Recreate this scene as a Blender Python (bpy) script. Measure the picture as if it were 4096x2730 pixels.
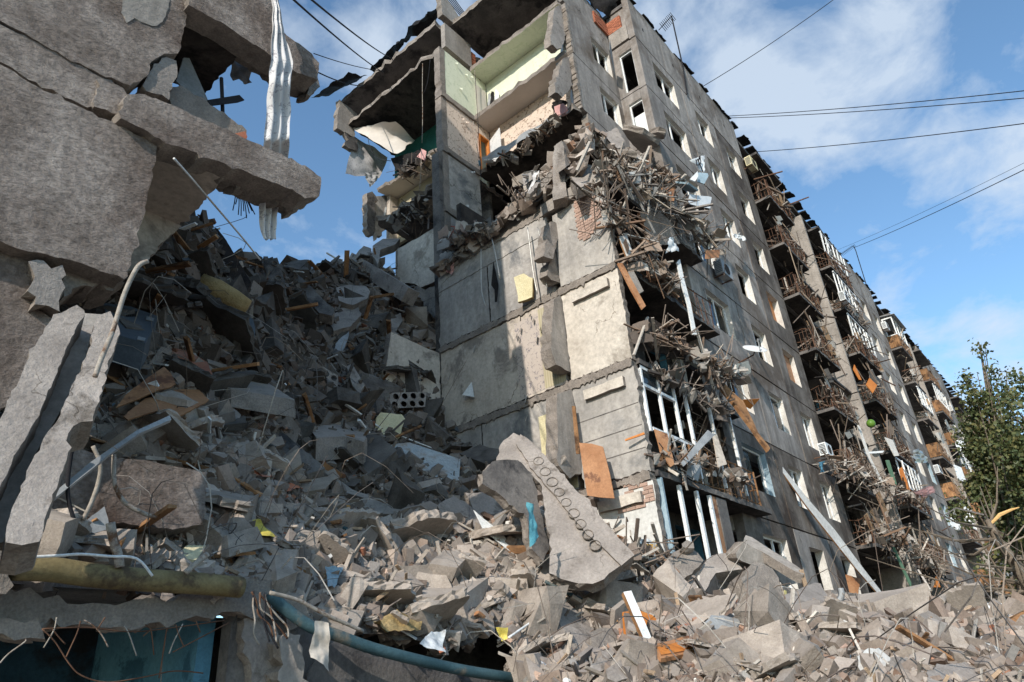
import bpy, bmesh, math, random
import numpy as np
from mathutils import Vector, Matrix, noise
random.seed(7); rng = np.random.default_rng(7)
scene = bpy.context.scene
COL = scene.collection
for o in list(bpy.data.objects): bpy.data.objects.remove(o)

# ------------------------------------------------------------------ camera
# world: X runs along the apartment block, Y into it, Z up; the camera stands at the origin (eye height)
RC = np.array([[0.65214407, -0.30848, -0.69249418], [-0.75477203, -0.34963872, -0.55504229], [-0.07090334, 0.88464278, -0.4608469]])
cam_d = bpy.data.cameras.new('camera'); cam = bpy.data.objects.new('camera', cam_d); COL.objects.link(cam)
_M = Matrix([list(r) for r in RC]); _q = _M.to_quaternion(); _q.normalize()
cam.matrix_world = _q.to_matrix().to_4x4()
cam_d.sensor_width = 36.0; cam_d.lens = 24.564; cam_d.clip_start = 0.05; cam_d.clip_end = 2000
scene.camera = cam
FPX = 2794.85
def ray(px, py):
    v = np.array([px - 2048., -(py - 1365.), -FPX]); v /= np.linalg.norm(v)
    return RC @ v
def U(px, py, ax, val):            # point where the sight line through a photo pixel meets the plane axis=val
    r = ray(px, py); t = val / r[ax]
    return Vector((r * t).tolist())
def UP(px, py, p, n):              # ... meets the plane through p with normal n
    r = Vector(ray(px, py).tolist()); n = Vector(n); return r * (Vector(p).dot(n) / r.dot(n))
VW = dict(A=(0, 0, 1.7225), B=(1300, 0, 1.7225), C=(2300, 0, 1.7225), D=(2730, 0, 1.7225), E=(0, 910, 1.7225), F=(1300, 910, 1.7225),
          G=(2300, 910, 1.7225), H=(2900, 910, 1.7233), I=(0, 1820, 1.7225), J=(1000, 1820, 1.7225), K=(2000, 1820, 1.7225), L=(2900, 1820, 1.7233),
          Z=(0, 0, 0.57446), a=(2100, 0, 2.941), b=(2100, 500, 2.941), c=(2400, 1000, 2.941), d=(2500, 1450, 2.941), e=(2200, 1900, 2.353),
          m=(1300, 0, 1.921), n=(1300, 400, 1.921), o=(1700, 300, 1.921), p=(1350, 750, 1.921),
          q=(2900, 500, 2.24), r=(2950, 850, 2.24), s=(3050, 1200, 2.24), t=(3200, 1600, 2.24), u=(3400, 1150, 1.931), v=(3600, 1550, 2.24), w=(3500, 1900, 1.992))
def V(k, *pts):
    x0, y0, s = VW[k]; return [(x0 + x / s, y0 + y / s) for x, y in pts]

# ------------------------------------------------------------------ sky and sun
SUN_FROM = Vector((-1.0, -0.30, 0.52)).normalized()
SUN_EL = math.asin(SUN_FROM.z)
world = bpy.data.worlds.new('World'); scene.world = world; world.use_nodes = True
nt = world.node_tree; nt.nodes.clear()
def N(nt, t, **kw):
    n = nt.nodes.new(t)
    for k, v in kw.items():
        if k in n.inputs.keys() if isinstance(k, str) and k[0].isupper() else False: n.inputs[k].default_value = v
        else: setattr(n, k, v)
    return n
def Lk(nt, a, b): nt.links.new(a, b)
sky = nt.nodes.new('ShaderNodeTexSky'); sky.sky_type = 'NISHITA'; sky.sun_disc = False
sky.sun_elevation = SUN_EL; sky.sun_rotation = math.atan2(SUN_FROM.x, SUN_FROM.y)
sky.altitude = 200; sky.air_density = 1.0; sky.dust_density = 0.6; sky.ozone_density = 2.2
SKY_STR = 0.15
tc = nt.nodes.new('ShaderNodeTexCoord')
sep = nt.nodes.new('ShaderNodeSeparateXYZ'); Lk(nt, tc.outputs['Generated'], sep.inputs[0])
# cloud layer: sight line projected on a flat layer overhead
mz = nt.nodes.new('ShaderNodeMath'); mz.operation = 'MAXIMUM'; mz.inputs[1].default_value = 0.06; Lk(nt, sep.outputs[2], mz.inputs[0])
az = nt.nodes.new('ShaderNodeMath'); az.operation = 'ADD'; az.inputs[1].default_value = 0.25; Lk(nt, mz.outputs[0], az.inputs[0])
dx = nt.nodes.new('ShaderNodeMath'); dx.operation = 'DIVIDE'; Lk(nt, sep.outputs[0], dx.inputs[0]); Lk(nt, az.outputs[0], dx.inputs[1])
dy = nt.nodes.new('ShaderNodeMath'); dy.operation = 'DIVIDE'; Lk(nt, sep.outputs[1], dy.inputs[0]); Lk(nt, az.outputs[0], dy.inputs[1])
cmb = nt.nodes.new('ShaderNodeCombineXYZ'); Lk(nt, dx.outputs[0], cmb.inputs[0]); Lk(nt, dy.outputs[0], cmb.inputs[1])
nz = nt.nodes.new('ShaderNodeTexNoise'); nz.inputs['Scale'].default_value = 5.5; nz.inputs['Detail'].default_value = 9; nz.inputs['Roughness'].default_value = 0.6; nz.inputs['Distortion'].default_value = 0.25
Lk(nt, cmb.outputs[0], nz.inputs['Vector'])
nzc = nt.nodes.new('ShaderNodeMath'); nzc.operation = 'MULTIPLY_ADD'; nzc.inputs[1].default_value = 1.5; nzc.inputs[2].default_value = -.25; Lk(nt, nz.outputs['Fac'], nzc.inputs[0])
# cloud banks where the photograph has them, as directions on the sky
acc = None
for (px, py, w, s) in [(1620, 120, .22, 260), (1560, 330, .2, 320), (1450, 560, .1, 300), (2960, 90, .17, 420), (2960, 270, .17, 420), (3010, 420, .14, 500), (2900, 500, .2, 420), (3060, 560, .19, 420), (3330, 330, .2, 420), (3500, 250, .14, 420), (3560, 110, .18, 420), (3720, 40, .22, 300),
                       (3280, 480, .14, 500), (3480, 640, .1, 1500), (3860, 740, .26, 420), (4060, 650, .24, 420), (3540, 1230, .30, 1500), (3600, 1290, .14, 1500), (3800, 1560, .16, 420), (4050, 1420, .24, 420), (4000, 1750, .2, 200), (2560, 60, .18, 420), (4300, 300, .1, 200), (1250, 700, .05, 300), (2100, -500, .2, 20)]:
    r = ray(px, py)
    d = nt.nodes.new('ShaderNodeVectorMath'); d.operation = 'DOT_PRODUCT'; Lk(nt, tc.outputs['Generated'], d.inputs[0]); d.inputs[1].default_value = tuple(r)
    mx = nt.nodes.new('ShaderNodeMath'); mx.operation = 'MAXIMUM'; mx.inputs[1].default_value = 0; Lk(nt, d.outputs['Value'], mx.inputs[0])
    pw = nt.nodes.new('ShaderNodeMath'); pw.operation = 'POWER'; pw.inputs[1].default_value = s; Lk(nt, mx.outputs[0], pw.inputs[0])
    ml = nt.nodes.new('ShaderNodeMath'); ml.operation = 'MULTIPLY_ADD'; ml.inputs[1].default_value = w; Lk(nt, pw.outputs[0], ml.inputs[0])
    if acc is None: Lk(nt, nzc.outputs[0], ml.inputs[2])
    else: Lk(nt, acc.outputs[0], ml.inputs[2])
    acc = ml
rp = nt.nodes.new('ShaderNodeValToRGB'); Lk(nt, acc.outputs[0], rp.inputs[0])
rp.color_ramp.elements[0].position = 0.64; rp.color_ramp.elements[0].color = (0, 0, 0, 1)
rp.color_ramp.elements[1].position = 1.02; rp.color_ramp.elements[1].color = (.78, .78, .78, 1)
gm = nt.nodes.new('ShaderNodeMix'); gm.data_type = 'RGBA'; gm.blend_type = 'MULTIPLY'; gm.inputs[0].default_value = 1.0
Lk(nt, sky.outputs[0], gm.inputs[6]); gm.inputs[7].default_value = (1.20, 1.40, 1.40, 1)
mixc = nt.nodes.new('ShaderNodeMix'); mixc.data_type = 'RGBA'
Lk(nt, rp.outputs[0], mixc.inputs[0]); Lk(nt, gm.outputs[2], mixc.inputs[6]); mixc.inputs[7].default_value = (0.62 / SKY_STR, 0.71 / SKY_STR, 0.82 / SKY_STR, 1)
bg = nt.nodes.new('ShaderNodeBackground'); bg.inputs[1].default_value = SKY_STR; Lk(nt, mixc.outputs[2], bg.inputs[0])
wo = nt.nodes.new('ShaderNodeOutputWorld'); Lk(nt, bg.outputs[0], wo.inputs[0])
sd = bpy.data.lights.new('sun', 'SUN'); sd.energy = 4.3; sd.angle = math.radians(0.53); sd.color = (1.0, 0.93, 0.84)
sun = bpy.data.objects.new('sun', sd); COL.objects.link(sun); sun.location = (-20, -6, 30)
sun.rotation_euler = (-SUN_FROM).to_track_quat('-Z', 'Y').to_euler()
scene.view_settings.view_transform = 'Standard'; scene.view_settings.look = 'None'
scene.view_settings.exposure = 0.2; scene.view_settings.gamma = 1.0
scene.view_settings.use_curve_mapping = False
scene.cycles.max_bounces = 5; scene.cycles.diffuse_bounces = 3

# ------------------------------------------------------------------ materials
def L3(c):
    return tuple(((x / 255.) / 12.92 if x <= 10 else ((x / 255. + .055) / 1.055) ** 2.4) for x in c)
MATS = {}
def mat(name, c1, c2, scale=1.5, rough=.92, bump=.35, bscale=14., streak=0., c3=None, c3s=.6, c3t=(.5, .62), attr=False, fine=.25, rnd=.0, spec=.25, wor=0., metal=0., dust=0., crack=0., bd=.05, aniso=None):
    """two-tone mottled surface with fine grain, optional vertical streaks and patches of a third colour; colours are sRGB 0-255"""
    if name in MATS: return MATS[name]
    m = bpy.data.materials.new(name); m.use_nodes = True; nt = m.node_tree; nt.nodes.clear(); nd = nt.nodes
    out = nd.new('ShaderNodeOutputMaterial'); b = nd.new('ShaderNodeBsdfPrincipled'); Lk(nt, b.outputs[0], out.inputs[0])
    b.inputs['Roughness'].default_value = rough; b.inputs['Metallic'].default_value = metal
    b.inputs['Specular IOR Level'].default_value = spec
    g = nd.new('ShaderNodeNewGeometry') if wor else nd.new('ShaderNodeTexCoord')
    co = g.outputs['Position'] if wor else g.outputs['Object']
    def noisen(sc, det=6, ro=.6, vec=None, dist=0.):
        n = nd.new('ShaderNodeTexNoise'); n.inputs['Scale'].default_value = sc; n.inputs['Detail'].default_value = det; n.inputs['Roughness'].default_value = ro
        n.inputs['Distortion'].default_value = dist
        Lk(nt, vec if vec is not None else co, n.inputs['Vector']); return n.outputs['Fac']
    def ramp(f, a, z, ca=(0, 0, 0, 1), cz=(1, 1, 1, 1)):
        r = nd.new('ShaderNodeValToRGB'); r.color_ramp.elements[0].position = a; r.color_ramp.elements[1].position = z
        r.color_ramp.elements[0].color = ca; r.color_ramp.elements[1].color = cz; Lk(nt, f, r.inputs[0]); return r.outputs[0]
    def mix(f, a, b_, bt='MIX'):
        x = nd.new('ShaderNodeMix'); x.data_type = 'RGBA'; x.blend_type = bt
        for s, i in ((f, 0), (a, 6), (b_, 7)):
            if hasattr(s, 'is_linked'): Lk(nt, s, x.inputs[i])
            else: x.inputs[i].default_value = s if i == 0 else (*s, 1)
        return x.outputs[2]
    col = mix(ramp(noisen(scale, 8, .62), .34, .66), L3(c1), L3(c2))
    if streak:
        mp = nd.new('ShaderNodeMapping'); Lk(nt, co, mp.inputs[0]); mp.inputs['Scale'].default_value = (2.2, 2.2, .22)
        col = mix(ramp(noisen(1.6, 7, .65, mp.outputs[0], .4), .38, .68, (1, 1, 1, 1), (1 - streak,) * 3 + (1,)), (0, 0, 0), col, 'MIX') if False else mix(1.0, col, ramp(noisen(1.6, 7, .65, mp.outputs[0], .4), .38, .70, (1, 1, 1, 1), (1 - streak, 1 - streak * 1.03, 1 - streak * 1.08, 1)), 'MULTIPLY')
    if c3 is not None: col = mix(ramp(noisen(c3s, 9, .68, None, .3), c3t[0], c3t[1]), col, L3(c3))
    if fine: col = mix(1.0, col, ramp(noisen(scale * 14, 5, .7), .3, .72, (1 - fine,) * 3 + (1,), (1 + fine * .6,) * 3 + (1,)), 'MULTIPLY')
    if crack:
        wn = nd.new('ShaderNodeTexNoise'); wn.inputs['Scale'].default_value = crack * 3; wn.inputs['Detail'].default_value = 4; Lk(nt, co, wn.inputs['Vector'])
        wa = nd.new('ShaderNodeVectorMath'); wa.operation = 'MULTIPLY_ADD'; Lk(nt, wn.outputs['Color'], wa.inputs[0]); wa.inputs[1].default_value = (.55 / crack,) * 3; Lk(nt, co, wa.inputs[2])
        vo = nd.new('ShaderNodeTexVoronoi'); vo.feature = 'DISTANCE_TO_EDGE'; vo.inputs['Scale'].default_value = crack; Lk(nt, wa.outputs[0], vo.inputs['Vector'])
        cr = ramp(vo.outputs['Distance'], .002, .008, (.35, .33, .3, 1), (1, 1, 1, 1)); cm = ramp(noisen(crack * .8, 3, .5), .54, .6)
        col = mix(cm, col, mix(1.0, col, cr, 'MULTIPLY'))
    if attr:
        a = nd.new('ShaderNodeAttribute'); a.attribute_name = 'Col'; col = mix(1.0, col, a.outputs['Color'], 'MULTIPLY')
    if rnd:
        oi = nd.new('ShaderNodeObjectInfo'); col = mix(1.0, col, ramp(oi.outputs['Random'], 0, 1, (1 - rnd, 1 - rnd, 1 - rnd * 1.05, 1), (1 + rnd * .7, 1 + rnd * .66, 1 + rnd * .6, 1)), 'MULTIPLY')
    if dust:
        gn = nd.new('ShaderNodeNewGeometry'); sp = nd.new('ShaderNodeSeparateXYZ'); Lk(nt, gn.outputs['Normal'], sp.inputs[0])
        mm = nd.new('ShaderNodeMath'); mm.operation = 'MULTIPLY'; Lk(nt, sp.outputs[2], mm.inputs[0]); Lk(nt, noisen(5, 5, .6), mm.inputs[1])
        f = ramp(mm.outputs[0], .18, .5, (0, 0, 0, 1), (dust,) * 3 + (1,)); col = mix(f, col, L3((150, 141, 133)))
    Lk(nt, col, b.inputs['Base Color'])
    if bump:
        bp = nd.new('ShaderNodeBump'); bp.inputs['Strength'].default_value = bump; bp.inputs['Distance'].default_value = bd
        mpb = None
        if aniso: mpn = nd.new('ShaderNodeMapping'); Lk(nt, co, mpn.inputs[0]); mpn.inputs['Scale'].default_value = aniso; mpb = mpn.outputs[0]
        Lk(nt, noisen(bscale, 8, .68, mpb), bp.inputs['Height']); Lk(nt, bp.outputs[0], b.inputs['Normal'])
    MATS[name] = m; return m
M = {}
M['conc'] = mat('broken_concrete', (132, 124, 118), (162, 153, 146), 1.6, c3=(105, 97, 90), c3s=2.2, c3t=(.55, .66), bump=.6, bscale=16, dust=.35, rnd=.12, crack=0.9)
M['conc_in'] = mat('raw_concrete', (120, 112, 105), (150, 140, 131), 2.5, bump=.9, bscale=9, fine=.35, rnd=.08)
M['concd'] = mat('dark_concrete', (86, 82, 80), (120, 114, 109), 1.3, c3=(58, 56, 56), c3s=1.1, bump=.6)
M['chunk'] = mat('rubble_chunk', (146, 136, 128), (176, 166, 157), 2.2, bump=.5, bscale=30, bd=.012, attr=True, dust=.45)
M['chunkd'] = mat('shade_toned_block', (66, 62, 60), (104, 99, 95), 2.2, bump=.6, bscale=24, bd=.02, rnd=.3, dust=.2)  # darker copy of the rubble block, shade put into its colour
M['chunko'] = mat('rubble_block', (134, 124, 115), (170, 159, 149), 2.2, bump=.6, bscale=24, bd=.02, rnd=.22, dust=.4)
M['heap'] = mat('rubble_ground', (84, 77, 71), (138, 129, 120), 1.4, c3=(64, 56, 50), c3s=3., c3t=(.5, .62), bump=1., bscale=9, fine=.5, wor=1)
M['stucco'] = mat('rough_stucco', (124, 111, 102), (176, 165, 157), .8, c3=(92, 74, 64), c3s=.38, c3t=(.46, .66), bump=1., bscale=15, streak=.2, fine=.5, crack=.55, bd=.09, aniso=(.85, .85, 1.25))
M['facade'] = mat('facade_panel', (128, 122, 118), (168, 161, 155), .45, c3=(98, 87, 78), c3s=.33, c3t=(.49, .62), bump=.45, bscale=10, streak=.42, fine=.2, wor=1, crack=0.35)
M['fsoot'] = mat('facade_sooty', (92, 84, 78), (142, 134, 127), .6, c3=(64, 54, 47), c3s=.5, c3t=(.46, .64), bump=.45, bscale=10, streak=.5, fine=.2, wor=1, crack=0.35)
M['fshade'] = mat('facade_trim', (138, 131, 124), (166, 158, 150), .8, bump=.4, streak=.25, crack=0.7)
M['reveal'] = mat('whitewashed_reveal', (176, 170, 162), (208, 204, 197), 1.5, c3=(160, 150, 138), c3s=2.5, c3t=(.6, .68), bump=.2)
M['grey'] = mat('party_wall', (150, 146, 142), (186, 179, 171), .5, c3=(112, 112, 112), c3s=.5, c3t=(.52, .64), bump=.3, bscale=8, streak=.2, wor=1, crack=0.4)
M['beige'] = mat('worn_wallpaper', (182, 170, 157), (204, 193, 180), .8, c3=(140, 131, 122), c3s=.9, c3t=(.52, .6), bump=.15, streak=.15, wor=1, crack=0.5)
M['white_wall'] = mat('loggia_wall', (180, 170, 158), (208, 199, 187), .7, c3=(146, 137, 126), c3s=.7, c3t=(.52, .64), bump=.35, bscale=9, wor=1, crack=0.6)
M['whitewash'] = mat('whitewash', (178, 176, 172), (202, 200, 195), .7, c3=(170, 160, 148), c3s=.9, c3t=(.6, .7), bump=.2)
M['ochre'] = mat('ochre_oilpaint', (150, 118, 54), (172, 140, 76), 1., bump=.1, rough=.5)
M['brick'] = mat('brick_red', (150, 88, 66), (176, 118, 92), 3., bump=.4, bscale=30, bd=.012, rnd=.25, dust=.3)
M['brickc'] = mat('brick_mix', (176, 150, 134), (200, 178, 164), 3., bump=.5, attr=True, dust=.35)
M['brickdust'] = mat('brick_dusty', (160, 132, 118), (186, 160, 146), 3., bump=.5, rnd=.15)
M['wood'] = mat('old_wood', (128, 92, 62), (166, 126, 90), 3., bump=.3, bscale=20, rnd=.3, c3=(84, 62, 46), c3s=2.4)
M['woodc'] = mat('wood_mix', (176, 168, 160), (202, 196, 188), 3., bump=.3, attr=True)
M['ply'] = mat('brown_board', (150, 104, 70), (178, 132, 96), 1.5, bump=.1, c3=(116, 78, 56), c3s=1.6, c3t=(.56, .62), rough=.6)
M['orange'] = mat('orange_board', (176, 104, 44), (196, 124, 60), 1.2, bump=.08, rough=.55)
M['rust'] = mat('rusty_steel', (78, 56, 44), (112, 82, 64), 4., bump=.4, rnd=.2, rough=.8)
M['char'] = mat('charred', (38, 33, 31), (68, 58, 52), 2.5, bump=.6)
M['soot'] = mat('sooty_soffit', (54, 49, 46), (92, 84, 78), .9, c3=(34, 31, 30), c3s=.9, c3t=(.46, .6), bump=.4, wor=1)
M['white'] = mat('white_plastic', (208, 210, 210), (228, 228, 226), 1.5, bump=.05, rough=.45, c3=(168, 160, 150), c3s=2., c3t=(.6, .7), rnd=.06)
M['greyp'] = mat('grey_metal', (128, 130, 132), (160, 162, 163), 2, bump=.1, rough=.5, rnd=.15)
M['dgrey'] = mat('dark_appliance', (70, 76, 82), (92, 98, 104), 2, bump=.05, rough=.5)
M['black'] = mat('tar_felt', (22, 20, 20), (42, 39, 38), 3, bump=.9, bscale=8)
M['pale'] = mat('pale_wire', (136, 128, 118), (178, 170, 160), 5, bump=.3, c3=(104, 78, 60), c3s=5, c3t=(.5, .62))
M['dark'] = mat('dark_wire', (30, 30, 34), (44, 44, 48), 3, bump=0)
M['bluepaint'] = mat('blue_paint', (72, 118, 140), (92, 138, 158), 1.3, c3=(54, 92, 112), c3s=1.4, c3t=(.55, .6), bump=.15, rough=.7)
M['paleblue'] = mat('faded_blue_plaster', (146, 154, 158), (172, 178, 180), 1.3, c3=(150, 140, 130), c3s=1.6, bump=.2)
M['ltblue'] = mat('pale_blue', (122, 142, 152), (156, 174, 184), 1.3, bump=.1, rough=.7)
M['bluedark'] = mat('shaded_blue_paint', (34, 58, 72), (52, 82, 98), 1.3, c3=(40, 42, 44), c3s=1.1, c3t=(.48, .6), bump=.3, rough=.9)  # blue paint darkened in colour for the unlit back of the room
M['teal'] = mat('teal_paint', (36, 92, 84), (48, 112, 100), .8, bump=.1, rough=.8)
M['tealpipe'] = mat('teal_pipe', (44, 70, 78), (70, 96, 102), 2.4, c3=(112, 108, 98), c3s=1.6, c3t=(.52, .62), bump=.2, rough=.6)
M['ypipe'] = mat('yellow_pipe', (112, 98, 66), (142, 128, 92), 2.2, c3=(86, 72, 54), c3s=2., c3t=(.5, .6), bump=.25, rough=.7)
M['tin'] = mat('tin', (170, 168, 160), (196, 194, 188), 3, bump=.1, rough=.35, metal=.6)
M['yellow'] = mat('yellow_film', (188, 168, 70), (208, 190, 98), 3, bump=.3, rough=.5)
M['pink'] = mat('pink_foam', (190, 142, 138), (206, 162, 156), 4, bump=.3)
M['purple'] = mat('purple_cloth', (92, 74, 108), (116, 98, 130), 4, bump=.3)
M['turq'] = mat('turquoise_cloth', (84, 152, 166), (116, 180, 188), 4, bump=.3)
M['clothc'] = mat('cloth_mix', (180, 176, 170), (220, 216, 210), 4, bump=.4, attr=True)
M['wool'] = mat('mineral_wool', (150, 126, 84), (176, 152, 108), 4, bump=1., bscale=12)
M['foam'] = mat('pale_foam', (196, 184, 146), (214, 204, 168), 2, bump=.6, bscale=10)
M['green'] = mat('green_plastic', (84, 120, 44), (100, 136, 56), 3, bump=0, rough=.4)
M['greenw'] = mat('green_wood', (74, 104, 84), (92, 120, 98), 3, bump=.3)
M['bark'] = mat('bark', (98, 86, 74), (128, 116, 102), 6, bump=.8)
M['splint'] = mat('splintered_wood', (206, 164, 104), (222, 184, 128), 6, bump=.3)
M['obrick'] = mat('orange_brick_wall', (176, 126, 92), (194, 146, 112), 2, bump=.2)
M['ground'] = mat('dusty_ground', (110, 104, 98), (138, 130, 122), .4, bump=.4, wor=1)
def pattern(name, base, ink, sc, kind):
    if name in MATS: return MATS[name]
    m = mat(name, base, tuple(min(255, x + 8) for x in base), .8, bump=.08, fine=.06, streak=.08, wor=1)
    nt = m.node_tree; nd = nt.nodes; b = [n for n in nd if n.type == 'BSDF_PRINCIPLED'][0]
    src = b.inputs['Base Color'].links[0].from_socket
    g = nd.new('ShaderNodeNewGeometry')
    if kind == 'vine':
        w = nd.new('ShaderNodeTexVoronoi'); w.feature = 'DISTANCE_TO_EDGE'; w.inputs['Scale'].default_value = sc
        nn = nd.new('ShaderNodeTexNoise'); nn.inputs['Scale'].default_value = sc * 1.2; Lk(nt, g.outputs['Position'], nn.inputs['Vector'])
        ad = nd.new('ShaderNodeVectorMath'); ad.operation = 'MULTIPLY_ADD'; Lk(nt, nn.outputs['Color'], ad.inputs[0]); ad.inputs[1].default_value = (.5,) * 3; Lk(nt, g.outputs['Position'], ad.inputs[2])
        Lk(nt, ad.outputs[0], w.inputs['Vector'])
        r = nd.new('ShaderNodeValToRGB'); r.color_ramp.elements[0].position = .03; r.color_ramp.elements[0].color = (1, 1, 1, 1); r.color_ramp.elements[1].position = .06; r.color_ramp.elements[1].color = (0, 0, 0, 1)
        Lk(nt, w.outputs['Distance'], r.inputs[0])
        n2 = nd.new('ShaderNodeTexNoise'); n2.inputs['Scale'].default_value = sc * 2.4; Lk(nt, g.outputs['Position'], n2.inputs['Vector'])
        r2 = nd.new('ShaderNodeValToRGB'); r2.color_ramp.elements[0].position = .47; r2.color_ramp.elements[1].position = .53; Lk(nt, n2.outputs['Fac'], r2.inputs[0])
        mu = nd.new('ShaderNodeMath'); mu.operation = 'MULTIPLY'; Lk(nt, r.outputs[0], mu.inputs[0]); Lk(nt, r2.outputs[0], mu.inputs[1]); f = mu.outputs[0]
    else:
        w = nd.new('ShaderNodeTexWave'); w.bands_direction = 'Y'; w.inputs['Scale'].default_value = sc; Lk(nt, g.outputs['Position'], w.inputs['Vector'])
        r = nd.new('ShaderNodeValToRGB'); r.color_ramp.elements[0].position = .6; r.color_ramp.elements[1].position = .8; Lk(nt, w.outputs['Fac'], r.inputs[0]); f = r.outputs[0]
    x = nd.new('ShaderNodeMix'); x.data_type = 'RGBA'; Lk(nt, f, x.inputs[0]); Lk(nt, src, x.inputs[6]); x.inputs[7].default_value = (*L3(ink), 1)
    Lk(nt, x.outputs[2], b.inputs['Base Color']); return m
M['floral'] = pattern('floral_wallpaper', (202, 184, 168), (140, 120, 106), 3.2, 'vine')
M['vinepap'] = pattern('leafy_wallpaper', (178, 166, 156), (128, 122, 124), 4.2, 'vine')
M['greenpap'] = pattern('light_green_wallpaper', (204, 206, 184), (190, 195, 170), 2.6, 'vine')
M['stripe'] = pattern('striped_wallpaper', (176, 166, 140), (160, 150, 124), 4, 'wave')
M['cream'] = mat('cream_ceiling', (190, 182, 172), (204, 196, 186), .8, bump=.05, fine=.05)
M['curtain'] = pattern('white_floral_curtain', (196, 194, 194), (150, 146, 150), 5., 'vine')
def glass_mat():
    m = bpy.data.materials.new('window_glass'); m.use_nodes = True; b = m.node_tree.nodes['Principled BSDF']
    b.inputs['Base Color'].default_value = (.03, .04, .045, 1); b.inputs['Roughness'].default_value = .08; b.inputs['Specular IOR Level'].default_value = .8; b.inputs['Alpha'].default_value = .6
    return m
M['glass'] = glass_mat()
def leaf_mat():
    m = bpy.data.materials.new('poplar_leaf'); m.use_nodes = True; nt = m.node_tree; b = nt.nodes['Principled BSDF']; b.inputs['Roughness'].default_value = .55
    a = nt.nodes.new('ShaderNodeAttribute'); a.attribute_name = 'Col'; Lk(nt, a.outputs['Color'], b.inputs['Base Color'])
    t = nt.nodes.new('ShaderNodeBsdfTranslucent'); Lk(nt, a.outputs['Color'], t.inputs['Color'])
    x = nt.nodes.new('ShaderNodeMixShader'); x.inputs[0].default_value = .25; Lk(nt, b.outputs[0], x.inputs[1]); Lk(nt, t.outputs[0], x.inputs[2])
    Lk(nt, x.outputs[0], nt.nodes['Material Output'].inputs[0]); return m
M['leaf'] = leaf_mat()

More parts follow.
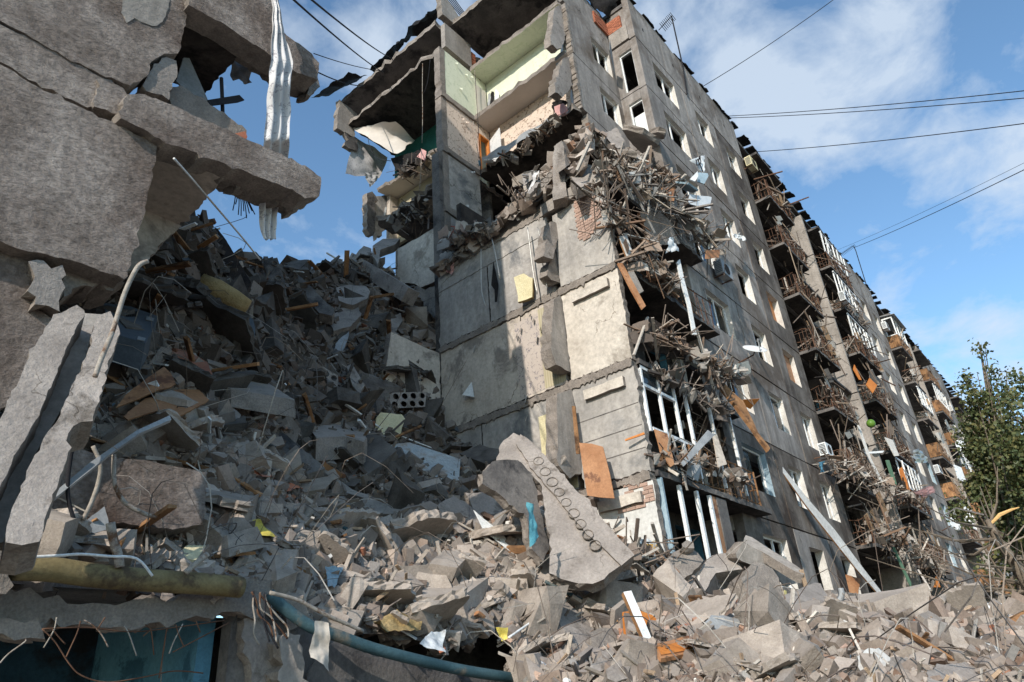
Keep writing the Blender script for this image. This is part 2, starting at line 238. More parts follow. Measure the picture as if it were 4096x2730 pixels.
# ------------------------------------------------------------------ mesh helpers
def R3(n):
    """frame whose third axis is n"""
    n = Vector(n).normalized(); a = Vector((0, 0, 1)) if abs(n.z) < .9 else Vector((1, 0, 0))
    x = a.cross(n).normalized(); return x, n.cross(x), n
class MB:
    def __init__(s): s.v = []; s.f = []; s.m = []; s.c = []; s.hascol = False
    def add(s, vs, fs, mi=0, col=None):
        k = len(s.v); s.v += [tuple(v) for v in vs]; s.f += [tuple(i + k for i in f) for f in fs]; s.m += [mi] * len(fs)
        if col is not None: s.hascol = True
        s.c += [col or (1, 1, 1)] * len(vs); return s
    def box(s, a, b, mi=0, col=None):
        x0, y0, z0 = a; x1, y1, z1 = b
        return s.add([(x0, y0, z0), (x1, y0, z0), (x1, y1, z0), (x0, y1, z0), (x0, y0, z1), (x1, y0, z1), (x1, y1, z1), (x0, y1, z1)],
              [(0, 3, 2, 1), (4, 5, 6, 7), (0, 1, 5, 4), (1, 2, 6, 5), (2, 3, 7, 6), (3, 0, 4, 7)], mi, col)
    def bar(s, p0, p1, w, h=None, up=(0, 0, 1), mi=0, col=None, taper=1.):
        h = h or w; p0 = Vector(p0); p1 = Vector(p1); d = (p1 - p0)
        if d.length < 1e-5: return s
        d.normalize(); x = d.cross(Vector(up))
        if x.length < 1e-3: x = d.cross(Vector((1, 0, .2)))
        x.normalize(); y = x.cross(d); vs = []
        for p, t in ((p0, 1.), (p1, taper)):
            for sx, sy in ((-1, -1), (1, -1), (1, 1), (-1, 1)): vs.append(p + x * (w / 2 * sx * t) + y * (h / 2 * sy * t))
        return s.add(vs, [(0, 1, 2, 3), (7, 6, 5, 4), (0, 4, 5, 1), (1, 5, 6, 2), (2, 6, 7, 3), (3, 7, 4, 0)], mi, col)
    def tube(s, pts, r, seg=6, mi=0, col=None, cap=True):
        pts = [Vector(p) for p in pts]; n = len(pts); vs = []; pn = None
        for i, p in enumerate(pts):
            d = (pts[min(i + 1, n - 1)] - pts[max(i - 1, 0)]).normalized()
            x = d.cross(Vector((0, 0, 1)) if abs(d.z) < .95 else Vector((1, 0, 0))).normalized() if pn is None else (pn - d * pn.dot(d)).normalized()
            pn = x; y = d.cross(x); rr = r[i] if isinstance(r, (list, tuple)) else r
            for k in range(seg):
                a = 2 * math.pi * k / seg; vs.append(p + x * (math.cos(a) * rr) + y * (math.sin(a) * rr))
        fs = [(i * seg + k, i * seg + (k + 1) % seg, (i + 1) * seg + (k + 1) % seg, (i + 1) * seg + k) for i in range(n - 1) for k in range(seg)]
        if cap: fs += [tuple(range(seg - 1, -1, -1)), tuple(range((n - 1) * seg, n * seg))]
        return s.add(vs, fs, mi, col)
    def ext(s, outline, d, jag=0., step=.18, mi=0, side=1, col=None, layers=1):
        """closed outline (3D, planar) pushed along d; jag roughens its rim like a broken edge"""
        P = [Vector(p) for p in outline]; d = Vector(d); Q = []; n = len(P); nr = (P[1] - P[0]).cross(P[2] - P[1])
        nr = d.normalized(); c = sum(P, Vector()) / n
        for i in range(n):
            a, b = P[i], P[(i + 1) % n]; L = (b - a).length; k = max(1, min(60, int(L / step))) if jag else 1
            for j in range(k):
                q = a.lerp(b, j / k)
                if jag and j: 
                    t = (b - a).normalized(); o = nr.cross(t); q = q + o * (noise.noise(q * 1.9) * jag * 1.1 + noise.noise(q * 11) * jag * .8 + random.uniform(-1, 1) * jag * .7 + (random.uniform(-2.4, 0) * jag if random.random() < .12 else 0)) + t * random.uniform(-.3, .3) * step
                Q.append(q)
        m = len(Q); vs = []
        for l in range(layers + 1):
            f = l / layers
            for q in Q:
                o = Vector((0, 0, 0))
                if jag and 0 < l: 
                    o = (c - q).normalized() * random.uniform(-.9, 1.3) * jag; o -= nr * o.dot(nr)
                vs.append(q + d * f + o)
        fs = []
        for l in range(layers):
            for i in range(m): fs.append((l * m + i, l * m + (i + 1) % m, (l + 1) * m + (i + 1) % m, (l + 1) * m + i))
        s.add(vs, fs, side, col); k = len(s.v) - len(vs)
        s.f += [tuple(k + i for i in range(m - 1, -1, -1)), tuple(k + layers * m + i for i in range(m))]; s.m += [mi, side if layers > 1 else mi]
        return s
    def build(s, name, mats, parent=None, smooth=False, fix=True):
        me = bpy.data.meshes.new(name); me.from_pydata(s.v, [], s.f)
        mats = mats if isinstance(mats, (list, tuple)) else [mats]
        for m in mats: me.materials.append(M[m] if isinstance(m, str) else m)
        if len(mats) > 1: me.polygons.foreach_set('material_index', [min(i, len(mats) - 1) for i in s.m])
        if smooth: me.polygons.foreach_set('use_smooth', [True] * len(me.polygons))
        if s.hascol:
            at = me.attributes.new('Col', 'FLOAT_COLOR', 'POINT'); at.data.foreach_set('color', np.array([(*c, 1) for c in s.c], dtype=np.float32).ravel())
        if fix:
            bm = bmesh.new(); bm.from_mesh(me); bmesh.ops.recalc_face_normals(bm, faces=bm.faces); bm.to_mesh(me); bm.free()
        me.update()
        o = bpy.data.objects.new(name, me); COL.objects.link(o)
        if parent is not None:
            o.parent = parent
            if parent.type == 'EMPTY': o.matrix_parent_inverse = Matrix.Translation(-parent.location)
        return o
def tag(o, label=None, cat=None, group=None, kind=None):
    if label: o['label'] = label
    if cat: o['category'] = cat
    if group: o['group'] = group
    if kind: o['kind'] = kind
    return o
def empty(name, loc, label, cat, group=None):
    o = bpy.data.objects.new(name, None); COL.objects.link(o); o.location = loc; o.empty_display_size = .3
    return tag(o, label, cat, group)
def thing(mb, name, mats, label, cat, group=None, smooth=False):
    return tag(mb.build(name, mats, None, smooth), label, cat, group)
def wall(mb, ax, val, th, u0, u1, v0, v1, holes=(), mi=0, rv=1):
    """wall slab with rectangular openings: ax 1 = faces -Y (u is X), ax 0 = faces -X (u is Y)"""
    us = sorted({u0, u1, *[min(max(x, u0), u1) for h in holes for x in h[:2]]}); vs_ = sorted({v0, v1, *[min(max(x, v0), v1) for h in holes for x in h[2:4]]})
    def P(u, v, t): return (u, val + t, v) if ax == 1 else (val + t, u, v)
    def solid(i, j):
        if i < 0 or j < 0 or i >= len(us) - 1 or j >= len(vs_) - 1: return False
        cu = (us[i] + us[i + 1]) / 2; cv = (vs_[j] + vs_[j + 1]) / 2
        return not any(h[0] < cu < h[1] and h[2] < cv < h[3] for h in holes)
    for i in range(len(us) - 1):
        for j in range(len(vs_) - 1):
            if not solid(i, j): continue
            a, b, c, d = us[i], us[i + 1], vs_[j], vs_[j + 1]
            mb.add([P(a, c, 0), P(b, c, 0), P(b, d, 0), P(a, d, 0)], [(0, 1, 2, 3)], mi)
            mb.add([P(a, c, th), P(b, c, th), P(b, d, th), P(a, d, th)], [(3, 2, 1, 0)], mi)
            for (ii, jj, q) in ((i - 1, j, (a, c, a, d)), (i + 1, j, (b, c, b, d)), (i, j - 1, (a, c, b, c)), (i, j + 1, (a, d, b, d))):
                if not solid(ii, jj):
                    inner = 0 <= ii < len(us) - 1 and 0 <= jj < len(vs_) - 1
                    mb.add([P(q[0], q[1], 0), P(q[2], q[3], 0), P(q[2], q[3], th), P(q[0], q[1], th)], [(0, 1, 2, 3)], rv if inner else mi)
    return mb
def plan(n_mb, pts, ax, val): return [U(px, py, ax, val) for px, py in pts]
# ------------------------------------------------------------------ the long apartment block
C_ = [1.5 + 2.8 * k for k in range(9)]          # underside of each floor slab
bld = empty('apartment_block', (60, 14, -1.7), 'long grey nine-storey panel apartment block torn open at its near end', 'building')
def bpart(mb, name, mats, label=None, smooth=False, parent=None):
    o = mb.build(name, mats, parent or bld, smooth)
    if label: o['label'] = label
    return o
AX = {0: Vector((1, 0, 0)), 1: Vector((0, 1, 0)), 2: Vector((0, 0, 1))}
def pp(name, mats, vk, pts, ax, val, th, jag=0., parent='bld', label=None, step=.18, layers=1, mb=None):
    b = mb or MB(); b.ext([U(px, py, ax, val) for px, py in V(vk, *pts)], AX[ax] * th, jag, step, 0, 1, None, layers)
    if mb is not None: return b
    o = b.build(name, mats, bld if parent == 'bld' else parent)
    if label: o['label'] = label
    return o
PER = [19.3, 43.75, 68.2, 92.65]
BAYS = [(0, 3.9, 1.2, 3.05), (3.9, 7.2, 5.0, 6.35), (7.2, 10.5, 8.1, 9.4)]
Yf = 7.73
def frame_mb(x0, x1, z0, z1, y, mull=True, t=.06, pane=None):
    b = MB()
    b.box((x0, y, z0), (x0 + t, y + .06, z1)); b.box((x1 - t, y, z0), (x1, y + .06, z1)); b.box((x0 + t, y, z0), (x1 - t, y + .06, z0 + t)); b.box((x0 + t, y, z1 - t), (x1 - t, y + .06, z1))
    if mull:
        xm = x0 + (x1 - x0) * random.choice([.4, .5, .6]); b.box((xm - t / 2, y, z0 + t), (xm + t / 2, y + .06, z1 - t))
    return b
for pi, X0 in enumerate(PER):
    for (b0, b1, w0, w1) in BAYS:
        for k in range(-1, 9):
            zt = C_[k] if k >= 0 else -1.3
            z0 = (C_[k - 1] if k >= 1 else -1.3 if k == 0 else -1.8) + .11; z1 = zt + .055
            if k < 0: continue
            b = MB(); W = zt - .4
            g = .022 + random.random() * .014
            x0, x1 = X0 + b0 + g, X0 + b1 - g
            hole = (X0 + w0, X0 + w1, W - 1.45, W)
            yy = Yf + random.uniform(-.008, .008)
            wall(b, 1, yy, .30, x0, x1, z0, z1, [hole])
            pn = bpart(b, 'facade_panel', ['fsoot' if (pi == 0 and b0 == 7.2) or (pi == 1 and b0 == 0) or (pi == 0 and k < 3 and random.random() < .6) else 'facade', 'reveal' if random.random() < .75 else 'ltblue', ])
            if X0 > 60 and k < 2: continue
            r = random.random()
            if b0 == 7.2 and pi == 0 and k == 4 + 1:
                q = MB().ext([(hole[0], yy + .12, hole[2]), (hole[1], yy + .26, hole[2]), (hole[1], yy + .26, hole[3]), (hole[0], yy + .12, hole[3])], (0, .02, 0)); q.build('window_board', 'orange', pn)['label'] = 'orange fibreboard closing the window'
            elif b0 == 7.2 and pi == 0 and k == 4:
                q = MB().box((hole[0], yy + .2, hole[2] + .25), (hole[1], yy + .22, hole[3])); q.build('window_board', 'ply', pn)['label'] = 'brown board closing the window'
            elif r < .78:
                fb = frame_mb(hole[0] + .003, hole[1] - .003, hole[2] + .003, hole[3] - .003, yy + .17, mull=random.random() < .8)
                fr = fb.build('window_frame', 'white', pn)
                if random.random() < .45:
                    xm = (hole[0] + hole[1]) / 2; s = random.random() < .5
                    a, c = (hole[0] + .07, xm) if s else (xm, hole[1] - .07)
                    q = MB().ext([(a, yy + .2, hole[2] + .07), (c, yy + .2, hole[2] + .07), (c, yy + .2, hole[3] - .5 * random.random() - .07), (a, yy + .2, hole[3] - .07)], (0, .008, 0)); q.build('window_pane', 'glass', pn)
    # attic band
    for i in range(4):
        b = MB(); a0 = X0 + i * 2.62 + .015; a1 = X0 + (i + 1) * 2.62 - .015; zr = 26.4
        top = [(a1, Yf, zr + random.uniform(-.05, .08))] + [(a1 + (a0 - a1) * t, Yf, zr + random.uniform(-.09, .07)) for t in (.2, .35, .5, .7, .85)] + [(a0, Yf, zr + random.uniform(-.05, .05))]
        b.ext([(a0, Yf, 24.02), (a1, Yf, 24.02)] + top, (0, .28, 0)); bpart(b, 'attic_panel', ['facade'])
        b = MB().box((a0 + .9, Yf - .004, 25.1), (a0 + 1.02, Yf + .0, 25.28)); bpart(b, 'vent_hole', ['char'])
    # lintel strip behind the horizontal joints
b = MB()
for k in range(9): b.box((19.35, Yf + .06, C_[k] + .0), (103.1, Yf + .2, C_[k] + .2))
bpart(b, 'joint_filler', 'concd')
# recessed loggia stacks between the window stacks
def railing(x0, x1, y, z, h=1.0, side=True, nb=.13, wob=.0, mb=None, yin=7.72):
    b = mb or MB(); n = max(2, int((x1 - x0) / nb)); w = lambda: random.uniform(-wob, wob)
    for zz in (z + .08, z + h * .5, z + h):
        p = [(x0 + (x1 - x0) * t / 5, y + w(), zz + w() * 1.3) for t in range(6)]
        b.tube(p, .022 if zz > z + h * .9 else .014, 4)
    for i in range(n + 1):
        x = x0 + (x1 - x0) * i / n
        if random.random() < (.92 - wob): b.bar((x + w() * .6, y + w() * .5, z), (x + w(), y + w(), z + h), .018)
    if side:
        for xs in (x0, x1):
            for zz in (z + .08, z + h * .5, z + h): b.tube([(xs, y, zz + w()), (xs + w(), (y + yin) / 2, zz + w()), (xs, yin, zz)], .016, 4)
            for q in range(1, 4): b.bar((xs, y + (yin - y) * q / 4, z), (xs + w(), y + (yin - y) * q / 4, z + h), .016)
        b.bar((x0, y, z), (x0, y, z + h), .04); b.bar((x1, y, z), (x1, y, z + h), .04)
    return b
def shade(c, a=.6, b=1.08):
    f = random.uniform(a, b); return tuple(x * f for x in c)
def sticks(mb, c, ext, n, l=(.4, 1.6), w=(.02, .07), cols=None, flat=.6, vert=.5, push=(0, 0, 0)):
    cols = cols or [(.85, .72, .6), (.5, .4, .34), (1.1, 1.05, 1), (.32, .28, .26), (.7, .6, .55)]
    for _ in range(n):
        p = Vector((c[0] + random.uniform(-1, 1) * ext[0], c[1] + random.uniform(-1, 1) * ext[1], c[2] + random.uniform(-1, 1) * ext[2]))
        d = Vector((random.gauss(0, 1), random.gauss(0, .5), random.gauss(0, vert))).normalized() * random.uniform(*l)
        ww = random.uniform(*w); mb.bar(p - d / 2, p + d / 2 + Vector(push), ww, ww * random.uniform(.25, 1), mi=0, col=shade(random.choice(cols)))
    return mb
BL = {}
for ri, (xa, xb) in enumerate([(29.8, 43.75), (54.25, 68.2), (78.7, 92.65)]):
    for k in range(0, 9):
        zc = C_[k] + .05; zb = C_[k - 1] + .1 if k else -1.3
        b = MB()
        holes = []
        for s0 in (xa + .4, xa + 3.9, xb - 6.3, xb - 3.2):
            holes += [(s0, s0 + .75, zb + .12, zc - .35), (s0 + .95, s0 + 2.3, zb + .95, zc - .35)]
        wall(b, 1, 8.9, .25, xa, xb, zb, zc + .05, holes)
        bpart(b, 'loggia_wall', ['char' if ri == 0 and k in (8, 5, 4, 3) else 'soot' if ri == 0 else 'facade', 'reveal' if ri else 'soot'])
        if ri < 2:
            for j, h in enumerate(holes):
                if random.random() < .55:
                    frame_mb(h[0], h[1], h[2], h[3], 9.0, mull=j % 2 == 1).build('loggia_frame', 'white' if random.random() < .8 else 'bluepaint', bld)
        # cheek walls
    for xx, t in ((xa - .2, .2), ((xa + xb) / 2 - .1, .2), (xb, .2)):
        for k in range(0, 9):
            zb = C_[k - 1] + .1 if k else -1.3
            b = MB().box((xx, 7.75 if xx != (xa + xb) / 2 - .1 else 7.3, zb), (xx + t, 8.9, C_[k] + .04)); bpart(b, 'loggia_cheek', 'fshade')
    for k in range(1, 9 + 1):
        zc = (C_[k] if k < 9 else 0) + .05 if k < 9 else None
        if k == 9: break
        for j, (s0, s1) in enumerate(((xa, xa + 3.3), (xb - 5.0, xb - .75))):
            b = MB().ext([(s0, 7.0, zc), (s1, 7.0, zc), (s1, 8.88, zc), (s0, 8.88, zc)], (0, 0, .13), jag=.012 if ri == 0 else 0)
            sl = bpart(b, 'balcony_slab', ['soot' if ri == 0 else 'concd', 'concd'])
            BL[(ri, k, j)] = (sl, s0, s1, zc + .13)
        b = MB().box((xa + 3.305, 7.6, zc + .01), (xb - 5.005, 8.88, zc + .12)); bpart(b, 'loggia_slab', 'concd')
for (ri, k, j), (sl, s0, s1, z) in BL.items():
    if k == 8: continue
    wob = (.10 if ri == 0 else .03) if k < 8 else 0
    if ri == 2 or (ri == 1 and random.random() < .4) or ri == 0:
        if not (ri == 0 and j == 1 and k in (6,)):
            railing(s0 + .05, s1 - .05, 7.03, z, 1.0, True, .14, wob).build('railing', 'rust', sl)
    if ri == 1:
        if k in (7, 4, 3, 1) or j == 1:
            b = MB(); n = 16
            for i in range(n): 
                x = s0 + (s1 - s0) * i / n; b.box((x + .005, 6.99 + random.uniform(-.01, .01), z + .05), (x + (s1 - s0) / n - .005, 7.015, z + 1.0 - random.random() * .05))
            for i in range(5): b.box((s0 + .0, 7.03 + i * .14, z + .05), (s0 + .02, 7.16 + i * .14, z + 1.0))
            b.build('balcony_boards', 'wood', sl)
    if ri < 2:
        b = MB(); n = {0: 54, 1: 22}[ri]
        if k in (7,): n //= 2
        sticks(b, ((s0 + s1) / 2, 7.3, z + .35), ((s1 - s0) / 2, .32, .4), n, (.3, 1.5), (.02, .09))
        sticks(b, ((s0 + s1) / 2, 7.15, z + .9), ((s1 - s0) / 2, .25, .9), n // 3, (.8, 2.2), (.025, .06), vert=1.4)
        for _ in range(n // 5):
            x = random.uniform(s0, s1); zz = z + random.uniform(0, 1.6); a = random.uniform(.15, .5); t = random.uniform(-.6, .6)
            col = random.choice([(.9, .9, .88), (.5, .42, .36), (.55, .62, .66), (.32, .3, .28), (.8, .55, .34)])
            b.ext([(x, 7.05, zz), (x + a, 7.05 + t * .3, zz + .1), (x + a * .8, 7.1 + t * .3, zz + a * 2), (x - .1, 7.1, zz + a * 1.6)], (0, .015, 0), col=col)
        if ri == 0: b.c = [tuple(v * .62 for v in c) for c in b.c]
        o = b.build('burnt_debris' if ri == 0 else 'balcony_debris', 'woodc', sl); o['kind'] = 'stuff'
# white glazing wreck on the upper balconies
for (ri, k, j) in [(0, 6, 1), (0, 7, 1), (0, 5, 1), (1, 5, 0), (1, 2, 0), (1, 6, 1), (1, 4, 1), (0, 2, 1)]:
    sl, s0, s1, z = BL[(ri, k, j)]; b = MB()
    for i in range(7):
        x = s0 + (s1 - s0) * i / 6; b.bar((x, 7.04, z + .95), (x + random.uniform(-.15, .15), 7.04 + random.uniform(-.12, .02), z + 2.35), .06)
    b.bar((s0, 7.04, z + .98), (s1, 7.04, z + 1.0), .07); b.bar((s0, 7.0, z + 2.35), (s1, 7.02, z + 2.38), .07); b.bar((s0 + .6, 7.02, z + 1.8), (s1, 7.02, z + 1.82), .05)
    b.build('glazing_frame', 'white', sl)
# enclosed white balcony at the top of the second stack
sl, s0, s1, z = BL[(1, 7, 0)]; b = MB()
for x in (s0 + .03, s0 + 1.1, s0 + 2.2, s1 - .05): b.box((x, 6.98, z + 1.0), (x + .09, 7.06, z + 2.4))
b.box((s0, 6.97, z + .98), (s1, 7.07, z + 1.06)); b.box((s0, 6.97, z + 2.4), (s1, 7.07, z + 2.5)); b.box((s0, 7.07, z + .98), (s0 + .08, 7.7, z + 1.06)); b.box((s0, 7.07, z + 2.4), (s0 + .08, 7.7, z + 2.5)); b.box((s0, 7.62, z + 1.06), (s0 + .08, 7.7, z + 2.4))
b.build('white_glazed_enclosure', 'white', sl)
b = MB().ext([(s0 - .2, 6.7, z + 2.52), (s1 + .1, 6.7, z + 2.52), (s1 + .1, 7.7, z + 2.66), (s0 - .2, 7.7, z + 2.66)], (0, 0, .03)); b.build('sheet_roof', 'greyp', sl)
# floors, inner walls and rear wall of the standing part
for k in range(0, 9):
    b = MB().box((19.5, 9.16, C_[k] + .02), (103, 19.8, C_[k] + .2)); bpart(b, 'floor_slab', 'concd')
b = MB()
for i, x in enumerate([23.2, 26.5, 33, 37, 40, 47.6, 51, 54.3, 58, 61, 65, 72, 75.5, 85, 96]):
    for k in range(0, 9):
        zb = C_[k - 1] + .21 if k else -1.3
        b.box((x, 9.2, zb), (x + .15, 13.9, C_[k]))
o = bpart(b, 'inner_partition', 'beige'); o['kind'] = 'stuff'
bpart(MB().box((19.5, 13.95, -1.5), (103, 14.1, 26)), 'inner_spine_wall', 'beige')
bpart(MB().box((17.2, 19.85, -1.5), (103.1, 20.1, 26.2)), 'rear_wall', 'facade')
bpart(MB().box((103.0, Yf + .3, -1.5), (103.3, 19.85, 26.2)), 'end_wall', 'facade')
b = MB().box((19.35, Yf + .28, 26.1), (103.2, 20.3, 26.28)); bpart(b, 'roof_slab', 'concd')
# tar felt turned up along the roof edge
for i in range(64):
    x = 19.4 + i * 1.3 + random.uniform(-.3, .3); L = random.uniform(.6, 1.25); b = MB()
    b.ext([(x, Yf - random.uniform(.0, .12), 26.44), (x + L, Yf - random.uniform(.0, .15), 26.44 + random.uniform(-.02, .05)), (x + L * .9, Yf + .5, 26.5), (x, Yf + .5, 26.5)], (0, 0, random.uniform(.03, .09)), jag=.03)
    bpart(b, 'felt_flap', ['black'])
# step wall at the near corner: the two upper storeys keep their balcony doors
for k in (8, 7, 6, 5, 4, 3, 2, 1):
    b = MB(); z0 = C_[k - 1] + .1; wall(b, 0, 19.31, .28, Yf + .302, 8.9, z0, C_[k] + .06, [(8.02, 8.62, z0 + .15, z0 + 2.3)])
    s = bpart(b, 'step_wall', ['facade', 'reveal'])
    if k in (8, 7):
        f = MB(); 
        for a in ((8.02, 8.07), (8.57, 8.62)): f.box((19.40, a[0] + .002, z0 + .155), (19.46, a[1] - .002, z0 + 2.295))
        f.box((19.40, 8.07, z0 + .155), (19.46, 8.57, z0 + .22)); f.box((19.40, 8.07, z0 + 2.22), (19.46, 8.57, z0 + 2.295)); f.build('door_frame', 'white', s)
    if k == 7: MB().box((19.48, 8.08, z0 + .2), (19.51, 8.56, z0 + 1.7)).build('white_sheet', 'white', s)
# attic brickwork at the same corner, brick by brick
def bricks(ax, val, u0, u1, v0, v1, parent, bl=.24, bh=.075, th=.1, mats='brick', cut=lambda u, v: True):
    me = None; r = 0; v = v0
    while v < v1:
        u = u0 - (bl / 2 if r % 2 else 0)
        while u < u1:
            a, b_ = max(u, u0), min(u + bl - .012, u1)
            if b_ - a > .05 and cut((a + b_) / 2, v):
                full = b_ - a > bl - .02
                if full and me is not None: o = bpy.data.objects.new('brick', me); COL.objects.link(o)
                else:
                    q = MB().box((0, 0, 0), ((b_ - a, th, bh - .012) if ax == 1 else (th, b_ - a, bh - .012))); o = q.build('brick', mats, None)
                    if full: me = o.data
                off = random.uniform(-.006, .01); loc = (a, val + off, v) if ax == 1 else (val + off, a, v)
                o.parent = parent
                if parent.type == 'EMPTY': o.matrix_parent_inverse = Matrix.Translation(-parent.location)
                o.location = loc
            u += bl
        v += bh; r += 1
back = bpart(MB().box((19.42, Yf + .31, 24.1), (19.6, 8.9, 26.2)), 'attic_return_wall', 'facade')
bricks(0, 19.3, Yf + .5, 8.88, 24.95, 25.65, back, bl=.22)
MB().box((19.30, Yf + .3, 24.1), (19.415, 8.9, 24.93)).build('render_patch', 'fshade', back)
back2 = bpart(MB().box((16.0, 8.95, 24.1), (19.4, 9.2, 26.0)), 'attic_front_wall', 'facade'); bricks(1, 8.86, 18.3, 19.28, 24.95, 25.6, back2, bl=.22, th=.08)

# ------------------------------------------------------------------ the torn-open end
# set-back front wall of the three upper storeys
for k in (8, 7, 6, 5):
    z0 = C_[k - 1] + .1; z1 = C_[k] + .06; b = MB(); xl = 16.05 if k != 6 else 16.4
    wall(b, 1, 8.9, .28, xl, 19.3, z0, z1, [(17.68, 19.0, z0 + 1.0, C_[k] - .35)])
    s = bpart(b, 'setback_panel', ['facade', 'reveal']); frame_mb(17.69, 18.99, z0 + 1.01, C_[k] - .36, 9.05).build('window_frame', 'white', s)
    j = MB()
    for i in range(9): j.ext([(xl + random.uniform(-.12, .02), 8.88, z0 + i * .28), (xl + .1, 8.88, z0 + i * .28), (xl + .1, 8.88, z0 + .3 + i * .28), (xl - random.uniform(0, .12), 8.88, z0 + .25 + i * .28)], (0, .26, 0), jag=.03, step=.08)
    j.build('broken_edge', 'conc_in', s)
MB().ext([(17.9, 8.2, 22.9), (19.0, 8.75, 22.7), (19.0, 8.8, 22.1), (17.9, 8.3, 22.4)], (.02, .04, 0)).build('hanging_sill_sheet', 'greyp', bld)
def slabz(name, mats, pts, z, th, jag=.06, label=None, step=.2, layers=2):
    b = MB().ext([(x, y, z) for x, y in pts], (0, 0, th), jag, step, 0, 1, None, layers); return bpart(b, name, mats, label)
slabz('room_slab', ['greenpap', 'conc_in'], [(15.85, 9.1), (19.3, 9.1), (19.3, 13.8), (15.85, 13.8)], 23.9, .22, .04)
slabz('room_slab', ['cream', 'conc_in'], [(15.85, 9.1), (19.3, 9.1), (19.3, 13.8), (15.85, 13.8)], 21.1, .22, .04)
slabz('room_slab', ['soot', 'conc_in'], [(15.8, 9.1), (19.3, 9.1), (19.3, 13.8), (16.0, 13.8)], 18.3, .22, .08)
slabz('room_slab', ['soot', 'conc_in'], [(16.6, 9.3), (19.3, 9.1), (19.3, 13.8), (16.2, 13.8)], 15.5, .22, .12)
slabz('roof_slab', ['concd', 'conc_in'], [(14.85, 8.95), (19.3, 8.95), (19.3, 14.0), (14.85, 14.0)], 25.86, .24, .05)
slabz('roof_slab', ['concd', 'conc_in'], [(14.1, 14.05), (19.3, 14.05), (19.3, 20.6), (14.0, 20.6)], 25.5, .24, .05)
slabz('rear_slab', ['soot', 'conc_in'], [(14.15, 14.0), (19.3, 14.0), (19.3, 19.9), (14.15, 19.9)], 23.9, .22, .06)
slabz('rear_slab', ['cream', 'conc_in'], [(16.0, 14.1), (19.3, 14.1), (19.3, 19.9), (15.95, 19.9)], 21.1, .2, .1)
slabz('rear_slab', ['concd', 'conc_in'], [(15.3, 14.2), (19.3, 14.2), (19.3, 18.9), (15.2, 18.9)], 18.3, .24, .14)
# party walls seen across the rooms
def pw(name, m, y0, y1, z0, z1, x=16.82, th=.15): return bpart(MB().box((x, y0, z0), (x + th, y1, z1)), name, m)
pw('party_wall', 'greenpap', 9.15, 13.78, 21.33, 23.89); pw('party_wall', 'floral', 9.15, 13.78, 18.53, 21.09)
pw('party_wall', 'beige', 9.15, 13.78, 15.73, 18.29, 18.4); pw('party_wall', 'grey', 9.15, 13.78, 12.9, 15.49, 17.2)
pw('party_wall', 'concd', 9.15, 13.78, 24.13, 25.85, 18.2)
pw('rear_party_wall', 'teal', 14.2, 19.85, 21.33, 23.89, 16.9); pw('rear_party_wall', 'stripe', 14.2, 19.85, 18.55, 21.09, 16.93); pw('rear_party_wall', 'concd', 14.2, 19.85, 24.13, 25.49, 17.5)
pw('rear_party_wall', 'concd', 14.2, 19.8, 12.9, 18.3, 17.0)
bpart(MB().box((16.45, 19.65, 18.55), (16.93, 19.85, 21.09)), 'rear_return_wall', 'beige')
# wall across the block between front and rear rooms
for k, m in ((8, 'greenpap'), (7, 'floral'), (6, 'grey'), (5, 'grey'), (4, 'grey')):
    z0 = C_[k - 1] + .24; z1 = C_[k] - .01
    s = bpart(MB().box((14.32, 13.8, z0), (16.02, 13.98, z1)), 'cross_wall', m)
    e = MB().ext([(14.02, 13.79, z0 - .05), (14.31, 13.79, z0 - .05), (14.31, 13.79, z1), (14.02, 13.79, z1)], (0, .32, 0), jag=.025, step=.2); e.build('wall_end', 'conc_in', s)
    MB().ext([(14.0, 13.72, z0 - .26), (16.0, 13.72, z0 - .26), (16.0, 13.72, z0 - .01), (14.0, 13.72, z0 - .01)], (0, .36, 0), jag=.03, step=.15).build('slab_edge', 'conc_in', s)
    p = MB()   # peeling paper
    for i in range(4):
        x = random.uniform(14.35, 15.8); z = random.choice([z1 - random.uniform(.05, .5), random.uniform(z0, z1)]); a = random.uniform(.04, .1)
        p.ext([(x, 13.78, z), (x + a, 13.7, z + .02), (x + a * .7, 13.66, z - a * 1.6)], (0, -.004, 0))
    p.build('peeling_paper', m if m != 'grey' else 'whitewash', s)['kind'] = 'stuff'
bpart(MB().box((16.03, 13.8, 21.35), (16.8, 13.9, 23.88)), 'hall_wall', 'greenpap'); bpart(MB().box((16.12, 13.74, 21.4), (16.7, 13.8, 23.3)), 'cream_door', 'cream')
b = MB(); wall(b, 1, 13.8, .15, 16.03, 16.81, 18.53, 21.08, [(16.1, 16.72, 18.6, 20.55)]); s = bpart(b, 'hall_wall', ['floral', 'orange'])
f = MB(); f.box((16.1, 13.74, 18.6), (16.17, 13.95, 20.55)); f.box((16.65, 13.74, 18.6), (16.72, 13.95, 20.55)); f.box((16.17, 13.74, 20.48), (16.65, 13.95, 20.55)); f.build('orange_door_frame', 'orange', s)
MB().ext([(16.70, 13.74, 18.6), (16.42, 12.95, 18.6), (16.42, 12.95, 20.5), (16.70, 13.74, 20.5)], (.035, -.012, 0)).build('white_door', 'white', s)
bpart(MB().box((14.35, 13.75, 24.15), (15.92, 13.98, 25.55)), 'attic_cross_wall', 'fshade')
st = bpart(MB().box((15.95, 13.9, 24.15), (16.25, 14.0, 25.3)), 'brick_pier', 'concd'); bricks(1, 13.78, 15.95, 16.25, 24.2, 25.2, st, bl=.15)
bpart(MB().ext([(14.2, 13.7, 25.9), (15.6, 13.7, 25.9), (15.3, 13.7, 26.6), (14.35, 13.7, 27.3), (14.1, 13.7, 27.2)], (0, .3, 0), jag=.04), 'roof_parapet_stub', ['fshade', 'conc_in'])
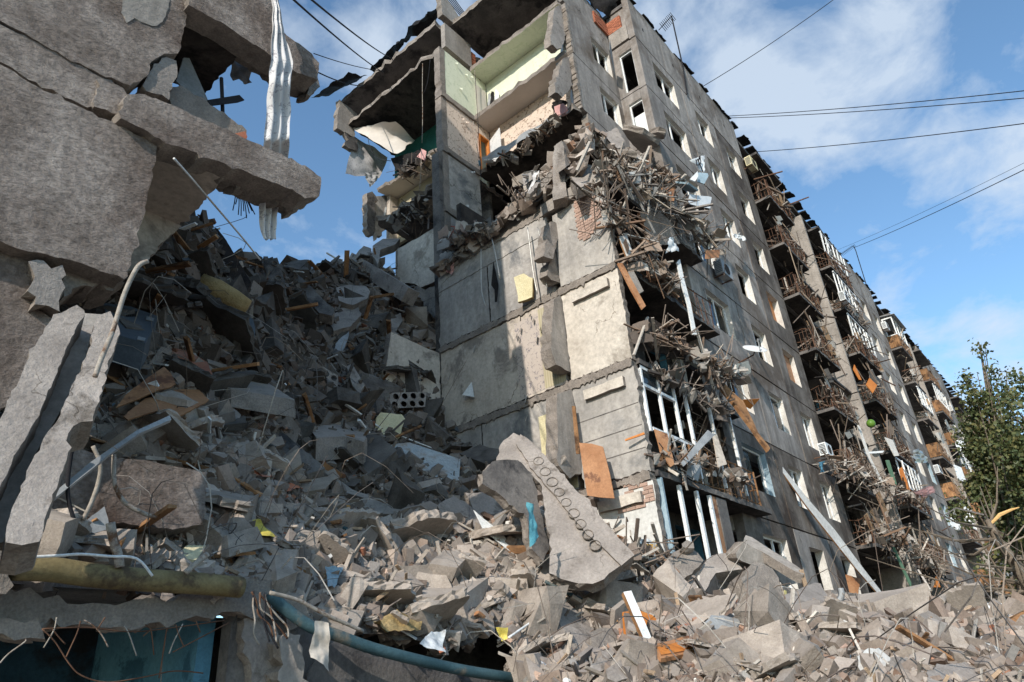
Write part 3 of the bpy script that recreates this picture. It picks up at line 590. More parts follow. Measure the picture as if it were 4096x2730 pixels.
# roofing felt draped over the torn roof edge
def crumple(name, m, grid_pts, nu, nv, amp, parent=None, th=0., sc=1.6):
    """cloth or felt patch through four corner points, crumpled by noise"""
    A, B, C2, D2 = [Vector(p) for p in grid_pts]; nrm = (B - A).cross(D2 - A).normalized(); vs = []; fs = []
    for j in range(nv + 1):
        for i in range(nu + 1):
            u, v = i / nu, j / nv; p = A * (1 - u) * (1 - v) + B * u * (1 - v) + C2 * u * v + D2 * (1 - u) * v
            q = p * sc; d = noise.noise(q) + .5 * noise.noise(q * 2.7); vs.append(p + nrm * d * amp + Vector((noise.noise(q + Vector((9, 0, 0))), noise.noise(q + Vector((0, 7, 0))), noise.noise(q + Vector((0, 0, 5))))) * amp * .5)
    for j in range(nv):
        for i in range(nu): a = j * (nu + 1) + i; fs.append((a, a + 1, a + nu + 2, a + nu + 1))
    b = MB().add(vs, fs); o = b.build(name, m, parent, smooth=True, fix=False); return o
crumple('felt_drape', 'black', [(14.1, 14.1, 26.6), (13.8, 18.0, 25.7), (14.5, 18.2, 26.1), (14.8, 14.2, 27.3)], 26, 8, .28, bld)
crumple('felt_drape', 'black', [(13.2, 18.6, 25.4), (12.7, 20.9, 25.3), (13.7, 20.8, 26.0), (14.2, 18.6, 26.2)], 14, 6, .16, bld)
crumple('felt_drape', 'black', [(17.2, 8.85, 26.1), (19.6, 8.8, 26.0), (19.8, 7.9, 26.9), (17.2, 9.6, 27.0)], 16, 6, .3, bld)
bpart(MB().ext([(13.55, 19.85, 23.3), (14.5, 19.85, 23.4), (14.6, 19.85, 24.9), (13.6, 19.85, 25.1)], (0, .28, 0), jag=.05, layers=2), 'hanging_rear_panel', ['fshade', 'conc_in'])
bpart(MB().ext([(14.0, 19.85, 22.6), (14.7, 19.85, 22.7), (14.7, 19.85, 23.35), (14.0, 19.85, 23.4)], (0, .2, 0), jag=.08, layers=2), 'hanging_rear_panel', ['concd', 'conc_in'])
pp('hanging_rear_panel', ['concd', 'conc_in'], 'n', [(322, 725), (365, 705), (385, 740), (378, 840), (375, 960), (330, 960), (322, 850)], 1, 20.0, .35, .05, layers=2)
pp('hanging_rear_panel', ['concd', 'conc_in'], 'p', [(228, 45), (265, 32), (292, 62), (290, 330), (275, 372), (222, 320), (226, 200)], 1, 19.6, .3, .05, layers=2)
pp('rear_wall_piece', ['grey', 'conc_in'], 'p', [(285, 70), (372, 60), (440, 100), (440, 250), (390, 300), (300, 400), (285, 330)], 1, 19.9, .2, .05)
pp('rear_window_remains', ['white', 'conc_in'], 'p', [(368, 150), (378, 150), (352, 310), (340, 300)], 1, 19.2, .05)
# big party wall of the fallen half, storey by storey
Xg = 13.7
def gp(name, mats, y0, y1, z0, z1, th=.24, jag=.015, x=Xg, label=None):
    return bpart(MB().ext([(x, y0, z0), (x, y1, z0), (x, y1, z1), (x, y0, z1)], (th, 0, 0), max(jag, .02), .1, 0, 1), name, mats, label)
gp('party_panel', ['grey', 'conc_in'], 9.3, 11.7, 9.98, 12.72, label='grey party wall panel, top row, nearer half'); gp('party_panel', ['grey', 'conc_in'], 11.72, 13.85, 9.98, 12.72, label='grey party wall panel, top row, farther half')
gp('party_panel', ['grey', 'conc_in'], 9.3, 13.85, 12.02, 12.74, x=Xg - .02)
gp('party_panel', ['beige', 'conc_in'], 9.3, 13.85, 7.18, 9.80); gp('party_panel', ['grey', 'conc_in'], 9.3, 13.85, 4.38, 7.0); gp('party_panel', ['grey', 'conc_in'], 9.3, 13.85, 1.4, 4.2)
gp('party_panel', ['grey', 'conc_in'], 9.3, 13.85, 12.8, 13.5, x=13.75, jag=.1)
for z in (12.72, 9.88, 7.08, 4.28):
    for a_, b_ in ((7.35, 9.2), (9.22, 11.6), (11.62, 13.85)):
        bpart(MB().ext([(Xg - .05, a_, z - .07), (Xg - .05, b_, z - .07), (Xg - .05, b_, z + .11), (Xg - .05, a_, z + .11)], (.3, 0, 0), .035, .05, 0, 1, None, 2), 'slab_stub', ['conc_in', 'conc_in'])
    bpart(MB().ext([(Xg - .01, 7.35, z + .11), (Xg - .01, 13.8, z + .11), (Xg - .01, 13.8, z + .15), (Xg - .01, 7.35, z + .15)], (.1, 0, 0), .02, .1), 'joint_shadow_strip', ['char', 'char'])  # solid dark strip drawn as the shadow line above each slab stub
for y_, z0_, z1_ in ((11.72, 10, 12.6), (10.6, 7.2, 9.8), (12.3, 4.4, 7)): bpart(MB().ext([(Xg - .004, y_, z0_), (Xg - .004, y_ + .03, z0_), (Xg - .004, y_ + .02, z1_), (Xg - .004, y_ - .01, z1_)], (.05, 0, 0), .008, .1), 'panel_seam', ['char', 'char'])
bpart(MB().box((Xg - .006, 10.0, 7.3), (Xg, 10.85, 9.6)), 'wallpaper_strip', 'vinepap'); bpart(MB().box((Xg - .006, 9.3, 7.3), (Xg, 9.98, 9.7)), 'wallpaper_strip', 'stripe'); bpart(MB().box((Xg - .006, 9.3, 4.5), (Xg, 10.3, 6.6)), 'wallpaper_strip', 'foam')
for z0, z1, m in ((1.2, 2.9, 'ochre'),): bpart(MB().box((Xg - .012, 7.42, z0), (Xg - .004, 8.9, z1)), 'ochre_dado', m)
for k, (z0, z1) in enumerate([(1.2, 4.2), (4.4, 7.0), (7.2, 9.8), (10.0, 12.5)]):
    gp('cheek_panel', [['whitewash', 'grey', 'white_wall', 'grey'][k], 'conc_in'], 7.32, 9.12, z0, z1, .2, .02, label=['whitewashed cheek panel over an ochre dado', 'pale grey cheek panel with plastered bands', 'cream cheek panel', 'grey cheek panel beside bared brick'][k])
    if k < 3: bpart(MB().ext([(Xg, 7.6, z1 - .45), (Xg, 8.75, z1 - .45), (Xg, 8.75, z1 - .2), (Xg, 7.6, z1 - .2)], (-.12, 0, 0), .01), 'lintel_ledge', ['white_wall', 'conc_in'])
    if k == 1:
        for zz in (4.95, 5.5, 6.05): bpart(MB().box((Xg - .004, 7.35, zz), (Xg + .0, 9.1, zz + .025)), 'band_joint', 'concd')
s = bpart(MB().box((Xg + .01, 7.45, 11.0), (Xg + .2, 9.0, 12.7)), 'brick_backing', 'conc_in'); bricks(0, Xg - .03, 7.45, 8.35, 11.1, 12.65, s, bl=.25, bh=.09, th=.06, mats='brickdust', cut=lambda u, v: (v - 11.0) > abs(u - 8.1) * .9 and noise.noise(Vector((u * 2, v * 2, 3))) > -.25)
s = bpart(MB().box((Xg + .01, 7.4, 3.6), (Xg + .2, 8.0, 4.2)), 'brick_backing', 'conc_in'); bricks(0, Xg - .03, 7.33, 8.3, 3.65, 4.25, s, bl=.25, bh=.09, th=.06, mats='brickdust', cut=lambda u, v: noise.noise(Vector((u * 3, v * 3, 8))) > -.1)
bpart(MB().ext([(Xg - .15, 7.3, 12.6), (Xg - .15, 9.4, 12.55), (Xg - .15, 9.4, 12.95), (Xg - .15, 7.3, 13.0)], (.4, 0, 0), .03, layers=2), 'edge_beam', ['fshade', 'conc_in'])
# stubs of the set-back front wall that ran on over the fallen half
for i, (vk, pts, y) in enumerate([('Z', [(1272, 690), (1318, 660), (1330, 700), (1337, 845), (1322, 862), (1278, 838), (1266, 800)], 9.15),
                               ('Z', [(1280, 905), (1322, 892), (1338, 980), (1342, 1080), (1310, 1100), (1284, 1070)], 9.15)]):
    pp('front_wall_stub', ['fshade', 'conc_in'], vk, pts, 1, y, .35, .03, layers=2)
pp('broken_pier', ['conc', 'conc_in'], 'b', [(300, 1140), (390, 1165), (395, 1290), (350, 1480), (330, 1580), (215, 1545), (235, 1400)], 1, 9.0, .35, .04, layers=2)
pp('broken_pier', ['conc_in', 'conc_in'], 'F', [(1600, 30), (1660, 40), (1690, 200), (1705, 350), (1600, 375), (1530, 330), (1540, 270)], 1, 9.15, .3, .1, layers=2)
# upper stubs
pp('broken_pier', ['conc', 'conc_in'], 'a', [(350, 90), (410, 72), (480, 110), (490, 330), (455, 520), (380, 585), (305, 530), (300, 460)], 1, 9.05, .3, .05, layers=2)
pp('broken_pier', ['conc', 'conc_in'], 'a', [(440, 700), (540, 660), (582, 720), (570, 850), (530, 1050), (440, 1150), (355, 1090), (370, 960)], 1, 9.05, .3, .05, layers=2)
pp('white_window_reveal', ['white', 'white'], 'a', [(500, 150), (520, 160), (550, 430), (520, 560), (440, 610), (445, 540), (490, 420)], 1, 9.3, .1)
pp('white_window_reveal', ['white', 'white'], 'a', [(590, 740), (610, 760), (650, 1200), (590, 1250), (560, 1130)], 1, 9.3, .1)
# ripped sheet hanging from the edge of the dark slab
crumple('torn_lining', 'greyp', [U(*V('o', (455, 690))[0], 0, 15.75), U(*V('o', (1090, 290))[0], 0, 15.75), U(*V('o', (1120, 240))[0], 0, 15.9), U(*V('o', (440, 640))[0], 0, 15.9)], 30, 4, .12, bld)
# rear fallen-half panels
pp('white_party_panel', ['white_wall', 'conc_in'], 'p', [(462, 475), (540, 430), (650, 370), (798, 282), (795, 560), (790, 700), (640, 770), (590, 740), (530, 735), (460, 745)], 0, 14.0, .22, .03)
bpart(MB().box((13.85, 13.83, 8.5), (14.05, 14.2, 18.2)), 'corner_mullion', 'concd')
bpart(MB().ext([(11.3, 13.85, 6.4), (13.65, 13.85, 6.4), (13.65, 13.85, 9.8), (11.7, 13.85, 9.85)], (0, .2, 0), .02), 'cross_wall', ['beige', 'conc_in'])
bpart(MB().ext([(13.9, 13.85, 7.2), (16.0, 13.85, 7.2), (16.0, 13.85, 15.4), (13.9, 13.85, 15.4)], (0, .2, 0)), 'cross_wall', ['grey'])
# corner loggias
for k in (1, 2, 3, 4):
    z = C_[k] + .02; b = MB().ext([(13.9, 7.25, z), (19.28, 7.25, z), (20.35 if k == 1 else 19.6, 7.25, z), (20.35 if k == 1 else 19.6, 7.7, z), (19.28, 7.7, z), (19.28, 8.88, z), (13.9, 8.88, z)], (0, 0, .14), .02, layers=1)
    bpart(b, 'corner_loggia_slab', ['soot', 'concd'])
for k in range(0, 5):
    zb = C_[k - 1] + .1 if k else -1.2; b = MB(); wall(b, 1, 8.9, .25, 13.9, 19.3, zb, C_[k] + .06, [(14.5, 15.2, zb + .1, C_[k] - .3), (15.4, 16.8, zb + .9, C_[k] - .3), (17.5, 18.9, zb + .9, C_[k] - .3)]); bpart(b, 'loggia_wall', ['soot', 'bluepaint'])
b = MB()
for k in range(0, 5): b.box((14, 9.16, C_[k] + .02), (19.5, 13.8, C_[k] + .2))
b.box((14.0, 13.0, -1), (19.4, 13.2, 15.4)); bpart(b, 'inner_floors', 'soot')
# glazing of the second and first storey loggias
g = MB(); z0, z1 = 4.5, 7.1
for x in (13.95, 14.75, 15.55, 16.2, 17.6, 18.9): g.box((x, 7.28, z0 + (.9 if x < 14 else 0.15)), (x + .07, 7.36, z1))
g.box((13.95, 7.282, z1 - .08), (19.0, 7.358, z1)); g.box((13.95, 7.282, z1 - .55), (15.6, 7.358, z1 - .47)); g.box((14.1, 7.282, z0 + .95), (16.2, 7.358, z0 + 1.03))
gl = bpart(g, 'loggia_glazing', 'white'); gl['label'] = 'white loggia window frames stripped of glass, second row up'
MB().box((13.95, 7.31, 6.6), (15.5, 7.325, 7.03)).build('window_pane', 'glass', gl)
g = MB()
for x in (14.9, 15.75, 16.45): g.box((x, 7.29, 1.2), (x + .1, 7.37, 4.28))
bpart(g, 'loggia_glazing', 'white'); bpart(MB().box((14.0, 7.26, 1.2), (14.07, 7.4, 4.3)), 'blue_post', 'ltblue'); bpart(MB().box((16.8, 7.28, 1.2), (17.35, 7.4, 4.28)), 'brick_post', 'concd'); bpart(MB().box((16.56, 7.3, 1.2), (16.78, 7.36, 4.28)), 'brown_strip', 'ply')
bpart(MB().box((16.9, 7.4, 5.0), (18.8, 7.42, 5.1)), 'rail_board', 'wood')
railing(15.8, 19.7, 7.28, 4.46, 1.0, True, .3, .03).build('railing', 'wood', bld)
railing(14.2, 16.0, 7.2, 4.46, .9, False, .4, .12).build('bent_railing', 'greyp', bld)
railing(14.2, 19.2, 7.26, 9.96, 1.0, False, .25, .1).build('bent_railing', 'rust', bld)
railing(14.4, 19.2, 7.26, 12.8, .9, False, .25, .14).build('bent_railing', 'greyp', bld)
# ------------------------------------------------------------------ the remains of the nearer wing, on the left
lw = empty('ruined_wing', (0, 9, -1.7), 'rough stuccoed remnant of the nearer wing with two snapped floor edges sticking out', 'building')
def lp(name, mats, vk, pts, y, th, jag=.04, label=None, layers=2, step=.07, ax=1):
    return pp(name, mats, vk, pts, ax, y, th, jag, lw, label, step, layers)
lp('wall_panel', ['stucco', 'conc_in'], 'A', [(-1500, -900), (1380, -900), (1322, -300), (1305, 40), (1285, 120), (1255, 250), (1225, 370), (1130, 372), (1050, 420), (1020, 520), (900, 590), (690, 512), (440, 390), (170, 228), (-200, 60), (-1500, -600)], 7.70, .32, .02, 'upper stuccoed panel above the crack')
lp('plaster_patch', ['conc', 'conc_in'], 'A', [(1030, 500), (1060, 440), (1150, 395), (1215, 420), (1222, 470), (1200, 560), (1165, 690), (1080, 650), (1010, 630), (1000, 560)], 7.74, .3, .03, 'broken pale corner under the crack')
lp('bare_patch', ['fshade', 'fshade'], 'A', [(840, -80), (1180, -100), (1160, 60), (1120, 150), (1080, 180), (1010, 165), (930, 125), (870, 160), (835, 90)], 7.69, .02, .02, 'patch where the stucco came off')
lp('floor_edge_strip', ['stucco', 'conc_in'], 'A', [(-1500, -560), (-200, 75), (170, 245), (690, 530), (850, 612), (830, 640), (640, 735), (600, 742), (200, 552), (40, 445), (-1500, -250)], 7.72, .34, .02)
lp('floor_edge_strip', ['stucco', 'conc_in'], 'A', [(700, 540), (850, 610), (880, 660), (820, 790), (650, 735), (640, 700)], 7.66, .34, .02)
lp('wall_panel', ['stucco', 'conc_in'], 'A', [(-1500, -230), (20, 455), (200, 568), (600, 762), (1080, 1002), (1064, 1140), (1040, 1260), (1000, 1420), (965, 1570), (925, 1720), (880, 1905), (855, 1925), (600, 1830), (380, 1775), (200, 1735), (0, 1660), (-1500, 1100)], 7.62, .34, .02, 'lower stuccoed panel hanging over the hole')
lp('wall_panel', ['stucco', 'conc_in'], 'E', [(-1500, -500), (0, 120), (180, 190), (215, 420), (250, 560), (370, 640), (260, 900), (100, 1150), (-100, 1500), (-200, 2100), (-1500, 2100)], 7.82, .3, .03, 'brownish stuccoed panel at the bottom')
lp('broken_floor_edge', ['conc', 'conc_in'], 'E', [(195, 235), (300, 230), (430, 260), (455, 330), (420, 460), (410, 580), (330, 540), (240, 530), (210, 400)], 7.66, .5, .05, 'lump of broken floor edge in the hole', 3)
lp('broken_floor_edge', ['conc_in', 'conc_in'], 'E', [(420, 270), (680, 330), (860, 380), (780, 440), (600, 400), (500, 420), (440, 480), (430, 380)], 7.9, .6, .06, None, 3)
lp('snapped_beam', ['stucco', 'conc_in'], 'A', [(850, 690), (880, 650), (960, 648), (1120, 700), (1290, 772), (1500, 868), (1700, 962), (1900, 1050), (2100, 1140), (2212, 1222), (2214, 1250), (2200, 1352), (2100, 1368), (2020, 1308), (1800, 1228), (1500, 1108), (1310, 1038), (1100, 955), (940, 870), (835, 815)], 7.5, .42, .022, 'lower snapped floor edge pointing at the gap', 3)
lp('beam_soffit', ['conc_in', 'conc_in'], 'A', [(1000, 905), (1310, 1080), (1800, 1295), (2100, 1400), (2060, 1440), (1820, 1350), (1480, 1200), (1200, 1080), (1060, 985)], 7.86, .3, .05, None, 3)
lp('snapped_beam', ['stucco', 'conc_in'], 'A', [(1285, -900), (1890, -900), (1885, 185), (1950, 215), (1975, 245), (2060, 300), (2150, 372), (2165, 400), (2200, 435), (2192, 552), (2100, 520), (1990, 470), (1850, 372), (1520, 150), (1300, 35)], 7.55, .4, .015, 'upper snapped floor edge below the curtain rail', 3)
lp('beam_soffit', ['conc_in', 'conc_in'], 'A', [(1300, 40), (1520, 155), (1850, 378), (1990, 475), (2195, 556), (2205, 600), (2165, 625), (2140, 665), (2115, 650), (2130, 600), (2060, 610), (1990, 575), (1850, 450), (1600, 280), (1310, 75)], 7.88, .3, .04, None, 3)
lp('lintel', ['wood', 'wood'], 'A', [(1310, 75), (1530, 210), (1800, 390), (1790, 425), (1500, 235), (1305, 110)], 7.85, .1, .01)
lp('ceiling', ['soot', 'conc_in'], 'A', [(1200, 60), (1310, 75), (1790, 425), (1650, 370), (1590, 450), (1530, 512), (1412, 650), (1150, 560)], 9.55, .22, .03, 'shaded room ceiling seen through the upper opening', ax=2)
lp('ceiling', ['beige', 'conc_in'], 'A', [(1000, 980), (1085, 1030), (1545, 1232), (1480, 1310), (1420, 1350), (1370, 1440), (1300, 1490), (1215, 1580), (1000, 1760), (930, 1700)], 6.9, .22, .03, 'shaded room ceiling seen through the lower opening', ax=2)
lp('inner_wall', ['beige', 'conc_in'], 'A', [(960, 1300), (1200, 1500), (1250, 1560), (1000, 1800), (860, 1900)], 9.2, .2, .03)
lp('leaning_board', ['greyp', 'greyp'], 'A', [(1265, 398), (1305, 402), (1465, 762), (1350, 690), (1215, 560)], 8.4, .03, 0, 'pale board leaning in the upper opening', 1)
lp('floor_lip', ['conc_in', 'conc_in'], 'A', [(1180, 600), (1300, 620), (1480, 740), (1640, 860), (1700, 900), (1700, 960), (1640, 950), (1300, 790), (1180, 720)], 8.0, .4, .04, 'layered broken floor above the lower beam', 3)
b = MB(); wall(b, 1, 7.73, .3, -14, 2.5, 10.9, 26.4, [(x, x + 1.6, z, z + 1.45) for x in (-12, -8, -4.2, -.6) for z in (13.7, 16.5, 19.3, 22.1)]); b.build('upper_front_wall', ['stucco', 'reveal'], lw)
b = MB(); b.box((2.2, 8.04, 10.9), (2.5, 19.9, 26.4)); b.build('upper_end_wall', 'grey', lw)
b = MB().box((.9, 8.2, 1.4), (1.2, 19.9, 10.9)); b.build('inner_cross_wall', 'beige', lw)
MB().box((-14, 8.04, 26.1), (2.19, 19.9, 26.35)).build('roof_slab', 'concd', lw)
MB().box((-14, 19.6, -1.6), (.89, 19.9, 26.0)).build('rear_wall', 'facade', lw)
# ground floor room below the wing
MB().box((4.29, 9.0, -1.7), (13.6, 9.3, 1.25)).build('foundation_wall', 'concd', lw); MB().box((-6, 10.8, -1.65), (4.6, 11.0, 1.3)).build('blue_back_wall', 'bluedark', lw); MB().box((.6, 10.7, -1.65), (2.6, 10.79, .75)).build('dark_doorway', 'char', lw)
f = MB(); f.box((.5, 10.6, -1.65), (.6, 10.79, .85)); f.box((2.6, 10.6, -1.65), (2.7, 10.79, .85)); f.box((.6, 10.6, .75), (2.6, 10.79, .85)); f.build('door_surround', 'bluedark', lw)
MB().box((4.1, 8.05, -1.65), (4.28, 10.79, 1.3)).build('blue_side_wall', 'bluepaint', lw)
MB().ext([(-6, 7.75, 1.3), (4.9, 7.75, 1.3), (4.9, 11.0, 1.3), (-6, 11.0, 1.3)], (0, 0, .2), .03).build('ground_floor_ceiling', ['concd', 'conc_in'], lw)
lp('ceiling_edge', ['conc_in', 'conc_in'], 'I', [(-900, 860), (-100, 985), (300, 990), (640, 1020), (900, 1005), (1200, 1010), (1500, 960), (1700, 925), (1830, 930), (1870, 1010), (1860, 1090), (1700, 1110), (1400, 1120), (1100, 1150), (700, 1190), (500, 1170), (0, 1130), (-900, 1100)], 7.55, .3, .07, 'shattered layered edge of the ground floor ceiling', 4, .09)
lp('ceiling_lump', ['conc_in', 'conc_in'], 'I', [(-60, 1130), (60, 1125), (170, 1160), (290, 1200), (310, 1270), (200, 1260), (100, 1280), (-60, 1230)], 7.4, .3, .06, None, 3)
lp('post', ['conc', 'conc_in'], 'I', [(1680, 1130), (1790, 1110), (1900, 1180), (1935, 1300), (1945, 1800), (1720, 1900), (1735, 1500), (1690, 1300)], 7.6, .35, .03, 'peeling concrete door jamb', 3)
lp('post', ['fshade', 'conc_in'], 'I', [(1920, 1265), (1990, 1225), (2070, 1240), (2085, 1330), (2110, 1800), (1930, 1900), (1935, 1400)], 7.35, .3, .05, 'rough grey stump of a post', 3)
lp('base_wall', ['concd', 'conc_in'], 'J', [(560, 1300), (900, 1390), (1300, 1450), (1900, 1540), (2500, 1640), (2500, 2200), (380, 2200), (400, 1500)], 7.7, .3, .02, 'dark base wall below the teal pipe')
MB().ext([(4.3, 7.74, -1.7), (12.5, 7.74, -1.7), (10.4, 7.74, .22), (8.5, 7.74, .35), (7.4, 7.74, .6), (6.3, 7.74, .8), (5.2, 7.74, 1.0), (4.3, 7.74, 1.3)], (0, .2, 0)).build('base_wall', 'concd', lw)
lp('broken_left_edge', ['conc_in', 'conc_in'], 'I', [(-300, 640), (60, 660), (90, 720), (95, 900), (40, 960), (-300, 1000)], 7.2, .5, .06, None, 3)
# big ribbed channel beam fallen against the wing
pc = U(*V('E', (500, 900))[0], 1, 6.9); nc = Vector((-.28, -1, .42)).normalized()
def chan(pts, off): return [UP(px, py, pc + nc * off, nc) for px, py in V('E', *pts)]
cb = empty('fallen_channel_beam', pc, 'long pale ribbed concrete channel beam propped against the stuccoed wing', 'concrete beam')
MB().ext(chan([(368, 600), (420, 590), (530, 535), (580, 572), (480, 790), (290, 1230), (270, 1300), (120, 1540), (-40, 1900), (-110, 2170), (-500, 2170), (-250, 1800), (-100, 1500), (40, 1235), (130, 1060), (240, 820), (330, 670)], 0), -nc * .4, .011, .06, layers=3).build('wide_flange', ['conc', 'conc_in'], cb)
MB().ext(chan([(560, 590), (700, 600), (710, 650), (600, 900), (420, 1260), (240, 1568), (100, 1900), (40, 2170), (-120, 2180), (-50, 1900), (120, 1540), (290, 1230), (480, 800)], -.3), -nc * .12, .01, .15, layers=1).build('web', ['fshade', 'conc_in'], cb)
MB().ext(chan([(680, 610), (760, 578), (790, 640), (822, 700), (800, 800), (740, 940), (700, 1100), (640, 1335), (560, 1340), (470, 1420), (460, 1600), (390, 1800), (270, 2165), (150, 2190), (40, 2170), (100, 1900), (240, 1568), (420, 1260), (590, 900)], -.05), -nc * .4, .018, .06, layers=3).build('narrow_flange', ['conc', 'conc_in'], cb)

# ------------------------------------------------------------------ ground and rubble heap
g = MB().add([(-300, -300, -1.7), (600, -300, -1.7), (600, 600, -1.7), (-300, 600, -1.7)], [(0, 1, 2, 3)]); tag(g.build('ground', 'ground', fix=False), kind='structure')
CP = [(-3, 7.9, 1.75), (0, 7.9, 1.7), (2.3, 7.8, 1.6), (4.4, 7.8, 1.4), (5.2, 7.75, 1.15), (6.3, 7.7, .95), (7.4, 7.6, .7), (8.6, 7.3, .5), (10, 7.0, .35), (2.7, 8.4, 1.95), (4.4, 9, 2.35), (2.5, 10, 2.6), (4.2, 10, 4.6), (5.5, 9.5, 3.1),
      (1.5, 12, 6.5), (4.5, 12, 8.2), (6.3, 14, 10.8), (5.4, 12.8, 9.6), (8.3, 16, 11.9), (6.5, 9.4, 2.6), (8.1, 10, 2.7), (7.2, 8.6, 1.7), (6.5, 11, 4.2), (8.0, 12.2, 5.2), (10, 12.5, 5.6), (10.8, 13.4, 7.2), (9.5, 14.6, 9.2), (9.6, 9.6, 2.7),
      (11.65, 17, 13.5), (13.5, 17.2, 15.0), (12.6, 15.2, 11.5), (10.2, 16.2, 12.4), (13.9, 15.6, 12.0), (13.5, 13.2, 6.6), (13, 12, 5.35), (13, 9.9, 4.8), (11.5, 11, 4.3), (13.3, 9, 3.6), (13.3, 7.6, 2.1), (11, 8.6, 2.7), (9.07, 7.8, 1.3), (12, 8, 2.1),
      (10.5, 6.5, 1.0), (8, 5, .45), (8, 4.1, .1), (7.5, 6.4, .3), (6.6, 5.2, -.9), (6, 3, -1.1), (13, 4.2, .8), (13, 2.6, .65), (13, 1.4, .5), (12.5, 0, .3), (10.5, 4.3, .75), (10.5, 2.5, .45), (10.3, 1.4, .2), (8, 2.2, -.35), (8, .9, -.6), (8.5, -.6, -1.0),
      (15, 5, 1.3), (14.8, 6.6, 1.7), (12.5, 5.8, 1.25), (17, 7, 1.4), (18, 5.2, 1.0), (18, 3.4, .8), (20, 2.3, .7), (22, 5, .7), (24, 3, .5), (30, 5.5, .2), (30, 3, 0), (45, 5, .2), (45, 2, -.4), (60, 4, -.2), (75, 4, -.8), (22, 7.5, .8), (30, 7.5, .4), (50, 7.5, .2),
      (4, 1, -1.75), (0, 3, -1.75), (3, 5, -1.75), (0, 0, -1.75), (12, -3, -1.6), (25, -2, -1.2), (50, -3, -1.7), (5, 18, 9.5), (8, 19, 10.5), (12, 20, 12), (2, 18, 7), (15, 20, 12.5), (15.5, 17, 14.2), (2, 15, 8), (-2, 12, 4), (16, 11, 6), (-4, 18, 6)]
CPa = np.array(CP, float)
def _k(d): return np.sqrt(d * d + .05)
_D = _k(np.linalg.norm(CPa[:, None, :2] - CPa[None, :, :2], axis=2)); _n = len(CPa)
_A = np.zeros((_n + 3, _n + 3)); _A[:_n, :_n] = _D + np.eye(_n) * .15 * -1; _A[:_n, _n] = 1; _A[:_n, _n + 1:] = CPa[:, :2]; _A[_n:, :_n] = _A[:_n, _n:].T
_w = np.linalg.solve(_A, np.r_[CPa[:, 2], 0, 0, 0])
GX = np.concatenate([np.arange(-4, 24, .11), np.arange(24, 80, .5)]); GY = np.arange(-3.5, 20.5, .11)
XX, YY = np.meshgrid(GX, GY, indexing='ij')
Hh = np.zeros_like(XX) + _w[_n]; Hh += _w[_n + 1] * XX + _w[_n + 2] * YY
for i in range(_n): Hh += _w[i] * _k(np.hypot(XX - CPa[i, 0], YY - CPa[i, 1]))
def vnoise(shape_x, shape_y, seed):
    r = np.random.default_rng(seed); n = r.random((64, 64)); x = shape_x; y = shape_y
    xi = np.floor(x).astype(int); yi = np.floor(y).astype(int); fx = x - xi; fy = y - yi; fx = fx * fx * (3 - 2 * fx); fy = fy * fy * (3 - 2 * fy)
    g = lambda a, b: n[a % 64, b % 64]
    return (g(xi, yi) * (1 - fx) + g(xi + 1, yi) * fx) * (1 - fy) + (g(xi, yi + 1) * (1 - fx) + g(xi + 1, yi + 1) * fx) * fy - .5
rough = vnoise(XX * .9, YY * .9, 1) * .5 + vnoise(XX * 2.1, YY * 2.1, 2) * .34 + vnoise(XX * 4.5, YY * 4.5, 3) * .2 + np.abs(vnoise(XX * 7, YY * 7, 5)) * .16
amp = np.clip((Hh + 1.6) * .7, .1, 1.0) * np.clip(.45 + (YY - 6) * .06, .35, 1.)
Hh = Hh + rough * amp * .9
void = (YY < 7.66) & (XX < 8.8 - np.clip(7.6 - YY, 0, 3) * .9)
Hh = np.where(void, -1.72, np.maximum(Hh, -1.75))
inwall = (XX > 13.6) & (YY > 7.2) & (YY < 14.05)      # under the standing half
Hh = np.where(inwall & (XX > 13.75), np.minimum(Hh, 2.0), Hh)
Hh = np.where((XX > 11.4) & (XX < 13.75) & (YY > 12.6) & (YY < 13.8), np.minimum(Hh, 7.1), Hh)
def Hs(x, y):
    i = np.clip(np.searchsorted(GX, x) - 1, 0, len(GX) - 2); j = np.clip(np.searchsorted(GY, y) - 1, 0, len(GY) - 2)
    fx = np.clip((x - GX[i]) / (GX[i + 1] - GX[i]), 0, 1); fy = np.clip((y - GY[j]) / (GY[j + 1] - GY[j]), 0, 1)
    return (Hh[i, j] * (1 - fx) + Hh[i + 1, j] * fx) * (1 - fy) + (Hh[i, j + 1] * (1 - fx) + Hh[i + 1, j + 1] * fx) * fy
nx, ny = XX.shape; co = np.stack([XX, YY, Hh], -1).reshape(-1, 3)
idx = np.arange(nx * ny).reshape(nx, ny); q = np.stack([idx[:-1, :-1], idx[1:, :-1], idx[1:, 1:], idx[:-1, 1:]], -1).reshape(-1, 4)
zq = co[q][:, :, 2]; xq = co[q][:, :, 0].mean(1); yq = co[q][:, :, 1].mean(1)
keep = ~(((zq.max(1) - zq.min(1)) > .55) & (yq < 7.9) & (xq < 9.2)) & (zq.max(1) > -1.72) & ~((xq < .9) & (yq > 8.0) & (zq.max(1) > 2.2) & (xq > 5)) & ~((xq > 13.75) & (yq > 7.4) & (yq < 14.0))
q = q[keep]
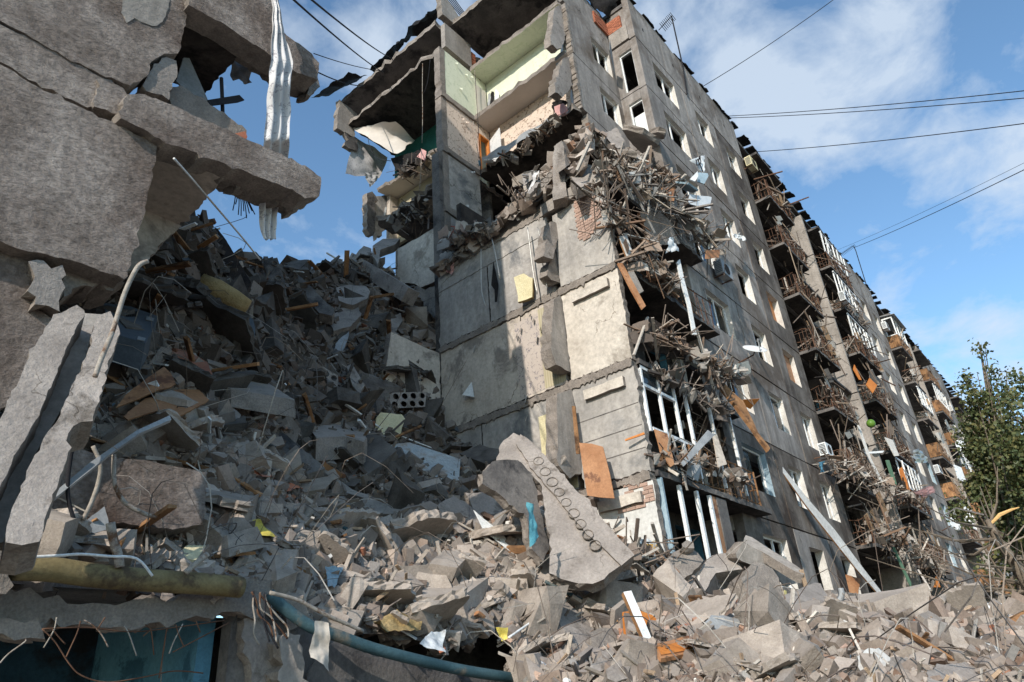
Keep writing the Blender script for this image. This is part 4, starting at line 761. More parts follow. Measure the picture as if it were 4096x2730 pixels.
def npmesh(name, v, f, m, col=None, smooth=False):
    me = bpy.data.meshes.new(name); k = f.shape[1]
    me.vertices.add(len(v)); me.vertices.foreach_set('co', v.astype(np.float32).ravel()); me.loops.add(f.size); me.loops.foreach_set('vertex_index', f.astype(np.int32).ravel())
    me.polygons.add(len(f)); me.polygons.foreach_set('loop_start', (np.arange(len(f)) * k).astype(np.int32)); me.polygons.foreach_set('loop_total', np.full(len(f), k, np.int32))
    if smooth: me.polygons.foreach_set('use_smooth', np.ones(len(f), bool))
    me.materials.append(M[m]); me.update(calc_edges=True); me.validate()
    if not smooth: me.shade_flat()
    if col is not None:
        a = me.attributes.new('Col', 'FLOAT_COLOR', 'POINT'); a.data.foreach_set('color', np.c_[col, np.ones(len(col))].astype(np.float32).ravel())
    o = bpy.data.objects.new(name, me); COL.objects.link(o); return o
tag(npmesh('rubble_heap', co, q, 'heap'), kind='structure')
def onheap(px, py, back=0.):
    """where the sight line first meets the heap"""
    r = ray(px, py); t = np.arange(2, 70, .04); P = r[None] * t[:, None]
    h = Hs(P[:, 0], P[:, 1]); hit = np.where((P[:, 2] < h) & (P[:, 0] > -4) & (P[:, 1] > -3.4) & (h > -1.6))[0]
    if len(hit) == 0: return None
    return Vector((r * (t[hit[0]] + back)).tolist())

# ------------------------------------------------------------------ fragment templates
def hull(pts):
    bm = bmesh.new(); [bm.verts.new(p) for p in pts]; bmesh.ops.convex_hull(bm, input=bm.verts)
    bmesh.ops.delete(bm, geom=[v for v in bm.verts if not v.link_faces], context='VERTS'); bmesh.ops.triangulate(bm, faces=bm.faces)
    bm.verts.ensure_lookup_table(); bm.verts.index_update(); v = np.array([tuple(x.co) for x in bm.verts]); f = np.array([[x.index for x in fc.verts] for fc in bm.faces]); bm.free(); return v, f
def tmpl(kind):
    if kind == 'shard': 
        if True:
            p = np.array([(x, y, z) for x in (-1, 1) for y in (-1, 1) for z in (-1, 1)], float) + rng.uniform(-.24, .24, (8, 3)); k_ = rng.integers(0, 8); p[k_] *= rng.uniform(.5, .9); p[:, 0] += p[:, 1] * rng.uniform(-.4, .4); p *= np.array([1, rng.uniform(.45, .9), rng.uniform(.25, .6)]) * .5; return hull(p)
        p = np.array([(x, y, z) for x in (-1, 1) for y in (-1, 1) for z in (-1, 1)], float) + rng.uniform(-.38, .38, (8, 3)); p[rng.integers(0, 8)] *= rng.uniform(.1, .7); p = np.r_[p, rng.uniform(-1, 1, (2, 3)) * 1.05]; p[:, 0] *= rng.uniform(.6, 1.); s = np.sort(rng.uniform(.35, 1, 3))[::-1]; p *= s * .5; return hull(p)
    if kind == 'plate':
        n = rng.integers(4, 7); a = np.sort(rng.uniform(0, 2 * math.pi, n)); rr = rng.uniform(.6, 1, n) * .5; t = rng.uniform(.04, .11)
        p = [(math.cos(x) * r_, math.sin(x) * r_, z + rng.uniform(-.01, .01)) for x, r_ in zip(a, rr) for z in (-t, t)]; return hull(p)
    if kind == 'brick':
        p = np.array([(x, y, z) for x in (-.5, .5) for y in (-.24, .24) for z in (-.14, .14)]) + rng.uniform(-.03, .03, (8, 3)); p[rng.integers(0, 8)] *= .8; return hull(p)
    if kind == 'stick':
        p = np.array([(x, y, z) for x in (-.5, .5) for y in (-.03, .03) for z in (-.015, .015)]) + rng.uniform(-.008, .008, (8, 3)); return hull(p)
T = {k: [tmpl(k) for _ in range(n)] for k, n in (('shard', 26), ('plate', 16), ('brick', 6), ('stick', 6))}
def rots(n, flat=0.):
    q = rng.normal(size=(n, 4)); q[:, 1:3] *= (1 - flat); q /= np.linalg.norm(q, axis=1)[:, None]; w, x, y, z = q.T
    return np.stack([np.stack([1 - 2 * (y * y + z * z), 2 * (x * y - z * w), 2 * (x * z + y * w)], -1), np.stack([2 * (x * y + z * w), 1 - 2 * (x * x + z * z), 2 * (y * z - x * w)], -1), np.stack([2 * (x * z - y * w), 2 * (y * z + x * w), 1 - 2 * (x * x + y * y)], -1)], 1)
def scatter(name, kind, P, S, m, cols, flat=0., label=None):
    P = np.asarray(P); n = len(P); R = rots(n, flat); tid = rng.integers(0, len(T[kind]), n); vs = []; fs = []; cs = []; off = 0
    C_arr = np.array(cols)[rng.integers(0, len(cols), n)] * rng.uniform(.72, 1.15, (n, 1))
    for t, (tv, tf) in enumerate(T[kind]):
        s = np.where(tid == t)[0]
        if not len(s): continue
        v = np.einsum('nij,kj->nki', R[s], tv) * S[s][:, None, None] + P[s][:, None, :]
        f = tf[None] + (off + np.arange(len(s)) * len(tv))[:, None, None]; off += len(s) * len(tv)
        vs.append(v.reshape(-1, 3)); fs.append(f.reshape(-1, 3)); cs.append(np.repeat(C_arr[s], len(tv), 0))
    o = npmesh(name, np.concatenate(vs), np.concatenate(fs), m, np.concatenate(cs)); return tag(o, kind='stuff', label=label)
# heap points: evenly over the picture (dense near by), plus evenly over the plan
def march(n):
    px = rng.uniform(-120, 4220, n); py = rng.uniform(880, 2860, n); v = np.stack([px - 2048, -(py - 1365), np.full(n, -FPX)], 1); v /= np.linalg.norm(v, axis=1)[:, None]; r = v @ RC.T
    t = np.full(n, 2.5); done = np.zeros(n, bool); tt = t.copy()
    for k in range(520):
        P = r * t[:, None]; h = Hs(P[:, 0], P[:, 1]); hit = (~done) & (P[:, 2] < h) & (P[:, 2] > h - .35) & (h > -1.55) & (P[:, 0] > -4) & (P[:, 1] > -3.4); tt[hit] = t[hit]; done |= (P[:, 2] < h) & (h > -1.55); t = t + .04 + t * .0028
    ok = done & (tt > 2.55) & (tt < 60); P = r * tt[:, None]; ok &= ~((P[:, 0] > 13.7) & (P[:, 1] > 7.25) & (P[:, 1] < 14.1)) & ~((P[:, 0] < 9.3) & (P[:, 1] < 7.82) & (P[:, 0] < 8.9 - np.clip(7.6 - P[:, 1], 0, 3) * .9))
    return P[ok], tt[ok], px[ok], py[ok]
PN, TN, QX, QY = march(72000)
# ------------------------------------------------------------------ single pieces the photograph picks out
SUNNY = Vector((-.45, -.75, .45)).normalized()
POLYS = []; LASTP = [None]; REFS = []
def shortref(l):
    w = l.replace(',', ' ,').split(); o = []
    for x in w:
        if x in (',', 'lying', 'leaning', 'standing', 'with', 'on', 'in', 'under', 'right', 'left', 'behind', 'below', 'above', 'beside', 'showing', 'hanging', 'sitting', 'slanting', 'pointing', 'crossing', 'at', 'of', 'near', 'from', 'stretched', 'across', 'poking', 'tipped', 'slid', 'down', 'wedged', 'between', 'held', 'before', 'cut', 'to', 'out', 'against', 'resting', 'rising'): break
        o.append(x)
    return ' '.join(o[:6])
def anchor(c, depth, lift):
    if depth is not None:
        a = U(c[0], c[1], depth[0], depth[1]); h = onheap(c[0], c[1])
        if h is not None and h.length < a.length + .1 and depth[0] == 0: a = h - h.normalized() * max(lift, .3)
        return a
    h = onheap(c[0], c[1])
    for dy in range(20, 400, 20):
        if h is not None: break
        h = onheap(c[0], c[1] + dy)
    if h is None: h = U(c[0], c[1], 1, 8.)
    d = h.normalized()
    return h - d * lift
def shape(mb, vk, pts, n, th, depth=None, lift=.25, jag=.02, layers=2, step=None, d=None, mi=0, side=1, anch=None, col=None):
    P = V(vk, *pts); c = (sum(p[0] for p in P) / len(P), sum(p[1] for p in P) / len(P))
    a = anchor(V(vk, anch)[0] if anch else c, depth, lift); n = Vector(n).normalized()
    if n.dot(a) > 0: n = -n
    if n.dot(a.normalized()) > -.12: n = (n - a.normalized() * .3).normalized()
    O = [UP(px, py, a, n) for px, py in P]; POLYS.append((np.array(P), a.length)); LASTP[0] = np.array(P)
    mb.ext(O, Vector(d) if d is not None else -n * th, jag, step or max(.04, .008 * a.length), mi, side, col, layers); return a, n, O
def hero(name, mats, vk, pts, n, th, label, cat, depth=None, lift=.25, jag=.02, layers=3, d=None, group=None, **k):
    b = MB(); shape(b, vk, pts, n, th, depth, lift, jag, layers, None, d, **k); REFS.append((LASTP[0].mean(0), shortref(label))); return thing(b, name, mats, label, cat, group)
CC = ['conc', 'conc_in']
def rings(o, vk, centres, r, depth_a, n, lift=.012):
    """the worn mouths of the cores of a hollow slab: raised rims with sunken floors"""
    n = Vector(n).normalized()
    if n.dot(depth_a) > 0: n = -n
    x, y, _ = R3(n)
    for c in V(vk, *centres):
        p = UP(c[0], c[1], depth_a, n) + n * lift; b = MB(); N_ = 14; vs = []; rot = 0; r1 = r * random.uniform(.85, 1.1)
        for rr, h in ((r1, -.01), (r1 * .96, random.uniform(.0, .012)), (r1 * .88, .006), (r1 * .84, -.045)):
            for i in range(N_): a = i / N_ * 2 * math.pi + rot; vs.append(p + (x * math.cos(a) + y * math.sin(a)) * rr + n * h)
        fs = [(l * N_ + i, l * N_ + (i + 1) % N_, (l + 1) * N_ + (i + 1) % N_, (l + 1) * N_ + i) for l in range(3) for i in range(N_)] + [tuple(3 * N_ + i for i in range(N_))]
        b.add(vs, fs); b.build('core_ring', 'conc_in', o)
def hollow(name, vk, corners, nh, nv, L, label, n=SUNNY, depth=None, lift=.3, rel=.36, Ldir=None):
    """block of hollow-core slab: face TL, TR, BL in the picture, nh x nv real round cores running into it"""
    P = V(vk, *corners); a = anchor(((P[1][0] + P[2][0]) / 2, (P[1][1] + P[2][1]) / 2), depth, lift); n = Vector(n).normalized()
    if n.dot(a) > 0: n = -n
    POLYS.append((np.array([P[0], P[1], (P[1][0] + P[2][0] - P[0][0], P[1][1] + P[2][1] - P[0][1]), P[2]]), a.length)); REFS.append((np.array(P[0]), shortref(label)))
    tl, tr, bl = [UP(p[0], p[1], a, n) for p in P]; ux = (tr - tl) / nh; uy = (bl - tl) / nv; ld = (Vector(Ldir).normalized() if Ldir is not None else -n) * L
    b = MB(); K = 12; rr = min(ux.length, uy.length) * rel
    ex, ey = ux.normalized(), uy.normalized()
    for i in range(nh):
        for j in range(nv):
            o = tl + ux * i + uy * j; c = o + ux * .5 + uy * .5; sq = []; ci = []
            for k in range(K):
                t = k / K * 4; s_, f = int(t) % 4, t - int(t)
                sq.append([o + ux * f, o + ux + uy * f, o + ux * (1 - f) + uy, o + uy * (1 - f)][s_]); q = sq[-1] - c; q.normalize(); ci.append(c + q * rr)
            deep = [p + ld.normalized() * min(.5, L * .8) for p in ci]
            b.add(sq + ci, [(k, (k + 1) % K, K + (k + 1) % K, K + k) for k in range(K)], 0)
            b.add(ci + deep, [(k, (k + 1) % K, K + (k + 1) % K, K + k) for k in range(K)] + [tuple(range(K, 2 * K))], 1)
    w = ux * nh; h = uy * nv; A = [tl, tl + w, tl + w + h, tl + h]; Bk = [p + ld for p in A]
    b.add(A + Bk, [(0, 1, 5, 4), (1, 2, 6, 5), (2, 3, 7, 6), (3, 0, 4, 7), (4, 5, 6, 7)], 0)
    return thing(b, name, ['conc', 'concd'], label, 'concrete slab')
# --- middle slope
hero('concrete_slab', CC, 'E', [(1420, 1030), (1500, 1020), (1830, 1060), (2030, 1190), (1590, 1112), (1470, 1066), (1425, 1115)], (-.15, -.5, .85), .3, 'thick flat grey slab lying below the brown linoleum sheets', 'concrete slab', lift=.6, d=(.02, -.05, -.34), jag=.008)
hollow('hollow_slab_block', 'F', [(398, 1142), (700, 1132), (383, 1252)], 5, 2, 1.0, 'dark end of a hollow slab showing ten round cores in two rows', (-.25, -.95, .05), lift=.5, Ldir=(.5, .7, .25))
hollow('hollow_slab_block', 'J', [(1150, 370), (1412, 580), (1098, 480)], 3, 1, .9, 'chunk of hollow slab with three big round holes in the lower slope', (-.1, -.9, .45), lift=.55, rel=.38, Ldir=(-.4, .75, -.5))
hollow('hollow_slab_block', 'E', [(2170, 930), (2330, 1020), (2160, 1070)], 3, 2, .7, 'small hollow slab end with six holes left of the gap in the slope', (-.3, -.95, .05), lift=.4, Ldir=(-.6, .7, .2))
hero('foam_block', ['foam', 'foam'], 'F', [(385, 1275), (530, 1290), (552, 1320), (515, 1450), (400, 1440), (348, 1390), (355, 1310)], (-.2, -.9, .35), .3, 'pale yellow cube of foam on the rubble slope', 'foam block', lift=.4)
hero('concrete_slab', ['paleblue', 'conc_in'], 'J', [(868, 0), (885, -45), (960, -70), (1100, -85), (1450, 30), (1440, 175), (1330, 178), (1180, 100), (900, 40)], (-.2, -.75, .65), .3, 'slab with a pale blue painted face, left of the tilted hollow slab', 'concrete slab', lift=.55, d=(.05, .12, -.3), jag=.008)
b = MB(); nn = Vector((-.72, -.55, .42)); a, n_, O = shape(b, 'Z', [(1180, 995), (1205, 1003), (1250, 1050), (1372, 1180), (1455, 1280), (1362, 1342), (1288, 1330), (1262, 1318), (1268, 1262), (1240, 1110), (1190, 1068), (1140, 1060), (1150, 1022)], nn, .26, (1, 7.6), jag=.035, layers=3); _rs = [UP(px, py, a + n_ * .05, nn) for px, py in V('Z', (1196, 998), (1250, 1044), (1458, 1276), (1428, 1300), (1330, 1205), (1225, 1080), (1186, 1020))]; b.ext(_rs, -n_ * .05, .012, .08)
ts = thing(b, 'tilted_hollow_slab', CC, 'huge tilted hollow slab leaning against the torn wall, round cores down its edge', 'concrete slab')
rings(ts, 'K', [(265, 45), (312, 118), (360, 190), (408, 260), (455, 330), (508, 405), (555, 478), (605, 552), (655, 625)], .105, a + n_ * .05, nn, .015)
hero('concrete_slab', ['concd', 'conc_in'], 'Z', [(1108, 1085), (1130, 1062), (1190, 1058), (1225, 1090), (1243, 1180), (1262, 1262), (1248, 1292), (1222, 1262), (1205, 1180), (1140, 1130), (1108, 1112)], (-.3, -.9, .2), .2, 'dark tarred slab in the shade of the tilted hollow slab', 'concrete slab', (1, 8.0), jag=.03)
hero('concrete_slab', CC, 'K', [(610, 420), (680, 470), (760, 560), (860, 700), (925, 850), (915, 900), (840, 860), (790, 830), (760, 740), (650, 590)], (-.75, -.5, .4), .2, 'narrow slab slid down on the right of the tilted hollow slab', 'concrete slab', (1, 7.7), jag=.03)
hero('concrete_block', CC, 'J', [(888, 432), (968, 408), (1065, 620), (1075, 660), (1040, 668), (940, 640), (905, 520)], (-.5, -.8, .4), .25, 'pale slab fragment standing left of the three-hole chunk', 'concrete block', lift=.35)
hero('concrete_block', CC, 'J', [(808, 392), (950, 320), (1150, 275), (1210, 290), (1195, 345), (1050, 400), (900, 410)], (-.1, -.75, .7), .2, 'long thin broken slab above the three-hole chunk', 'concrete block', lift=.4)
hero('concrete_block', CC, 'J', [(1290, 350), (1400, 280), (1480, 320), (1600, 420), (1640, 520), (1590, 560), (1440, 540), (1340, 430)], (-.3, -.8, .5), .25, 'broad concrete lump under the dark tarred slab', 'concrete block', lift=.4)
hero('concrete_block', CC, 'J', [(1480, 260), (1760, 255), (1800, 330), (1815, 420), (1750, 480), (1640, 470), (1540, 380)], (-.3, -.85, .4), .2, 'speckled stucco slab below the dark tarred slab', 'concrete block', lift=.5)
hero('concrete_block', CC, 'J', [(1810, 420), (1880, 380), (1960, 400), (2000, 520), (2045, 640), (1990, 740), (1930, 790), (1850, 740), (1820, 640)], (-.4, -.8, .4), .3, 'upright lump under the turquoise cloth', 'concrete block', lift=.5)
hero('concrete_block', CC, 'J', [(730, 690), (760, 690), (860, 790), (1010, 930), (1060, 1010), (1000, 1010), (880, 930), (760, 830), (715, 770)], (-.4, -.8, .5), .15, 'long pale sliver of concrete in the middle of the lower slope', 'concrete block', lift=.2)
hero('concrete_slab', ['fshade', 'conc_in'], 'I', [(2150, 150), (2280, 130), (2430, 240), (2680, 330), (2640, 400), (2580, 410), (2240, 300)], (-.2, -.6, .75), .35, 'grey beam end poking out below the bent white wires', 'concrete slab', lift=.5)
hero('concrete_slab', CC, 'F', [(-120, 1360), (60, 1325), (200, 1340), (290, 1400), (270, 1480), (150, 1440), (-60, 1450)], (-.15, -.5, .85), .3, 'thick slab with a grooved edge right of the foam cube', 'concrete slab', lift=.5, d=(.0, -.02, -.5), jag=.015)
hero('concrete_slab', ['concd', 'conc_in'], 'E', [(1740, 1420), (1830, 1370), (1960, 1420), (2240, 1660), (2120, 1700), (1990, 1640)], (-.35, -.75, .6), .3, 'sooty grey slab with an orange plank across it', 'concrete slab', lift=.45, jag=.02)
hero('concrete_block', CC, 'E', [(1500, 1240), (1580, 1222), (1660, 1290), (1630, 1370), (1560, 1350), (1495, 1300)], (-.4, -.8, .5), .3, 'rounded concrete chunk under the thick flat slab', 'concrete block', lift=.4)
hero('concrete_block', CC, 'E', [(1650, 1290), (1720, 1285), (1780, 1360), (1760, 1390), (1690, 1380), (1645, 1340)], (-.4, -.8, .5), .3, 'smaller concrete chunk beside the rounded one', 'concrete block', lift=.4)
b = MB(); shape(b, 'I', [(330, 440), (400, 200), (520, -60), (640, -10), (780, 20), (1100, 60), (1430, 120), (1420, 250), (1395, 480), (1190, 515), (900, 480), (560, 460)], (-.05, -1, .08), .3, (1, 8.15), jag=.015, layers=2)
thing(b, 'stucco_panel', ['stucco', 'conc_in'], 'fallen stuccoed wall panel behind the dangling bent pipes', 'wall panel')
# --- right-hand blocks
bl = MB(); shape(bl, 'e', [(1230, 1010), (1290, 970), (1400, 900), (1480, 800), (1600, 740), (1700, 735), (1815, 890), (1600, 918), (1560, 925), (1490, 1050), (1420, 1170), (1280, 1190), (1130, 1180)], (-.55, -.6, .5), .35, (0, 14.2), lift=1.1, jag=.02, anch=(1550, 900)); shape(bl, 'e', [(1562, 925), (1600, 912), (1818, 893), (1860, 1080), (1900, 1325), (1640, 1250), (1425, 1175), (1490, 1050)], (.35, -.85, -.35), .5, (0, 14.2), lift=1.1, jag=.01, anch=(1560, 900)); 
thing(bl, 'concrete_block', CC, 'biggest concrete box section on the right, its underside in deep shade', 'concrete block')
hero('concrete_block', ['conc_in', 'conc_in'], 'e', [(1095, 790), (1160, 730), (1250, 688), (1340, 690), (1395, 740), (1445, 805), (1395, 870), (1260, 980), (1190, 920), (1110, 855)], (-.4, -.75, .5), .6, 'rough broken lump left of the biggest concrete box', 'concrete block', (0, 13.6), lift=1.1, jag=.05, layers=3)
hero('concrete_block', ['conc_in', 'conc_in'], 'e', [(1240, 650), (1290, 612), (1350, 640), (1358, 690), (1300, 690), (1250, 680)], (-.4, -.75, .5), .3, 'small boulder sitting on top of the rough broken lump', 'concrete block', (0, 13.7), lift=1.1, jag=.04, layers=3)
hero('concrete_block', ['conc_in', 'conc_in'], 'e', [(1800, 975), (1880, 860), (1920, 818), (2000, 830), (2095, 885), (2150, 965), (2205, 1120), (2100, 1190), (2020, 1232), (1930, 1232), (1865, 1120)], (-.35, -.85, .35), .8, 'rugged block with rebar stubs right of the biggest concrete box', 'concrete block', (0, 14.0), lift=1.1, jag=.05, layers=3)
b = MB(); shape(b, 'e', [(1822, 625), (1842, 568), (1905, 590), (2120, 730), (2353, 880), (2390, 940), (2300, 905), (2060, 760), (1850, 650)], (-.3, -.55, .75), .2, (0, 15.2), lift=1.1, jag=.015, anch=(2050, 720)); shape(b, 'e', [(1822, 630), (1850, 655), (2060, 765), (2300, 908), (2388, 942), (2360, 1005), (2240, 1050), (2080, 950), (1900, 850), (1760, 785), (1750, 740)], (-.35, -.85, -.2), .3, (0, 15.2), lift=1.1, jag=.03, anch=(2050, 730))
thing(b, 'concrete_slab', ['fshade', 'conc_in'], 'tilted slab with bluish paint standing behind the rugged block', 'concrete slab')
b = MB(); shape(b, 'L', [(190, 1062), (330, 1000), (620, 880), (662, 888), (705, 975), (690, 1010), (420, 1120), (350, 1160), (215, 1130)], (-.2, -.6, .8), .2, (0, 12.6), lift=1.1, jag=.012, d=(.03, .02, -.2)); 
thing(b, 'concrete_block', CC, 'long rectangular concrete block lying along the right-hand crest', 'concrete block')
hero('concrete_slab', CC, 'K', [(225, 920), (300, 885), (480, 1030), (648, 1180), (640, 1230), (560, 1320), (505, 1290), (400, 1150), (260, 1000)], (-.1, -.7, .75), .35, 'long slab with a white painted flank at the bottom centre', 'concrete slab', lift=.5, d=(-.28, -.1, -.3), jag=.01)
hero('concrete_block', ['conc_in', 'conc_in'], 'K', [(635, 1220), (720, 1190), (820, 1200), (850, 1290), (790, 1360), (660, 1370), (625, 1320)], (-.3, -.8, .5), .4, 'square brownish lump right of the white-flanked slab', 'concrete block', lift=.45, jag=.03, layers=3)
hero('concrete_block', CC, 'K', [(610, 1470), (760, 1320), (790, 1360), (720, 1480), (640, 1530)], (-.3, -.8, .5), .3, 'oblong brick-like block below the square brownish lump', 'concrete block', lift=.35)
hero('concrete_block', CC, 'K', [(730, 1480), (850, 1370), (905, 1440), (880, 1540), (800, 1568), (740, 1540)], (-.4, -.7, .5), .35, 'dusty cube at the bottom edge right of the oblong block', 'concrete block', lift=.35)
hero('concrete_slab', CC, 'L', [(650, 1260), (720, 1165), (840, 1160), (835, 1250), (770, 1380), (690, 1420), (630, 1390), (640, 1320)], (-.45, -.75, .45), .2, 'flat upright fragment in front of the long beam at right', 'concrete slab', lift=.35, jag=.035, layers=3)
hero('concrete_slab', CC, 'L', [(1080, 1310), (1130, 1230), (1250, 1125), (1265, 1150), (1230, 1260), (1110, 1330)], (-.3, -.75, .55), .15, 'pointed slab fragment right of the flat upright one', 'concrete slab', lift=.3, jag=.02)
hero('concrete_slab', ['whitewash', 'conc_in'], 'L', [(920, 1420), (960, 1350), (1060, 1330), (1140, 1400), (1170, 1500), (1130, 1580), (1000, 1568), (940, 1500)], (-.35, -.75, .5), .15, 'whitish plastered fragment near the bottom right', 'concrete slab', lift=.35, jag=.03)
hero('concrete_slab', CC, 'L', [(1390, 1500), (1560, 1440), (1650, 1425), (1800, 1500), (1860, 1600), (1700, 1640), (1400, 1620)], (-.2, -.6, .75), .2, 'wide flat slab cut by the bottom edge on the right', 'concrete slab', lift=.35, jag=.03)
hero('concrete_slab', CC, 'L', [(1130, 1430), (1200, 1390), (1310, 1400), (1320, 1480), (1220, 1568), (1150, 1540)], (-.4, -.75, .5), .15, 'brownish broken plate between the whitish and the wide flat slabs', 'concrete slab', lift=.3, jag=.03)
hero('concrete_slab', ['whitewash', 'conc_in'], 'L', [(1760, 1275), (1850, 1250), (1990, 1340), (2040, 1410), (1960, 1390), (1850, 1330)], (-.2, -.6, .75), .12, 'white painted slab edge at the far right', 'concrete slab', lift=.3)
b = MB(); p0 = U(*V('L', (700, 1005))[0], 0, 17); p1 = U(*V('L', (1760, 1150))[0], 0, 26); b.bar(p0, p1, .3, .42); thing(b, 'concrete_beam', CC, 'long pale beam stretched along the foot of the block on the right', 'concrete beam')
hero('white_sheeting', ['white', 'white'], 'L', [(1390, 1080), (1560, 1020), (1700, 975), (1790, 1110), (1740, 1130), (1600, 1110)], (-.5, -.6, .6), .04, 'large white sheet panel behind the long pale beam', 'panel', (0, 24), jag=0, layers=1)
hero('white_sheeting', ['white', 'white'], 'L', [(1720, 1020), (1830, 1020), (1960, 1050), (1880, 1090), (1800, 1110)], (-.5, -.6, .6), .04, 'smaller white sheet right of the large white panel', 'panel', (0, 26), jag=0, layers=1)
hero('brown_board', ['ply', 'ply'], 'L', [(1200, 1045), (1230, 1005), (1290, 1020), (1430, 1045), (1400, 1068), (1230, 1055)], (-.4, -.6, .7), .05, 'torn brown cardboard sheet on the long pale beam', 'board', (0, 21))
hero('white_foam_board', ['white', 'white'], 'L', [(1050, 1030), (1280, 990), (1310, 1010), (1220, 1045), (1090, 1055)], (-.4, -.6, .7), .05, 'white foam sheet behind the torn cardboard', 'board', (0, 22), layers=1, jag=0)
b = MB()
for i in range(7): p = U(*V('L', (1820 + (i % 3) * 55, 1130 + (i // 3) * 45))[0], 0, 15); b.ext([p + Vector(v) for v in [(0, 0, 0), (.0, -.35, .02), (.05, -.4, .22), (0, 0, .2)]], (.25, 0, 0), .03)
o = thing(b, 'white_foam_scraps', ['white', 'white'], 'pile of broken white foam pieces at the right edge', 'foam scraps'); o['kind'] = 'stuff'
# --- boards, doors, sheets
hero('brown_board', ['ply', 'ply'], 'G', [(28, 1485), (112, 1490), (192, 1512), (240, 1700), (272, 1868), (180, 1862), (85, 1848), (60, 1700)], (-1, -.25, .15), .03, 'tall brown board leaning on the torn wall beside the loggias', 'board', (0, 13.1), jag=0, layers=1)
hero('orange_board', ['orange', 'orange'], 'K', [(848, 1082), (960, 1072), (1050, 1105), (1085, 1138), (1090, 1270), (985, 1265), (860, 1250)], (-.3, -.9, .3), .03, 'orange-brown cupboard board behind the white post', 'board', lift=.3, jag=0, layers=1)
for i, (dy, w) in enumerate([(0, 0), (26, 12), (52, -8)]):
    hero('furniture_board', ['orange' if i == 1 else 'ply', 'ply'], 'K', [(1085, 1300 + dy), (1300, 1245 + dy), (1395, 1270 + dy - w), (1290, 1320 + dy), (1110, 1350 + dy)], (-.2, -.5, .85), .05, ['top brown board of the sagging stack right of the orange board', 'middle orange board of the sagging stack', 'lowest brown board of the sagging stack'][i], 'board', lift=.4 - i * .05, jag=.006, layers=1)
hero('felt_sheet', ['greyp', 'greyp'], 'K', [(1395, 1200), (1440, 1130), (1540, 1105), (1640, 1130), (1690, 1210), (1680, 1280), (1590, 1300), (1500, 1290), (1470, 1260), (1420, 1300)], (-.3, -.85, .4), .03, 'grey torn roofing sheet in front of the long block', 'sheet', lift=.6, jag=.02, layers=1)
hero('linoleum_sheet', ['ply', 'wood'], 'E', [(800, 1240), (870, 1150), (1000, 1050), (1130, 960), (1180, 1010), (1212, 1075), (1180, 1100), (1080, 1122), (960, 1180)], (-.3, -.7, .6), .02, 'curled brown linoleum sheet in shadow on the left slope', 'sheet', lift=.6, jag=.004, layers=1)
hero('linoleum_sheet', ['ply', 'wood'], 'E', [(850, 1300), (1000, 1180), (1140, 1135), (1250, 1115), (1370, 1118), (1440, 1190), (1350, 1240), (1225, 1308), (1210, 1280), (1085, 1262), (960, 1300), (880, 1325)], (-.2, -.6, .75), .02, 'lit brown linoleum sheet with a torn lower edge', 'sheet', lift=.6, jag=.008, layers=1)
hero('hardboard_piece', ['brick', 'brick'], 'E', [(1180, 830), (1290, 850), (1430, 930), (1465, 1015), (1330, 1000), (1200, 940), (1165, 880)], (-.2, -.7, .6), .02, 'dark red hardboard sheet above the linoleum', 'sheet', lift=.5, jag=.008, layers=1)
hero('white_post', ['white', 'wood'], 'K', [(850, 945), (905, 935), (1010, 1180), (1080, 1340), (1170, 1568), (1110, 1568), (1000, 1290), (900, 1060)], (-.5, -.8, .25), .09, 'white painted window post slanting across the bottom centre', 'post', lift=.9, jag=.004, layers=1)
for i, (pts, lab) in enumerate([([(850, 680), (985, 755), (980, 790), (860, 720)], 'white window rail under the yellow card'), ([(985, 640), (1130, 780), (1115, 810), (965, 650)], 'pale blue-grey plank end among the window frames'), ([(975, 640), (1010, 640), (1000, 830), (970, 820)], 'upright weathered frame member'), ([(970, 900), (1130, 815), (1135, 840), (985, 930)], 'flat grey plank crossing the window frames'), ([(960, 600), (990, 595), (1090, 700), (1075, 715)], 'blue plank beside the white plastic bag')]):
    hero('window_frame_piece', [['white', 'greyp', 'wood', 'greyp', 'ltblue'][i]] * 2, 'K', pts, (-.4, -.8, .4), .06, lab, 'plank', (1, 7.3), jag=.004, layers=1)
hero('paper_sheet', ['white', 'white'], 'J', [(1540, 380), (1610, 440), (1740, 540), (1790, 620), (1840, 696), (1760, 640), (1660, 560), (1610, 520)], (-.3, -.85, .5), .01, 'folded white sheet of card pointing down the slope', 'sheet', lift=.7, jag=0, layers=1)
hero('white_tile_panel', ['white', 'white'], 'I', [(1020, 605), (1235, 590), (1190, 695), (1130, 690), (1060, 660)], (-.1, -.6, .8), .03, 'white board left of the square cream one above the yellow pipe', 'board', lift=.3, jag=0, layers=1)
hero('white_tile_panel', ['foam', 'foam'], 'I', [(1285, 622), (1418, 625), (1350, 725), (1215, 705)], (-.1, -.6, .8), .03, 'square cream board above the yellow pipe', 'board', lift=.35, jag=0, layers=1)
hero('grey_board', ['greyp', 'greyp'], 'I', [(720, 355), (745, 440), (755, 510), (650, 540), (560, 520), (600, 450)], (-.1, -.95, .2), .02, 'torn grey board against the fallen stuccoed panel', 'board', (1, 8.0), jag=.005, layers=1)
hero('metal_channel', ['greyp', 'greyp'], 'E', [(1170, 1295), (1180, 1325), (960, 1420), (750, 1568), (640, 1660), (372, 1870), (370, 1830), (620, 1620), (940, 1400)], (-.2, -.9, .4), .05, 'long grey metal gutter crossing in front of the stuccoed panel', 'gutter', (1, 7.6), jag=0, layers=1)
